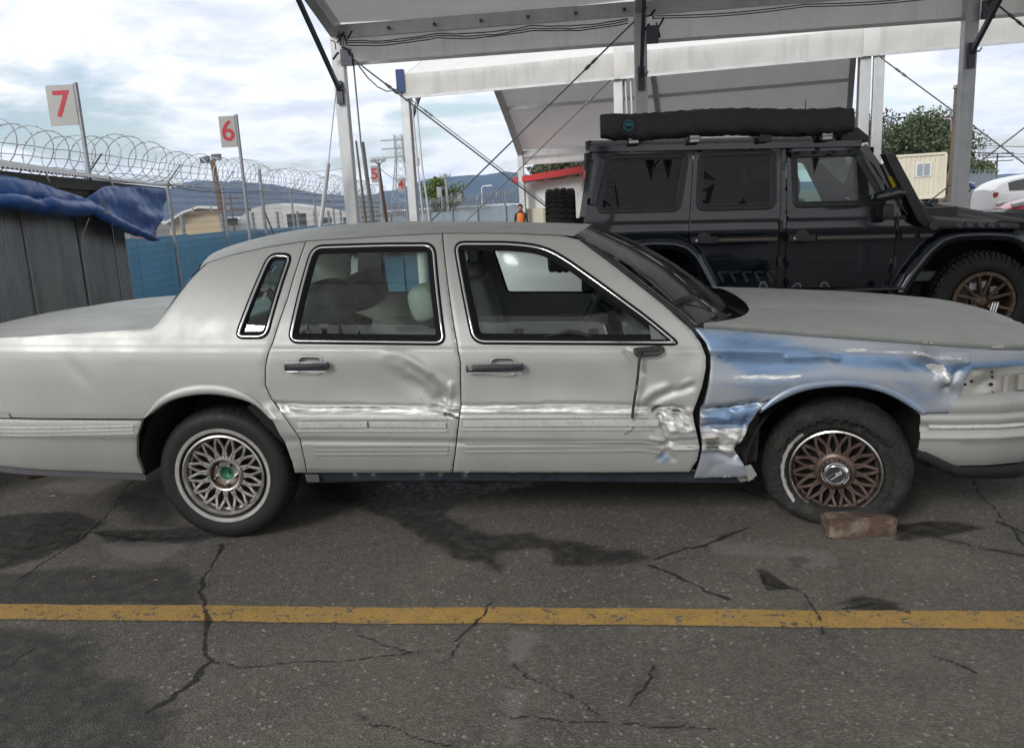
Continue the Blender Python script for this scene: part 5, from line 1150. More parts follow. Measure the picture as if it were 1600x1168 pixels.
# ------------------------------------------------------------------ numbered bay signs
mat('sign_face', (.36,.355,.34), .45, .2, var=(.32,.315,.30), vscale=5); mat('sign_red', (.45,.02,.035), .5)
def numeral(ch, size, mt, parent, T, bold=.012):
    c = bpy.data.curves.new('n', 'FONT'); c.body = ch; c.size = size; c.align_x = 'CENTER'; c.align_y = 'CENTER'; c.extrude = .002; c.offset = bold*size
    t = bpy.data.objects.new('n', c); COL.objects.link(t); dg = bpy.context.evaluated_depsgraph_get(); me = bpy.data.meshes.new_from_object(t.evaluated_get(dg)); bpy.data.objects.remove(t)
    me.transform(T); me.materials.clear(); me.materials.append(M[mt]); return link(bpy.data.objects.new('numeral', me), parent)
def bay_sign(ch, u, d, v0, v1, wd, up, label):
    """pole at column u; board from row v0 to v1 on the left side of the pole"""
    g = atD(up, v0, d); g = np.array([g[0], g[1], .09]); zt = zpx(up, v0, d); zb_ = zpx(up, v1, d); h = zt-zb_; root = thing('bay_sign', label, 'sign', tuple(g), 'numbered bay signs along the fence')
    mb = MB(); mb.tube([(g[0],g[1],0), (g[0],g[1],zt+.02)], .026, 10); mb.build('pole', 'galvanised', root, True)
    R0 = Matrix.Translation((g[0]-wd/2-.02, g[1]-.03, (zt+zb_)/2)) @ Matrix.Rotation(YAW, 4, 'Z'); mb = MB(); mb.box((-wd/2,-.006,-h/2),(wd/2,.006,h/2)); mb.v = [tuple(R0 @ Vector(p)) for p in mb.v]; mb.build('board', 'sign_face', root)
    if ch: numeral(ch, h*.92, 'sign_red', root, R0 @ Matrix.Translation((0,-.0075,0)) @ Matrix.Rotation(R_(90), 4, 'X'))
    return root
bay_sign('7', 95, 9.6, 132, 194, .33, 118, 'grey bay sign with a red 7 standing behind the shed')
bay_sign('6', 358, 12.6, 181, 229, .25, 369, 'grey bay sign with a red 6 on a tall pole')
bay_sign('5', 588, 23, 259, 285, .20, 591, 'small bay sign with a red 5 near the tent post')
bay_sign('4', 627, 28, 278, 299, .22, 632, 'small bay sign with a red 4 by the lattice tower')
bay_sign('', 665, 36, 292, 308, .18, 689, 'distant bay sign seen edge on beside the green tree'); bay_sign('', 715, 40, 301, 314, .18, 720, 'distant bay sign seen edge on before the mountains')
# ------------------------------------------------------------------ black off-road wagon
mat('black_paint', (.0035,.006,.011), .06, 0, var=(.0045,.0075,.013), vscale=3, coat=.5, spec=.4, rvar=.02, dirt=.06, dscale=4, dcol=(.03,.03,.03))
mat('satin_black', (.013,.014,.016), .45, 0, var=(.022,.023,.025), vscale=8, rvar=.08)
mat('awning_fabric', (.017,.018,.021), .62, 0, var=(.027,.028,.032), vscale=4, bump=.35, bscale=22)
mat('bronze_trim', (.22,.18,.12), .35, .8); mat('bronze_wheel', (.15,.11,.08), .42, .7, var=(.10,.075,.055), vscale=12)
mat('teal_print', (.02,.16,.20), .6); mat('yellow_strap', (.65,.48,.03), .6); mat('lamp_lens', (.6,.6,.58), .2); mat('caliper_grey', (.5,.5,.5), .4, .4); mat('red_drum', (.05,.012,.012), .5)
GY0, GYC = 3.70, 4.58
def GYs(z): return GY0+np.clip(np.asarray(z, float)-1.43, 0, 2)*.13
def gon(u, v):
    z = 1.3
    for _ in range(25): p = atY(u, v, float(GYs(z))); z = .5*z+.5*p[2]
    return (p[0], p[2])
def GO(pl): return [gon(*q) for q in pl]
wag = thing('off_road_wagon', 'boxy black off-road wagon with roof awning, snorkel and rear spare tyre', 'off-road vehicle', (3.6, GYC, .09))
def gpanel(name, ol, holes=(), mt='black_paint', parent=None, off=0., lip=.02, gap=.003, mirror=False, dx=.045, wob=0.003):
    vo, tr = cdt(resample(inset(ol, gap), .05), [resample(ccw(h), .04) for h in holes], dx, dx); x, z = vo[:,0], vo[:,1]; y = GYs(z)+off+wob*(fbm(x*3.2, z*3.2, 31, 2)-.5)*2-.016*np.exp(-((z-(1.275-.026*(x-2.2)))/.07)**2)
    V = np.stack([x, y, z], 1); bd = boundary(tr.tolist()); idx = {}; ex = []
    for a, b in bd:
        for q in (a, b):
            if q not in idx: idx[q] = len(V)+len(ex); ex += [V[q], V[q]+np.array([0, lip, 0])]
    F = [tuple(t) for t in tr.tolist()]+[(idx[b], idx[a], idx[a]+1, idx[b]+1) for a, b in bd]; V = np.vstack([V, ex])
    if mirror: V[:,1] = 2*GYC-V[:,1]; F = [f[::-1] for f in F]
    return mesh(name, V, F, mt, parent or wag, True)
def gring(name, pl, a, b, oa, ob_, mt, parent, mid=None):
    rows = [(a, oa)]+([mid] if mid else [])+[(b, ob_)]; V = []; F = []; pl = ccw(pl); n = len(pl)
    for d, of in rows: V += [(x, float(GYs(z))+of, z) for x, z in inset(pl, d)]
    for r in range(len(rows)-1):
        for i in range(n): j = (i+1) % n; F.append((r*n+i, r*n+j, (r+1)*n+j, (r+1)*n+i))
    return mesh(name, V, F, mt, parent, True)
w1 = roundpoly(GO([(948,245),(1074,242),(1061,328),(933,331)]), .07); w2 = roundpoly(GO([(1094,241),(1210,237),(1210,324),(1090,327)]), .07); w3 = roundpoly(GO([(1239,240),(1338,238),(1346,250),(1371,292),(1384,318),(1242,322)]), .05)
g_q = GO([(927,233),(1084,232.5),(1077,345),(1075,377),(1090,404)])
ARC1 = [(972,452),(968,420),(978,398),(990,389),(1020,386),(1052,387),(1068,392),(1080,404),(1105,452)]; ARC2 = [(1408,459),(1425,430),(1452,396),(1470,380),(1490,374),(1530,372),(1570,374),(1586,382),(1596,396),(1615,440),(1618,470)]
qg = GO([(926,233),(1084,232.5),(1077,345),(1075,377),(1091,404),(1080,404),(1068,392),(1052,387),(1020,386),(990,389),(978,398),(970,420),(968,452),(915,452),(911,349)])
p1 = gpanel('quarter_panel', qg, [inset(w1, .01)])
rdg = GO([(1084,232.5),(1221,228.5),(1219,341),(1217.5,387),(1214,420),(1211,450),(1122,451),(1091,404),(1075,377),(1077,345)]); p2 = gpanel('rear_door', rdg, [inset(w2, .01)])
gpanel('pillar_strip', GO([(1221,228.5),(1229,228.3),(1226,450),(1211,450),(1217.5,387),(1219,341)]), off=.004)
fdg = GO([(1229,228.3),(1341,224.5),(1352,232),(1403,322),(1400,360),(1397,398),(1388,448),(1226,450)]); p3 = gpanel('front_door', fdg, [inset(w3, .01)])
fg = GO([(1403,322),(1420,335),(1440,336),(1520,341),(1600,347),(1660,351)])+[(5.98,1.24),(5.98,.86),(5.95,.80)]+GO([(1640,470),(1618,470),(1615,440),(1596,396),(1586,382),(1570,374),(1530,372),(1490,374),(1470,380),(1452,396),(1425,430),(1408,459),(1386,459),(1388,448),(1397,398),(1400,360)]); p4 = gpanel('front_wing', fg)
for ol, hs, nm in ((qg,[inset(w1,.01)],'quarter_panel'),(rdg,[inset(w2,.01)],'rear_door'),(fdg,[inset(w3,.01)],'front_door'),(fg,[],'front_wing')): gpanel(nm, ol, hs, mirror=True, dx=.2)
for wl, pp, gm in ((w1,p1,'privacy_glass'),(w2,p2,'privacy_glass'),(w3,p3,'clear_glass')):
    gring('window_rubber', wl, -.02, .035, -.002, .004, 'satin_black', pp, (.01,-.012)); gpanel('window_pane', inset(wl, .02), mt=gm, parent=pp, off=.004, lip=.002, dx=.15, wob=.0)
    gring('window_edging', wl, .030, .036, -.003, -.001, 'dark_steel', pp, (.033,-.004)); gpanel('window_pane', inset(wl, .0), mt=gm, off=.01, lip=.002, mirror=True, dx=.2, wob=0)
gpanel('wind_deflector', GO([(1234,237),(1337,234),(1342,243),(1236,246)]), mt='satin_black', parent=p3, off=-.03, lip=.03)
# creases, stripe, hinges, handles, vent stripes
def gbead(name, px, wd, ht, mt, parent):
    P = [gon(*q) for q in px]; mb = MB()
    for a, b in zip(P[:-1], P[1:]): mb.beam((a[0], float(GYs(a[1]))-ht/2+.002, a[1]), (b[0], float(GYs(b[1]))-ht/2+.002, b[1]), ht, wd)
    return mb.build(name, mt, parent)
for pp, x0, x1 in ((p1,914,1076),(p2,1079,1217),(p3,1230,1400),(p4,1404,1424)):
    f_ = lambda x: 349.5-(x-914)*.0197; gbead('belt_crease', [(x0,f_(x0)),(x1,f_(x1))], .03, .018, 'black_paint', pp)
st_ = lambda x: 378.5-(x-955)*.0222
for pp, x0, x1 in ((p1,955,1073),(p2,1122,1214),(p3,1276,1397),(p4,1408,1428),(p4,1436,1640)): gbead('side_strip', [(x0,st_(x0)),(x1,st_(x1))], .042, .022, 'satin_black', pp); gbead('strip_inlay', [(x0,st_(x0)),(x1,st_(x1))], .008, .026, 'bronze_trim', pp)
for pp, x0, x1 in ((p2,1096,1215),(p3,1230,1393)): gbead('lower_crease', [(x0,405.5-(x0-1095)*.015),(x1,405.5-(x1-1095)*.015)], .012, .010, 'black_paint', pp); gbead('lower_crease', [(x0+22,424.5),(x1,424)], .010, .008, 'black_paint', pp)
for pp, x0 in ((p2,1078),(p3,1230)):
    y_ = st_(x0+20)-1; gbead('door_handle', [(x0,y_+.6),(x0+42,y_)], .055, .05, 'satin_black', pp); a = gon(x0+22, y_-3); MB().lathe([(.0005,-.03),(.05,-.03),(.07,.0)], (a[0], GY0, a[1]), 'Y', 18).build('handle_cup', 'black_plastic', pp)
    b = gon(x0+9, y_+1); MB().lathe([(.0005,-.056),(.011,-.056),(.011,-.04)], (b[0], GY0, b[1]), 'Y', 10).build('door_lock', 'chrome', pp)
for pp, u, v in ((p2,1219,352),(p2,1217,409),(p3,1400,350),(p3,1396,409)): a = gon(u, v); MB().tube([(a[0],GY0-.02,a[1]-.045),(a[0],GY0-.02,a[1]+.045)], .018, 8).build('door_hinge', 'satin_black', pp, True)
for k in range(5):
    a = gon(1122+k*19, 425); b = gon(1130+k*19, 440); MB().beam((a[0],GY0-.004,a[1]),(b[0],GY0-.004,b[1]),.006,.022).build('graphic_stripe', 'satin_black', p2); c = gon(1136+k*19, 425); MB().beam((a[0],GY0-.004,a[1]),(c[0],GY0-.004,c[1]),.006,.012).build('graphic_stripe', 'satin_black', p2)
# flared arches
def flare(px, parent, o1=.0):
    P = resample(GO(px), .06, False); V = []; F = []; c = np.mean(np.array(P), 0)
    for i, p in enumerate(P):
        a = np.array(P[max(0,i-1)]); b = np.array(P[min(len(P)-1,i+1)]); t = (b-a)/np.linalg.norm(b-a); nn = np.array([-t[1], t[0]]); 
        if nn@(np.array(p)-np.array([c[0], c[1]-.3])) < 0: nn = -nn
        for s, of in ((-.01,.10),(-.01,-.085),(.02,-.10),(.06,-.095),(.105,-.045),(.115,.01)): q = np.array(p)+nn*s; V.append((q[0], GY0+of, q[1]))
    for i in range(len(P)-1):
        for j in range(5): F.append((i*6+j, i*6+j+1, (i+1)*6+j+1, (i+1)*6+j))
    o = mesh('arch_flare', V, F, 'black_paint', parent, True); o.data.set_sharp_from_angle(angle=R_(50))
    bm = bmesh.new(); bm.from_mesh(o.data); bmesh.ops.recalc_face_normals(bm, faces=bm.faces); bm.to_mesh(o.data); bm.free(); return o
flare(ARC1, p1); flare(ARC2, p4)
a0 = gon(1110,452); a1 = gon(1412,458); mb = MB(); mb.box((a0[0],GY0-.10,a0[1]-.07),(a1[0],GY0+.12,a1[1]+.07)); mb.build('side_step', 'satin_black', wag, bevel=.02)
MB().tube([(a0[0],GY0-.06,a0[1]-.10),(a1[0]-.1,GY0-.06,a1[1]-.03)], .035, 10).build('exhaust_pipe', 'dull_chrome', wag, True)
MB().box((1.95,GY0+.22,.55),(5.8,2*GYC-GY0-.22,.75)).build('chassis', 'underbody', wag)
# roof with drip rail, tail, bonnet
zr0 = gon(926,232)[1]; zr1 = gon(1341,223.5)[1]; xr0 = gon(926,232)[0]; xr1 = gon(1341,223.5)[0]
def groof(s, t):
    x = xr0-.02+(xr1-xr0+.05)*s; q = 2*t-1; z = zr0+(zr1-zr0)*s; yh = GYC-float(GYs(z))+.01; e = 1-abs(q)**7
    return (x, GYC+q*yh, z+.10*e-.03*(1-e)*0)
grid('roof', groof, 20, 30, 'black_paint', wag, flip=True)
MB().beam((xr0-.03,float(GYs(zr0))-.012,zr0-.005),(xr1+.02,float(GYs(zr1))-.012,zr1-.005),.035,.05).build('drip_rail', 'black_paint', wag)
xb = gon(911,350)[0]; mb = MB(); V = [(xb-.03,GY0+.01,.62),(xb-.03,2*GYC-GY0-.01,.62),(xb-.03,GY0+.01,1.43),(xb-.03,2*GYC-GY0-.01,1.43),(xr0-.03,float(GYs(zr0)),zr0),(xr0-.03,2*GYC-float(GYs(zr0)),zr0)]
mb.add(V, [(0,2,3,1),(2,4,5,3)]); mb.add([(xb-.03,GY0+.01,.62),(xb+.02,GY0,.62),(xb+.02,GY0,1.43),(xb-.03,GY0+.01,1.43),(xr0+.02,float(GYs(zr0)),zr0),(xr0-.03,float(GYs(zr0))+.01,zr0)], [(0,1,2,3),(3,2,4,5)]); mb.build('tail_panel', 'black_paint', wag)
pA = gon(943,249); pB = gon(926,320); MB().beam((pA[0]-.01,float(GYs(pA[1]))-.02,pA[1]),(pB[0]-.0,float(GYs(pB[1]))-.02,pB[1]),.03,.05).build('roof_ladder_rail', 'dark_steel', wag)
HB = GO([(1425,318),(1470,318.5),(1520,325),(1560,332),(1600,341),(1650,349)]); hx = [p[0] for p in HB]; hz_ = [p[1] for p in HB]
def bonnet(s, t):
    x = hx[0]+(5.97-hx[0])*s; q = 2*t-1; zc = float(np.interp(x, hx+[6.0], hz_+[1.30])); return (x, GYC+q*.80, zc+.03*(1-q*q)-.05*(abs(q) > .72)*sstep(.72,.80,abs(q))-.10*abs(q)**12)
grid('bonnet', bonnet, 20, 34, 'black_paint', wag, flip=True)
MB().box((5.90,GY0+.05,.75),(6.0,2*GYC-GY0-.05,1.26)).build('grille_panel', 'satin_black', wag); MB().box((5.95,GY0-.02,.58),(6.18,2*GYC-GY0+.02,.82)).build('front_bumper', 'satin_black', wag, bevel=.03)
for y in (GY0+.24, 2*GYC-GY0-.24): MB().lathe([(.0005,.03),(.09,.02),(.10,0)], (5.99,y,1.05), 'X', 20).build('headlamp', 'lamp_lens', wag, True)
mb = MB(); mb.box((5.85,GY0+.02,1.30),(6.0,GY0+.18,1.40)); mb.build('wing_lamp', 'satin_black', wag, bevel=.02)
# windscreen and pillars
wa = gon(1347,228); wb = gon(1422,334); V = [(wa[0],float(GYs(wa[1]))+.06,wa[1]-.02),(wa[0],2*GYC-float(GYs(wa[1]))-.06,wa[1]-.02),(wb[0],2*GYC-GY0-.06,wb[1]+.04),(wb[0],GY0+.06,wb[1]+.04)]
mesh('windscreen', V, [(0,3,2,1)], 'clear_glass', wag)
for s in (0, 1):
    f_ = lambda y: y if s == 0 else 2*GYC-y; MB().beam((wa[0]+.0,f_(float(GYs(wa[1]))+.03),wa[1]-.01),(wb[0]+.0,f_(GY0+.03),wb[1]),.07,.09).build('front_pillar', 'black_paint', wag)
MB().box((5.0-.25,GY0+.03,1.05),(5.1,2*GYC-GY0-.03,1.36)).build('scuttle', 'satin_black', wag)
# cabin
MB().box((2.1,GY0+.1,.72),(5.0,2*GYC-GY0-.1,.80)).build('cabin_floor', 'dark_seat', wag)
for y in (4.1, 5.05):
    cushion('seat', (3.92,y,.85), (.14,.5,.66), -.2, 'dark_seat', wag, .06); cushion('headrest', (3.80,y,1.52), (.10,.26,.18), -.1, 'dark_seat', wag, .045); cushion('seat', (2.95,y,.85), (.14,.6,.62), -.2, 'dark_seat', wag, .06)
MB().prism([(4.62,.9),(4.50,1.1),(4.56,1.34),(4.85,1.40),(4.95,1.0)], 'Y', GY0+.1, 2*GYC-GY0-.1).build('dashboard', 'dark_seat', wag)
MB().box((3.4,GY0+.10,1.85),(4.4,2*GYC-GY0-.1,1.90)).build('headliner', 'black_void', wag)
# mirror, snorkel, strap
a = gon(1350,316); b = gon(1398,292); mb = MB(); mb.prism([(a[0],a[1]),(b[0]-.02,a[1]+.02),(b[0],b[1]-.03),(b[0]-.09,b[1]),(a[0]+.08,b[1]-.03),(a[0]+.01,a[1]+.07)], 'Y', GY0-.27, GY0-.12); mb.build('door_mirror', 'black_paint', p3, True, bevel=.03)
c = gon(1378,330); mb = MB(); mb.box((c[0]-.05,GY0-.16,c[1]-.07),(c[0]+.05,GY0+.01,c[1]+.06)); mb.build('mirror_foot', 'satin_black', p3, True, bevel=.02)
sn = wag; so_ = [(1369,242),(1386,241),(1440,335),(1456,343),(1580,349),(1583,357),(1446,357),(1434,354),(1424,344)]
mb = MB(); mb.prism([gon(*q) for q in so_], 'Y', GY0-.13, GY0-.01); mb.build('snorkel', 'satin_black', wag, True, bevel=.015)
mb = MB()
for u in (1482,1498,1515,1531,1548): a = gon(u,349); b = gon(u+9,353); mb.beam((a[0],GY0-.135,a[1]),(b[0],GY0-.135,b[1]),.012,.03)
mb.build('snorkel_louvre', 'dark_steel', wag); a = gon(1449,350); MB().lathe([(.0005,-.012),(.045,-.012),(.05,0)], (a[0],GY0-.13,a[1]), 'Y', 16).build('snorkel_badge', 'black_plastic', wag, True)
a = gon(1386,277); b = gon(1395,292); MB().beam((a[0],GY0-.03,a[1]),(b[0],GY0-.03,b[1]),.03,.03).build('yellow_strap', 'yellow_strap', wag); a = gon(1376,256); c = gon(1408,318); MB().tube([(a[0],GY0-.01,a[1]),(c[0],GY0-.01,c[1])], .014, 8).build('pillar_bar', 'galvanised', wag, True)
# awning bag on roof bars, work lamps
A0 = gon(937,200); A1 = gon(1323,190); ya = float(GYs(zr0))-.10; mb = MB(); V = []; F = []; N = 140; K = 24
for i in range(N+1):
    s = i/N; x = A0[0]+(A1[0]-A0[0])*s; zc = A0[1]+(A1[1]-A0[1])*s; pinch = .86+.14*min(1, min(s, 1-s)*14)
    for j in range(K):
        t = 2*math.pi*j/K; cx_ = math.copysign(abs(math.cos(t))**.55, math.cos(t)); cz_ = math.copysign(abs(math.sin(t))**.6, math.sin(t)); n_ = 1+.10*mnoise.noise(Vector((s*14+cz_*2, cx_*1.3, cz_*1.2)))+.09*mnoise.noise(Vector((s*46+cz_*6, cx_, 3)))
        V.append((x, ya+.10*cx_*pinch*n_, zc+.112*cz_*pinch*n_-.012*math.sin(s*math.pi*3)))
for i in range(N):
    for j in range(K): F.append((i*K+j, i*K+(j+1) % K, (i+1)*K+(j+1) % K, (i+1)*K+j))
F += [tuple(range(K)), tuple(N*K+j for j in range(K))[::-1]]
aw = mesh('awning_bag', V, F, 'awning_fabric', wag, True); bm = bmesh.new(); bm.from_mesh(aw.data); bmesh.ops.recalc_face_normals(bm, faces=bm.faces); bm.to_mesh(aw.data); bm.free(); aw.data.set_sharp_from_angle(angle=R_(60))
a = gon(979,200); cL = (a[0], ya-.125, a[1]); mb = MB(); mb.lathe([(.036,0),(.046,0)], cL, 'Y', 30); mb.lathe([(.0005,0),(.030,0)], (cL[0],cL[1],cL[2]-.006), 'Y', 20, a0=0, a1=math.pi); mb.lathe([(.012,-.001),(.017,-.001)], (cL[0],cL[1],cL[2]-.004), 'Y', 16, a0=0, a1=math.pi)
mb.build('awning_logo', 'teal_print', aw, fixn=False)
for u in (988,1081,1190,1284):
    a = gon(u, 228-(u-988)*.02); mb = MB(); mb.box((a[0]-.05,ya-.06,a[1]+.0),(a[0]+.05,ya+.02,a[1]+.085)); lm = mb.build('work_lamp', 'satin_black', wag, bevel=.008)
    if u != 1190: MB().box((a[0]-.04,ya-.066,a[1]+.012),(a[0]+.04,ya-.058,a[1]+.035)).build('lens', 'lamp_lens', lm); MB().box((a[0]-.04,ya-.066,a[1]+.043),(a[0]+.04,ya-.058,a[1]+.066)).build('lens', 'lamp_lens', lm)
    MB().box((a[0]-.02,ya-.02,a[1]+.05),(a[0]+.02,2*GYC-ya,a[1]+.13)).build('roof_bar', 'satin_black', wag)
fA = gon(1313,199); fB = gon(1357,213); mb = MB(); mb.prism([(fA[0],fA[1]+.0),(fA[0]+.14,fA[1]-.01),(fB[0],fB[1]+.0),(fB[0],fB[1]-.05),(fA[0],fA[1]-.13)], 'Y', GY0+.05, 2*GYC-GY0-.05); mb.build('light_bar_fairing', 'satin_black', wag, True, bevel=.012)
MB().tube([(A1[0]-.30,ya+.3,A1[1]+.1),(A1[0]-.30,ya+.3,A1[1]+.22)], .004, 5).build('aerial', 'black_rubber', wag)
for k, (u, v) in enumerate(((924,228),(922,247),(921,258))): a = gon(u, v); MB().tube([(a[0]-.02,GY0+.2,a[1]-.03),(a[0]-.02,GY0+.2,a[1]+.05)], .03, 8).build('tail_bracket', 'satin_black', wag, True)
# wheels: knobbly tyres
def knobbly(c, R, wd, axis, parent, rimr, seg=54, name='tyre'):
    objs = []; hw = wd/2; pr = [(rimr,-hw+.03),(rimr+.02,-hw+.0),(R-.13,-hw-.012),(R-.06,-hw-.004),(R-.03,-hw+.012),(R-.018,-hw+.05),(R-.014,0),(R-.018,hw-.05),(R-.03,hw-.012),(R-.06,hw+.004),(R-.13,hw+.012),(rimr+.02,hw),(rimr,hw-.03)]
    mb = MB(); mb.lathe(pr, c, axis, 96); objs.append(mb.build(name, 'tyre_rubber', parent, True))
    mb = MB(); rd = random.Random(5)
    def blk(t0, t1, h0, h1, r0, r1, sk=0., hh=None):
        def P(t, h, r): 
            ct, st = math.cos(t), math.sin(t); return (c[0]+r*ct, c[1]+h, c[2]+r*st) if axis == 'Y' else (c[0]+h, c[1]+r*ct, c[2]+r*st)
        r1b = r1-.006; V = [P(t0,h0,r0),P(t1,h0,r0),P(t1+sk,h1,r0),P(t0+sk,h1,r0)]; e = .12*(t1-t0); f_ = .08*(h1-h0); V += [P(t0+e,h0+f_,r1),P(t1-e,h0+f_,r1),P(t1+sk-e,h1-f_,r1),P(t0+sk+e,h1-f_,r1)]
        mb.add(V, [(4,5,6,7),(0,1,5,4),(1,2,6,5),(2,3,7,6),(3,0,4,7)])
    dt = 2*math.pi/seg
    for k in range(seg):
        t = k*dt
        for s in (-1, 1):
            lo, hi = (hw*.50, hw*.98) if k % 2 else (hw*.56, hw*1.02)
            a, b = (lo, hi) if s > 0 else (-hi, -lo); blk(t+.1*dt, t+.80*dt, a, b, R-.03, R-.012, .12*dt*s)
            blk(t+(.12 if k % 2 else .2)*dt, t+(.82 if k % 2 else .7)*dt, *(sorted((s*hw*.94, s*(hw+.012)))), R-.075, R-.032)          # shoulder lug
        blk(t+.05*dt, t+.62*dt, -hw*.46, -hw*.04, R-.03, R-.004, .35*dt); blk(t+.45*dt, t+1.02*dt, hw*.03, hw*.45, R-.03, R-.004, -.35*dt)
    o = mb.build('tread_blocks', 'tyre_rubber', parent); o['kind'] = 'stuff'; objs.append(o); return objs
hubF = gon(1531,471); hubR = gon(1021,471); Rg = .445
for (x, y, fl_) in ((hubF[0],GY0+.08,1),(hubR[0],GY0+.08,1),(hubF[0],2*GYC-GY0-.08,0),(hubR[0],2*GYC-GY0-.08,0)):
    e = bpy.data.objects.new('wheel', None); link(e, wag); PINV[e.name] = Matrix.Identity(4); c = (x, y, .09+Rg-.006); knobbly(c, Rg, .29, 'Y', e, .262)
    if not fl_: continue
    f_ = y-.145
    mb = MB(); mb.lathe([(.265,.03),(.270,.0),(.262,-.012),(.238,-.012),(.228,.0),(.222,.03),(.218,.16)], (x,f_,c[2]), 'Y', 64); mb.build('rim', 'bronze_wheel', e, True)
    mb = MB(); mb.lathe([(.05,-.004),(.03,-.016),(.0005,-.018)], (x,f_+.035,c[2]), 'Y', 24); mb.lathe([(.09,.06),(.085,.02),(.05,-.004)], (x,f_+.035,c[2]), 'Y', 24)
    for k in range(6):
        for s in (-1, 1):
            t0 = 2*math.pi*k/6+R_(90)+s*R_(6); t1 = 2*math.pi*k/6+R_(90)+s*R_(13); mb.beam((x+.06*math.cos(t0),f_+.035,c[2]+.06*math.sin(t0)),(x+.235*math.cos(t1),f_+.008,c[2]+.235*math.sin(t1)),.024,.03,(0,1,0))
    mb.build('wheel_spokes', 'bronze_wheel', e, bevel=.004)
    mb = MB(); mb.lathe([(.215,.13),(.09,.10)], (x,f_,c[2]), 'Y', 30); mb.build('brake_drum', 'red_drum', e)
    for k in range(3): t = R_(40+k*38); mb = MB(); mb.box((x+.15*math.cos(t)-.03,f_+.07,c[2]+.15*math.sin(t)-.03),(x+.15*math.cos(t)+.03,f_+.10,c[2]+.15*math.sin(t)+.03)); mb.build('caliper', 'caliper_grey', e)
    for k in range(16): t = 2*math.pi*k/16; MB().lathe([(.0005,-.018),(.006,-.018),(.007,-.01)], (x+.25*math.cos(t),f_,c[2]+.25*math.sin(t)), 'Y', 6).build('beadlock_bolt', 'satin_black', e)
for x in (hubF[0], hubR[0]):
    mb = MB(); mb.lathe([(.60,GY0+.0),(.60,GY0+.62),(.05,GY0+.62)], (x,0,.09+Rg), 'Y', 24, a0=-.2, a1=math.pi+.2); mb.build('wheel_house', 'underbody', wag, True)
sp_ = atY(875,293,4.55); e = bpy.data.objects.new('spare_wheel', None); link(e, wag); PINV[e.name] = Matrix.Identity(4); knobbly((sp_[0],4.55,sp_[2]-.42), .42, .27, 'X', e, .25, 44); MB().tube([(sp_[0],4.55,sp_[2]-.42),(xb,4.55,sp_[2]-.42)], .12, 12).build('spare_carrier', 'satin_black', e); MB().lathe([(.25,-.1),(.05,-.12),(.0005,-.12)], (sp_[0],4.55,sp_[2]-.42), 'X', 30).build('spare_rim', 'bronze_wheel', e)
# ------------------------------------------------------------------ things beyond the yard
mat('white_wall', (.72,.71,.69), .7, 0, var=(.64,.63,.61), vscale=.8, dirt=.3, dscale=.8, dcol=(.4,.38,.35), streak=True)
mat('beige_wall', (.50,.40,.25), .8, 0, var=(.43,.34,.22), vscale=.7); mat('dark_opening', (.03,.03,.032), .4); mat('red_fascia', (.55,.03,.035), .5, 0, var=(.45,.03,.03), vscale=1.5)
mat('cream_steel', (.62,.58,.47), .55, .1, var=(.56,.52,.42), vscale=1.2, dirt=.35, dscale=1.5, dcol=(.35,.3,.22), streak=True)
mat('old_pole', (.16,.11,.075), .85, 0, var=(.10,.07,.05), vscale=3, bump=.4, bscale=20); mat('brick_red', (.28,.12,.09), .85)
mat('leaf_dark', (.075,.10,.04), .6, 0, var=(.045,.065,.025), vscale=.7); mat('leaf_olive', (.10,.105,.05), .6, 0, var=(.065,.072,.032), vscale=.8); mat('leaf_bright', (.13,.19,.035), .55, 0, var=(.08,.12,.025), vscale=.9); mat('bark', (.09,.07,.055), .9)
mat('mountain', (.03,.045,.048), .95, 0, var=(.018,.028,.03), vscale=.004, dirt=.5, dscale=.009, dcol=(.06,.065,.055))
mat('white_car', (.76,.76,.76), .22, 0, coat=.5); mat('red_car', (.60,.015,.07), .22, 0, coat=.6); mat('blue_car', (.03,.07,.22), .25, .2); glass('car_window', (.05,.06,.06), 1.2); mat('tail_red', (.35,.02,.02), .3); mat('head_glass', (.55,.56,.58), .12, .3)
mat('dumpster_blue', (.06,.17,.28), .55, 0, var=(.045,.13,.22), vscale=4, dirt=.4, dscale=6, dcol=(.12,.10,.08)); mat('orange_plastic', (.60,.13,.02), .5)
mat('skin', (.35,.2,.14), .6); mat('hi_vis', (.75,.20,.04), .7); mat('dark_cloth', (.03,.032,.04), .9); mat('hair', (.015,.012,.01), .7)
# mountains: one terrain sheet seen over the fence
MP = [(-400,330),(0,322),(120,312),(200,306),(258,300),(300,288),(345,284.5),(400,287),(440,293),(470,299),(520,306),(560,309),(590,305),(625,296),(655,287),(690,282),(720,277),(755,275),(775,273),(795,270),(812,272),(835,279),(870,282),(930,286),(1000,284),(1150,285),(1300,284),(1420,276),(1500,275),(1600,272),(1900,262)]
def mountain(s, t):
    u = -400+2300*s; v = float(np.interp(u, [p[0] for p in MP], [p[1] for p in MP])); D = 4200+1400*t; p = atD(u, HZ(u), D); top = (HZ(u)-v)/FPX*5000+1.6
    r = mnoise.fractal(Vector((s*26, t*3.1, 2)), 1., 2., 5); h = top*(.08+.92*sstep(0, .62, t))*(1+.10*r*(1-.2*t)) if t < .7 else top*(1-.3*(t-.7)/.3); fold = 1+.16*mnoise.fractal(Vector((s*70, t*2.2, 8)), 1., 2., 4)*(t < .6)*(t > .05)
    return (p[0], p[1], max(-2., h*fold*D/5000*(1 if t < .58 else 1)-3*(t == 0)))
struct(grid('mountain_range', mountain, 260, 34, 'mountain', None)).data.update()
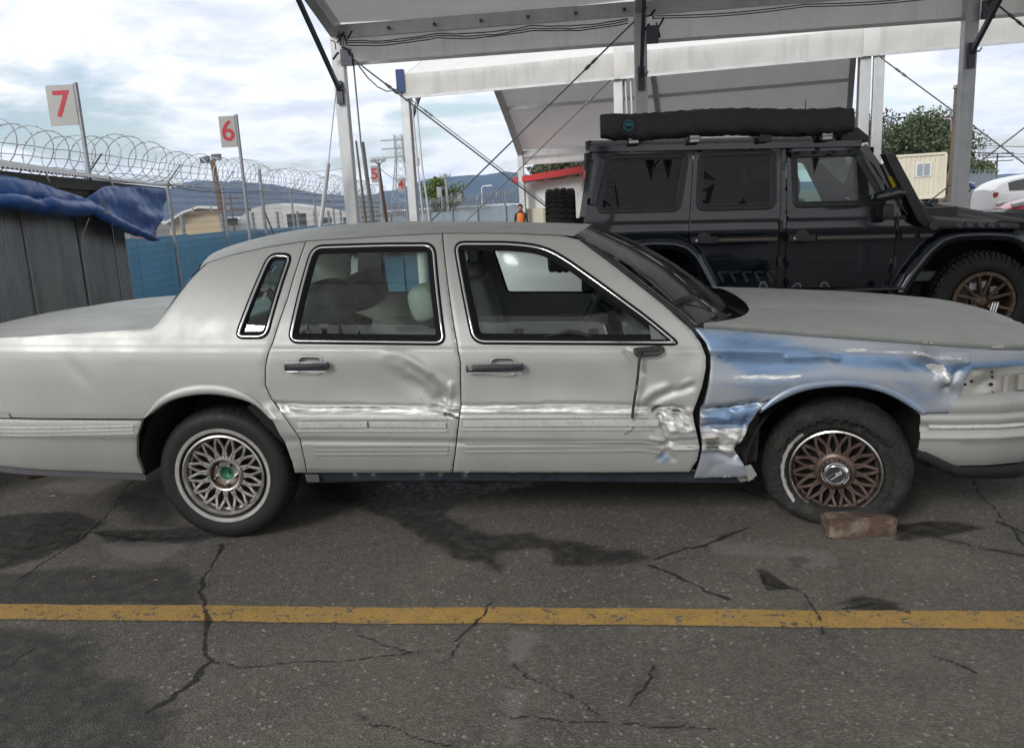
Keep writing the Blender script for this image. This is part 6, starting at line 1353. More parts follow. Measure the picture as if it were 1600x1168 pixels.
# ---- trees
def tree(name, label, base, H, crown_w, mt, seed, group=None, dens=5200, leaf=.30, low=.28):
    rd = random.Random(seed); root = thing(name, label, 'tree', tuple(base), group); b = Vector(base); mb = MB(); n = 8
    tr = [b+Vector((.25*math.sin(i*.7+seed)*i/n, .2*math.cos(i*.9)*i/n, H*.55*i/n-.1*(i == 0))) for i in range(n+1)]; mb.tube(tr, [H*.032*(1-.65*i/n) for i in range(n+1)], 8); mb.build('trunk', 'bark', root, True)
    cl = []; lb = MB()
    for k in range(17):
        a = rd.uniform(0, 2*math.pi); hh = rd.uniform(low, .93); rr = crown_w*.5*math.sqrt(max(.05, 1-((hh-.55)/.5)**2))*rd.uniform(.25, .95); c = b+Vector((rr*math.cos(a), rr*math.sin(a), H*hh)); r = crown_w*rd.uniform(.12, .21); cl.append((c, r)); st = tr[rd.randint(3, n)]
        mid = st.lerp(c, .5)+Vector((0,0,-.04*H)); lb.tube([st, mid, c], [H*.012, H*.007, H*.003], 5)
    lb.build('limb', 'bark', root, True); V = np.zeros((0,3)); nr = np.random.RandomState(seed); per_ = dens//len(cl); quads = []
    for c, r in cl:
        d = nr.normal(size=(per_,3)); d /= np.linalg.norm(d, axis=1)[:,None]; rad = r*(.35+.75*nr.rand(per_)**.5)*(1+.35*np.sin(d[:,0]*7+d[:,2]*5+c.x)); ctr = np.array(c)+d*rad[:,None]*np.array([1,1,.78]); sz = leaf*(.45+.8*nr.rand(per_))
        a = nr.normal(size=(per_,3)); a /= np.linalg.norm(a, axis=1)[:,None]; bb = np.cross(a, nr.normal(size=(per_,3))); bb /= np.linalg.norm(bb, axis=1)[:,None]
        quads.append(np.stack([ctr-a*sz[:,None]*.5, ctr+bb*sz[:,None]*.32, ctr+a*sz[:,None]*.5, ctr-bb*sz[:,None]*.32], 1))
    Q = np.concatenate(quads).reshape(-1,3); F = np.arange(len(Q)).reshape(-1,4); o = mesh('crown', Q, F, mt, root); o['kind'] = 'stuff'; return root
def tp(u, d): return gp(u, d)
tree('broadleaf_tree', 'broad dark green tree standing just behind the cream office trailer', tp(1432,88), (HZ(1420)-197)/FPX*88+1.6, 11.5, 'leaf_dark', 3, 'trees behind the office trailer', 15000, .40)
tree('broadleaf_tree', 'olive green tree whose crown ends by the utility pole', tp(1464,92), (HZ(1462)-190)/FPX*92+1.6, 9.5, 'leaf_olive', 8, 'trees behind the office trailer', 12000, .40)
tree('broadleaf_tree', 'olive tree half hidden behind the second tent post', tp(1362,95), (HZ(1362)-184)/FPX*95+1.6, 9.5, 'leaf_olive', 12, 'trees behind the office trailer', 12000, .40)
tree('broadleaf_tree', 'grey green tree rising over the red roofed building', tp(872,62), (HZ(872)-244)/FPX*62+1.6, 5.4, 'leaf_olive', 21, None, 7000, .26, .5)
tree('broadleaf_tree', 'grey green tree over the red roof beside the wagon', tp(905,64), (HZ(905)-240)/FPX*64+1.6, 5.0, 'leaf_olive', 23, None, 6000, .26, .5)
tree('young_tree', 'bright green young tree in front of the mountains', tp(690,60), (HZ(690)-279)/FPX*60+1.6, 2.9, 'leaf_bright', 5, None, 5000, .2, .25)
# ---- buildings on the left
def building(name, label, u0, u1, d0, d1, vtop, mt): pass
root = thing('warehouse', 'white warehouse with a curved roof beyond the blue fence', 'building', tuple(gp(470, 70)))
wL, wR = gp(366, 66), gp(566, 68); wd_ = wR-wL; lw = np.linalg.norm(wd_[:2]); wu = wd_/lw; wn_ = np.array([-wu[1], wu[0], 0]); V = []; F = []; n = 40
for i in range(n+1):
    s = i/n; u = 366+200*s; v = float(np.interp(u, [366,392,420,460,520,566],[348,327,320,321,330,342])); p = wL+wd_*s; dd = 66+2*s; z = (HZ(u)-v)/FPX*dd+1.57
    V += [(p[0],p[1],-.5),(p[0],p[1],z),(p[0]+wn_[0]*18,p[1]+wn_[1]*18,z+.3)]
for i in range(n): F += [(3*i,3*i+3,3*i+4,3*i+1),(3*i+1,3*i+4,3*i+5,3*i+2)]
mesh('wall', V, F, 'white_wall', root, False)
for u0, u1, v0, v1 in ((450,478,333,357),(503,518,339,350),(537,550,339,350),(352,371,340,352)):
    d = 65.2; a = atD(u0, v1, d); b = atD(u1, v0, d); MB().beam((a[0],a[1],(a[2]+b[2])/2),(b[0],b[1],(a[2]+b[2])/2),.1,abs(b[2]-a[2])).build('window', 'dark_opening', root)
root = thing('beige_house', 'beige gabled building beyond the blue fence', 'building', tuple(gp(310, 58)))
a = [atD(u, v, 58) for u, v in ((264,362),(264,347),(288,333),(312,325),(352,327),(352,362))]; mb = MB(); P = a; V = [tuple(p) for p in a]+[tuple(CAM+(p-CAM)*1.12) for p in a]; V = [(x,y,z if i not in (0,5,6,11) else -.3) for i,(x,y,z) in enumerate(V)]; mb.add(V, [(0,5,4,3,2,1),(6,7,8,9,10,11),(1,2,8,7),(2,3,9,8),(3,4,10,9),(0,1,7,6),(5,11,10,4)]); mb.build('wall', 'beige_wall', root)
a = atD(262,357,57.5); b = atD(290,350,57.5); MB().box((a[0]-3,a[1],-.2),(b[0]-2.3,a[1]+.3,b[2])).build('brick_wall', 'brick_red', root)
mb = MB(); p = [atD(u, v, 57.7) for u, v in ((258,350),(288,331.5),(312,323.5),(354,325.5))]
for c, d in zip(p[:-1], p[1:]): mb.beam(c, d, .8, .16)
mb.build('roof_edge', 'white_wall', root)
# ---- white site building with a red roof band
root = thing('site_building', 'white site building with a red roof band behind the wagon', 'building', tuple(gp(870, 30)))
a = atD(822, HZ(822), 30.); b = atD(1010, HZ(1010), 24.5); zt_ = lambda u, v, d: (HZ(u)-v)/FPX*d+1.567
V = [(a[0],a[1],0),(b[0],b[1],0),(b[0],b[1],zt_(1010,262,24.5)),(a[0],a[1],zt_(822,288,30))]; V += [(x+.9,y+7,z) for x, y, z in V]
mesh('wall', V, [(0,1,2,3),(4,7,6,5),(0,3,7,4),(3,2,6,7),(1,5,6,2)], 'white_wall', root)
za, zb2 = zt_(816,283.5,30), zt_(1010,252,24.5); a2 = atD(811, HZ(811), 29.6); b2 = atD(1012, HZ(1012), 24.2)
MB().beam((a2[0],a2[1],za),(b2[0],b2[1],zb2+.0),.5,.20).build('roof_band', 'red_fascia', root); MB().beam(atD(893,294.5,27.6),atD(1000,279,24.6),.04,.06).build('red_stripe', 'red_fascia', root); mb = MB(); p = atD(906,303,27.3); mb.box((p[0]-.07,p[1]-.03,p[2]-.07),(p[0]+.07,p[1]+.03,p[2]+.07)); mb.build('vent', 'galvanised', root)
a = atD(824,322,29.6); b = atD(850,320,28.9); MB().beam((a[0],a[1],.75),(b[0],b[1],.75),.1,1.3).build('skirt_panel', 'cream_steel', root); MB().tube([(a[0]-.12,a[1]-.1,0),(a[0]-.12,a[1]-.1,zt_(822,287,30))], .09, 8).build('downpipe', 'galvanised', root)
# ---- office trailer (corrugated cream box)
root = thing('office_trailer', 'cream corrugated site office trailer with a two pane window', 'trailer', tuple(gp(1440, 50)))
cR = atD(1476, HZ(1476), 50.); cL = atD(1324, HZ(1324), 52.25); cd_ = cL-cR; cl_ = np.linalg.norm(cd_[:2]); cu = cd_/cl_; cn = np.array([-cu[1], cu[0], 0]); cn = -cn if cn@(CAM-cR) < 0 else cn; zb_, zt2 = .72, 3.33
def ct(s, z, o_): return (cR[0]+cu[0]*s+cn[0]*o_, cR[1]+cu[1]*s+cn[1]*o_, z)
wst = [(HZ(u), u) for u in (1,)]; V = []; F = []; N = int(cl_/.055)
for i in range(N+1): ph = (i*.055/.28) % 1; o_ = .0 if ph < .5 else -.035; V += [ct(i*.055, zb_, o_), ct(i*.055, zt2, o_)]
for i in range(N): F.append((2*i, 2*i+1, 2*i+3, 2*i+2))
mesh('corrugated_side', V, F, 'cream_steel', root); mb = MB(); mb.beam(ct(0,zt2,0), ct(cl_,zt2,0), .12, .14); mb.beam(ct(0,zb_,0), ct(cl_,zb_,0), .12, .16); mb.beam(ct(0,zb_,0), ct(0,zt2,0), .14, .14, tuple(cu)); mb.build('frame_rail', 'cream_steel', root)
V = [ct(0,zb_,-.03),ct(0,zt2,-.03),ct(0,zt2,-2.4),ct(0,zb_,-2.4),ct(cl_,zb_,-.03),ct(cl_,zt2,-.03),ct(cl_,zt2,-2.4),ct(cl_,zb_,-2.4)]; mesh('box_shell', V, [(0,1,2,3),(1,5,6,2),(3,2,6,7),(4,7,6,5),(0,3,7,4)], 'cream_steel', root)
def s_u(u, f=ct):
    lo, hi = 0, cl_
    for _ in range(40):
        m_ = (lo+hi)/2; q = np.array(f(m_, 1.6, 0))-CAM; uu = 800+FPX*(q@RGT)/(q@_f)
        if uu > u: lo = m_
        else: hi = m_
    return lo
for u0, u1 in ((1431,1441),(1442.5,1452.5)):
    s0, s1 = s_u(u1), s_u(u0); wz0, wz1 = zpx(1442,276.5,51.5), zpx(1442,255,51.5); wnd = MB().beam(ct((s0+s1)/2,wz0,.02), ct((s0+s1)/2,wz1,.02), abs(s1-s0)+.12, .05, tuple(cn)).build('window_frame', 'white_wall', root); MB().beam(ct((s0+s1)/2,wz0+.07,.04), ct((s0+s1)/2,wz1-.07,.04), abs(s1-s0)-.06, .04, tuple(cn)).build('window_pane', 'grey_slat', root)
s0 = s_u(1402); MB().beam(ct(s0,.75,.015), ct(s0,2.75,.015), .85, .03, tuple(cn)).build('door', 'cream_steel', root); MB().beam(ct(s_u(1409),zpx(1409,276,53),.02), ct(s_u(1409),zpx(1409,272,53),.02), .14, .05, tuple(cn)).build('lock_box', 'dark_opening', root); MB().beam(ct(s_u(1408),zpx(1408,280,53),.02), ct(s_u(1408),zpx(1408,273,53),.02), .2, .04, tuple(cn)).build('notice', 'yellow_strap', root)
for s in (.5, 2.2, 4.): MB().box(tuple(np.array(ct(s,0,-1.2))-.2), tuple(np.array(ct(s,.72,-1.2))+np.array([.2,.2,-.05]))).build('support', 'dark_opening', root)
for s in (.9, 1.7): MB().lathe([(.3,0),(.3,.2),(.0005,.2)], ct(s,.39,-.5), 'Y', 14).build('wheel', 'black_rubber', root)
# ---- utility poles, lamps and lattice tower
def upole(label, u, v0, d, r=.14, arms=(), lean=0., mt='old_pole', name='utility_pole', rz=0.):
    g = gp(u, d); zt3 = zpx(u, v0, d); root = thing(name, label, 'pole', tuple(g)); MB().tube([(g[0],g[1],-.1),(g[0]+lean*.45,g[1],zt3)], [r, r*.65], 8).build('shaft', mt, root, True)
    for (v, hw, th) in arms:
        z = zpx(u, v, d); c = g[0]+.45*lean*(z-g[2])/(zt3-g[2]); MB().beam((c-hw*math.cos(rz),g[1]-.12-hw*math.sin(rz),z),(c+hw*math.cos(rz),g[1]-.12+hw*math.sin(rz),z),.10,th).build('crossarm', mt, root)
        for k in range(4): x = c-hw*.9+hw*1.8*k/3; MB().lathe([(.05,0),(.03,.1),(.05,.12),(.0005,.16)], (x,g[1]-.12,z+th/2), 'Z', 8).build('insulator', 'galvanised', root)
    return root, g, zt3
r_, g, z3 = upole('leaning wooden pole carrying two floodlights above the chain-link fence', 352, 250, 34, .17, ((330,1.3,.12),), -.55, 'old_pole')
for u, v in ((321,250),(339,246)):
    p = atD(u, v, 33.9); mb = MB(); mb.box((p[0]-.2,p[1]-.12,p[2]-.12),(p[0]+.16,p[1]+.12,p[2]+.14)); mb.build('floodlight', 'dark_steel', r_, bevel=.03); MB().tube([tuple(p), tuple(atD(333,258,34))], .03, 6).build('lamp_arm', 'galvanised', r_)
upole('wooden utility pole with two crossarms beyond the warehouse', 364, 300, 95, .14, ((310,1.2,.12),(318,1.4,.12)))
r_, g, z3 = upole('rusty pole with a cluster of round floodlights by bay sign five', 606, 255, 30, .07, (), -.45, 'rust', 'floodlight_pole')
for u, v in ((582,250),(590,249),(599,249)): p = atD(u, v, 29.8); MB().lathe([(.02,.12),(.10,.05),(.11,0),(.0005,-.01)], tuple(p), 'Y', 12).build('floodlight', 'galvanised', r_, True); MB().tube([tuple(p), tuple(atD(593,258,30))], .02, 5).build('lamp_arm', 'galvanised', r_)
upole('thin weathered wooden pole close behind the end post of the tent', 573, 221, 24, .045, (), -.30, 'old_pole')
upole('grey conduit pole standing against the end post of the tent', 549, 259, 21, .03, (), -.3, 'galvanised')
upole('white utility pole topped with fittings behind the green tree', 701, 272, 58, .13, ((276,.4,.1),), -.2, 'galvanised')
r_, g, z3 = upole('tall utility pole beside the right tent post with a short arm', 1484, 137, 62, .17, ((142,.25,.1),(185,1.1,.14)), .1)
p = atD(1490,196,61.8); MB().lathe([(.0005,.9),(.22,.88),(.22,.05),(.0005,0)], (p[0],p[1],p[2]-.45), 'Z', 14).build('transformer', 'galvanised', r_, True); MB().tube([(g[0]-.6,g[1],0),(atD(1494,215,61.9)[0],g[1],zpx(1494,215,62))], .14, 8).build('stub_pole', 'old_pole', r_, True)
upole('distant utility pole with three crossarms by the grey wall', 1556, 240, 110, .15, ((240.5,2.0,.14),(246,2.0,.12),(252,2.,.12)))
for u, v0 in ((1572,262),(1588,264)): upole('short grey post standing behind the white hatchback', u, v0, 70, .06, (), 0, 'galvanised')['group'] if False else None
r_, g, z3 = upole('slim street lamp with a curved arm before the mountains', 754, 294, 55, .05, (), 0., 'white_wall', 'street_lamp')
MB().tube([(g[0],g[1],z3),(g[0]+.1,g[1],z3+.12),(g[0]+.5,g[1],z3+.15)], .035, 6).build('lamp_arm', 'white_wall', r_, True); MB().box((g[0]+.35,g[1]-.08,z3+.1),(g[0]+.7,g[1]+.08,z3+.18)).build('lamp_head', 'white_wall', r_)
def lattice(label, u, v0, d, hw0, hw1):
    g = gp(u, d); zt3 = zpx(u, v0, d); root = thing('lattice_tower', label, 'tower', tuple(g)); mb = MB(); n = 11; L4 = []
    for i in range(n+1):
        s = i/n; h = hw0+(hw1-hw0)*min(1, s/.72); z = (zt3)*s; L4.append([Vector((g[0]+a*h, g[1]+b*h, z)) for a, b in ((-1,-1),(1,-1),(1,1),(-1,1))])
    for i in range(n):
        for k in range(4):
            mb.beam(L4[i][k], L4[i+1][k], .12, .12); mb.beam(L4[i][k], L4[i+1][(k+1) % 4], .06, .06); mb.beam(L4[i][(k+1) % 4], L4[i+1][k], .06, .06)
    mb.build('lattice', 'galvanised', root)
    for z in (.74, .84, .94): MB().beam((g[0]-hw0*1.5,g[1],zt3*z),(g[0]+hw0*1.5,g[1],zt3*z),.2,.25).build('tower_arm', 'galvanised', root)
lattice('steel lattice transmission tower between bay signs four and five', 631, 212, 150, 2.2, .7)
lattice('far lattice transmission tower over the grey wall on the right', 1531, 222, 330, 4., 1.)
def line(name, pts, r, label): 
    mb = MB(); P = []
    for (a, b) in zip(pts[:-1], pts[1:]):
        for i in range(12): t = i/12; p = Vector(a).lerp(Vector(b), t); p.z -= .012*(Vector(b)-Vector(a)).length*math.sin(math.pi*t); P.append(p)
    P.append(Vector(pts[-1])); mb.tube(P, r, 4); return tag(mb.build(name, 'black_cable', None, True), label, 'wire')
for k, (v0, v1, lb) in enumerate(((223,222,'highest overhead line right of the tent post'),(235,233,'middle overhead line right of the tent post'),(239,238,'lowest overhead line right of the tent post'))): line('power_line', [atD(1480,v0+1,100), atD(1760,v1-2,130)], .05, lb)
line('power_line', [atD(430,288,40), atD(485,268,26), atD(540,262,24), atD(552,262,22)], .008, 'service wire running to the conduit pole by the tent'); line('power_line', [atD(560,300,30), atD(592,262,30), atD(640,275,70), atD(700,279,58)], .012, 'service wire running from the floodlight cluster to the white pole')
line('power_line', [atD(260,300,20), atD(300,291,34), atD(340,275,34)], .008, 'wire slung from the barbed fence to the floodlight pole'); line('power_line', [atD(250,288,14), atD(392,300,20), atD(450,290,24)], .006, 'slack wire along the top of the chain-link fence')
# ---- right: grey wall with hedge, vehicles
root = thing('yard_wall', 'grey yard wall with a hedge above it right of the tent', 'wall', tuple(gp(1530, 75))); a = gp(1490, 62); b = gp(1553, 82); mb = MB(); mb.beam((a[0],a[1],1.25),(b[0],b[1],1.25),.3,2.6); mb.build('wall_panel', 'grey_slat', root)
hv_ = np.random.RandomState(2); n = 4000; t_ = hv_.rand(n); c = np.stack([a[0]+(b[0]-a[0])*t_+hv_.normal(size=n)*.4, a[1]+1.5+(b[1]-a[1])*t_+hv_.normal(size=n)*.4, 2.2+1.15*hv_.rand(n)*(.65+.35*np.sin(t_*23))], 1); d1_ = hv_.normal(size=(n,3))*.14; d2_ = hv_.normal(size=(n,3))*.14
hq = np.stack([c-d1_, c+d2_, c+d1_, c-d2_], 1).reshape(-1,3); hg = mesh('hedge', hq, np.arange(len(hq)).reshape(-1,4), 'leaf_dark'); hg['kind'] = 'stuff'; hg['label'] = 'dark green hedge growing above the grey yard wall'; hg['category'] = 'hedge'
def small_car(label, x0, yc, rz, mt, tops, belt, roof_, L_=4.45, W_=1.74, g=.09, wheels=(.82,3.55), tail=True, group=None):
    """hatchback built nose at x = L_; tops: deck/bonnet heights, belt: shoulder heights, roof_: greenhouse outline (x, z)"""
    root = thing('parked_car', label, 'car', (x0, yc, g), group, rz); PINV[root.name] = Matrix.Identity(4); h = W_/2
    def wx(x): return h*(1-.16*max(0, (.6-x)/.6)**2-.22*max(0, (x-L_+.8)/.8)**2)
    bx_, bz = zip(*belt); tx_, tz_ = zip(*tops)
    def body(s, t):
        x = L_*s; w_ = wx(x); zb3 = float(pchip(bx_, bz, x)); zt4 = float(pchip(tx_, tz_, x)); q = 2*t-1; aq = abs(q); sg = -1 if q < 0 else 1
        e = max(0, (.10-x)/.10)+max(0, (x-L_+.12)/.12)
        if aq > .35: k = (aq-.35)/.65; z = zb3+( .24-zb3)*k; yy = w_*(1-.10*(1-k)**3-.07*k**4+.015*math.sin(k*math.pi))
        else: k = aq/.35; yy = w_*.9*k; z = zt4+(zb3-zt4)*k**3
        return (x, sg*yy*(1-.05*e), z-(.0 if aq > .6 else .0))
    grid('body', body, 60, 46, mt, root, flip=True)
    V = [body(0, j/46) for j in range(47)]; mesh('rear_panel', V, [tuple(range(47))], mt, root); V = [body(1, j/46) for j in range(47)]; mesh('nose_panel', V, [tuple(range(47))[::-1]], mt, root)
    gx0, gx1 = roof_[0][0], roof_[-1][0]; rx, rz_ = zip(*roof_)
    def gh(s, t):
        x = gx0+(gx1-gx0)*s; zr = float(pchip(rx, rz_, x)); zb3 = float(pchip(bx_, bz, x)); q = 2*t-1; aq = abs(q); sg = -1 if q < 0 else 1; w0 = wx(x)*.90; hh = max(0, zr-zb3)
        if aq > .45: k = (aq-.45)/.55; return (x, sg*(w0-hh*.42*(1-k)), zr-.03*0-(hh)*k)
        k = aq/.45; return (x, sg*(w0-hh*.42)*k, zr+.035*(1-k*k)*(1 if hh > .1 else .2))
    grid('roof', gh, 40, 40, mt, root, flip=True)
    for sg in (-1, 1):
        def win(xa, xb_): 
            V = []; F = []; n = 16
            for i in range(n+1):
                x = xa+(xb_-xa)*i/n; zr = float(pchip(rx, rz_, x)); zb3 = float(pchip(bx_, bz, x)); hh = zr-zb3; w0 = wx(x)*.90
                for k in (.16, .93): V.append((x, sg*(w0-hh*.42*(1-k)+.008), zr-hh*k))
            for i in range(n): F.append((2*i, 2*i+1, 2*i+3, 2*i+2))
            mesh('side_window', V, F, 'car_window', root)
        m0 = gx0+(gx1-gx0)*.14; m1 = gx1-(gx1-gx0)*.17; mid = (m0+m1)/2; win(m0, m0+(mid-m0)*.55); win(m0+(mid-m0)*.62, mid+.1); win(mid+.17, m1)
        for xw in wheels:
            e = bpy.data.objects.new('wheel', None); link(e, root); PINV[e.name] = Matrix.Identity(4); y = sg*(wx(xw)-.10)
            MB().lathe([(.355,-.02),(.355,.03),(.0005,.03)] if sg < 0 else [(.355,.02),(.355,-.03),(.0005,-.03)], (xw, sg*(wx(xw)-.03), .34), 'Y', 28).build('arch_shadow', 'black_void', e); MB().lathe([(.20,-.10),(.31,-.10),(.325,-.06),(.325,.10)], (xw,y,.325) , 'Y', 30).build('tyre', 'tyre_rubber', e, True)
            mb = MB(); mb.lathe([(.205,-.105*(1 if sg < 0 else -1)),(.19,-.09*(1 if sg < 0 else -1))], (xw,y,.325), 'Y', 30)
            for k in range(8): t = 2*math.pi*k/8; mb.beam((xw,y-.11*(1 if sg < 0 else -1),.325),(xw+.2*math.cos(t),y-.10*(1 if sg < 0 else -1),.325+.2*math.sin(t)),.05,.02,(0,1,0))
            mb.build('rim', 'alloy', e)
        if tail: MB().box((.01,sg*h*.80-.05,.80),(.16,sg*h*.80+.07,.96)).build('tail_lamp', 'tail_red', root, bevel=.03)
        MB().prism([(L_-.75,.74),(L_-.12,.62),(L_-.10,.72),(L_-.62,.83)], 'Y', *(sorted((sg*h*.62, sg*h*.87)))).build('headlamp', 'head_glass', root, True, bevel=.02)
        for xd in (gx0+(gx1-gx0)*.36, gx0+(gx1-gx0)*.63): MB().beam((xd,sg*(wx(xd)+.003),.40),(xd,sg*(wx(xd)-.06),.85),.006,.012).build('door_gap', 'black_void', root); MB().box((xd-.16,sg*wx(xd)*.985-.02,.74),(xd-.02,sg*wx(xd)*.985+.02,.775)).build('door_handle', mt, root)
    V = [gh(0.02, j/40) for j in range(8, 33)]; ws = [gh(.80+.2*i/6, .24+.52*j/8) for i in range(7) for j in range(9)]; mesh('windscreen', [(x+.01,y,z+.015) for x, y, z in ws], [(i*9+j, i*9+j+1, (i+1)*9+j+1, (i+1)*9+j)[::-1] for i in range(6) for j in range(8)], 'car_window', root, True)
    return root
PB = [(0,.98),(.8,.96),(2.,.94),(3.2,.90),(4.0,.80),(4.45,.60)]; PTs = [(0,1.06),(.5,1.04),(3.0,1.0),(3.4,.97),(4.1,.84),(4.45,.62)]; PR = [(.02,1.02),(.35,1.26),(.9,1.42),(1.6,1.49),(2.2,1.45),(2.8,1.22),(3.3,.94)]
p = atD(1520, HZ(1520), 27.); small_car('white hatchback parked beyond the bonnet of the black wagon', p[0]+.75, p[1]+.9, .05, 'white_car', PTs, PB, PR, g=.20)
RB = [(0,.92),(1.2,.90),(2.4,.86),(3.3,.80),(3.9,.70),(4.2,.56)]; RT = [(0,.98),(2.6,.94),(3.1,.90),(3.8,.78),(4.2,.60)]; RR = [(.1,.98),(.5,1.2),(1.2,1.38),(1.8,1.40),(2.3,1.22),(2.8,.92)]
p = atD(1557, HZ(1557), 21.); small_car('bright red car with its nose towards the black wagon', p[0]+.85, p[1]+.7, math.pi-.18, 'red_car', RT, RB, RR, 4.2, 1.72, .20, (.75,3.35))
bpy.data.objects[[o.name for o in bpy.data.objects if o.get('label') == 'bright red car with its nose towards the black wagon'][0]].location.x += 4.2*math.cos(.18)
SR = [(1.15,.99),(1.55,1.2),(2.1,1.36),(2.6,1.36),(3.1,1.2),(3.6,.9)]; p = atD(768, 440, 10.2); small_car('white saloon seen through the cabin of the silver sedan', p[0], 6.9, 0., 'white_car', [(0,1.02),(1.2,1.02),(3.3,.96),(4.2,.82),(4.7,.62)], [(0,.95),(1.5,.94),(3.,.9),(4.2,.74),(4.7,.58)], SR, 4.7, 1.76, .09, (1.45,3.85), False)
p = gp(1486, 66); small_car('dark blue car half hidden by the right tent post', p[0]-2.2, p[1], .2, 'blue_car', RT, RB, RR, 4.2, 1.72, .7, (.75,3.35))
# ---- blue bin, white bollard and orange drum seen through the rear door glass
p = atD(636, 430, 10.4); root = thing('waste_bin', 'blue wheeled waste bin seen through the rear door glass', 'bin', (p[0], p[1], .09)); mb = MB(); mb.prism([(p[0]-.36,.2),(p[0]+.30,.2),(p[0]+.36,1.06),(p[0]-.42,1.06)], 'Y', p[1]-.3, p[1]+.4); mb.build('body', 'dumpster_blue', root, bevel=.03)
MB().prism([(p[0]-.45,1.06),(p[0]+.40,1.06),(p[0]+.38,1.13),(p[0]-.43,1.13)], 'Y', p[1]-.36, p[1]+.46).build('lid', 'dumpster_blue', root, bevel=.02)
for k in (-.25, .0, .25): MB().box((p[0]+k-.03,p[1]-.33,.3),(p[0]+k+.03,p[1]-.29,1.0)).build('rib', 'dumpster_blue', root)
for x in (-.28, .24): MB().lathe([(.11,0),(.11,.06),(.0005,.06)], (p[0]+x,p[1]-.28,.20), 'Y', 16).build('wheel', 'black_rubber', root)
p = atD(661, 430, 9.8); root = thing('bollard', 'white steel bollard beside the blue waste bin', 'bollard', (p[0], p[1], .09)); MB().lathe([(.0005,1.16),(.04,1.15),(.055,1.10),(.055,.06)], (p[0],p[1],.03), 'Z', 18).build('post', 'white_wall', root, True); MB().lathe([(.09,.10),(.11,.06),(.11,.0)], (p[0],p[1],.08), 'Z', 18).build('base_flange', 'galvanised', root)
p = atD(676, 430, 10.6); root = thing('traffic_drum', 'orange traffic drum beside the white bollard', 'drum', (p[0], p[1], .09)); MB().lathe([(.0005,1.10),(.15,1.10),(.18,1.0),(.20,.95),(.22,.55),(.25,.12)], (p[0],p[1],0), 'Z', 24).build('body', 'orange_plastic', root, True); MB().lathe([(.32,.15),(.33,.10),(.33,.09)], (p[0],p[1],0), 'Z', 24).build('base_ring', 'black_rubber', root)
for z in (.55, .8): MB().lathe([(.226-.03*(z-.55)/.4,z),(.218-.03*(z-.55)/.4,z+.10)], (p[0],p[1],0), 'Z', 24).build('reflective_band', 'white_wall', root)
# ---- person in an orange vest far off by the site building
p = gp(813, 27.5); root = thing('person', 'person in an orange hi-vis vest standing by the site building', 'person', tuple(p)); b = Vector(p)
sk_v = [(0,0,.78),(0,-.02,.98),(0,-.06,1.15),(0,-.08,1.24),(0,-.10,1.31),(-.08,0,.74),(-.09,-.02,.42),(-.09,.03,.06),(-.09,-.10,.03),(.08,0,.74),(.09,-.03,.42),(.09,.02,.06),(.09,-.11,.03),(-.17,-.06,1.14),(-.20,-.08,.92),(-.14,-.24,.84),(.17,-.06,1.14),(.21,-.07,.92),(.16,-.22,.82)]
sk_e = [(0,1),(1,2),(2,3),(3,4),(0,5),(5,6),(6,7),(7,8),(0,9),(9,10),(10,11),(11,12),(2,13),(13,14),(14,15),(2,16),(16,17),(17,18)]; sk_r = [.14,.13,.15,.06,.085,.09,.065,.045,.04,.09,.065,.045,.04,.06,.045,.035,.06,.045,.035]
me = bpy.data.meshes.new('body'); me.from_pydata([tuple(Vector(q)+b) for q in sk_v], sk_e, []); me.materials.append(M['dark_cloth']); bo = link(bpy.data.objects.new('body', me), root); md = bo.modifiers.new('skin', 'SKIN')
for i, q in enumerate(sk_r): me.skin_vertices[0].data[i].radius = (q, q*.8)
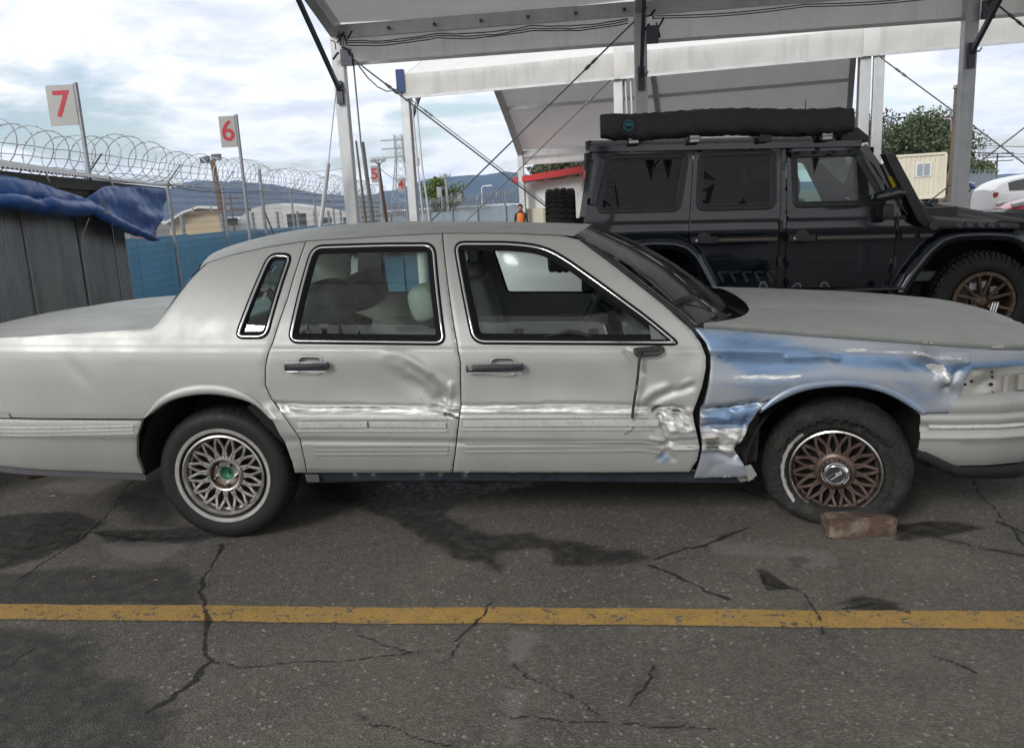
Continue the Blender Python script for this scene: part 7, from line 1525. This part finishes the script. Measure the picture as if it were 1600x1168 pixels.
me.skin_vertices[0].data[0].use_root = True; bo.modifiers.new('sub', 'SUBSURF').levels = 1
def blob(name, c, r, mt): mb = MB(); mb.lathe([(r[0]*math.sin(math.pi*i/12)+.0005, -r[2]*math.cos(math.pi*i/12)) for i in range(13)], tuple(b+Vector(c)), 'Z', 16); return mb.build(name, mt, root, True)
blob('head', (0,-.11,1.36), (.085,.1,.12), 'skin'); blob('hair', (0,-.095,1.39), (.092,.1,.11), 'hair'); mb = MB(); mb.lathe([(.125,.84),(.135,.95),(.15,1.1),(.13,1.18),(.06,1.22)], tuple(b+Vector((0,-.04,0))), 'Z', 20); mb.build('vest', 'hi_vis', root, True)
for s in (-1, 1): blob('hand', (s*.15,-.25,.81), (.035,.035,.05), 'skin')
# ---- small litter on the asphalt
mat('dry_leaf', (.30,.22,.13), .8)
for k, (u, v, r) in enumerate(((81,776,.028),(243,908,.012),(146,902,.010),(700,945,.006),(1130,926,.010))):
    p = atZ(u, v); z = groundz(p[0], p[1])+.004; mb = MB(); mb.add([(p[0]-r,p[1],z),(p[0]-.2*r,p[1]-.4*r,z+.004),(p[0]+r,p[1]+.1*r,z+.001),(p[0]+.1*r,p[1]+.45*r,z+.005)], [(0,1,2,3)]); tag(mb.build('dry_leaf', 'dry_leaf', fixn=False), ['large pale dry leaf lying behind the rear wheel','small dry leaf beside the long crack near the yellow line','small dry leaf on the dark stained asphalt behind the rear wheel','tiny leaf scrap on the bare asphalt above the yellow line','small leaf at the end of a wet crack before the front wheel'][k], 'leaf', 'dry leaves on the asphalt')
# ------------------------------------------------------------------ the air between here and the mountains
hz = bpy.data.materials.new('haze'); hz.use_nodes = True; n = hz.node_tree.nodes; n.clear(); o = n.new('ShaderNodeOutputMaterial'); v = n.new('ShaderNodeVolumePrincipled'); v.inputs['Color'].default_value = (.38,.60,1.,1); v.inputs['Density'].default_value = .00007; hz.node_tree.links.new(v.outputs[0], o.inputs['Volume'])
M['haze'] = hz; hb_ = MB().box((-5600,-240,-6),(5600,6100,430)).build('haze', 'haze'); hb_['kind'] = 'stuff'
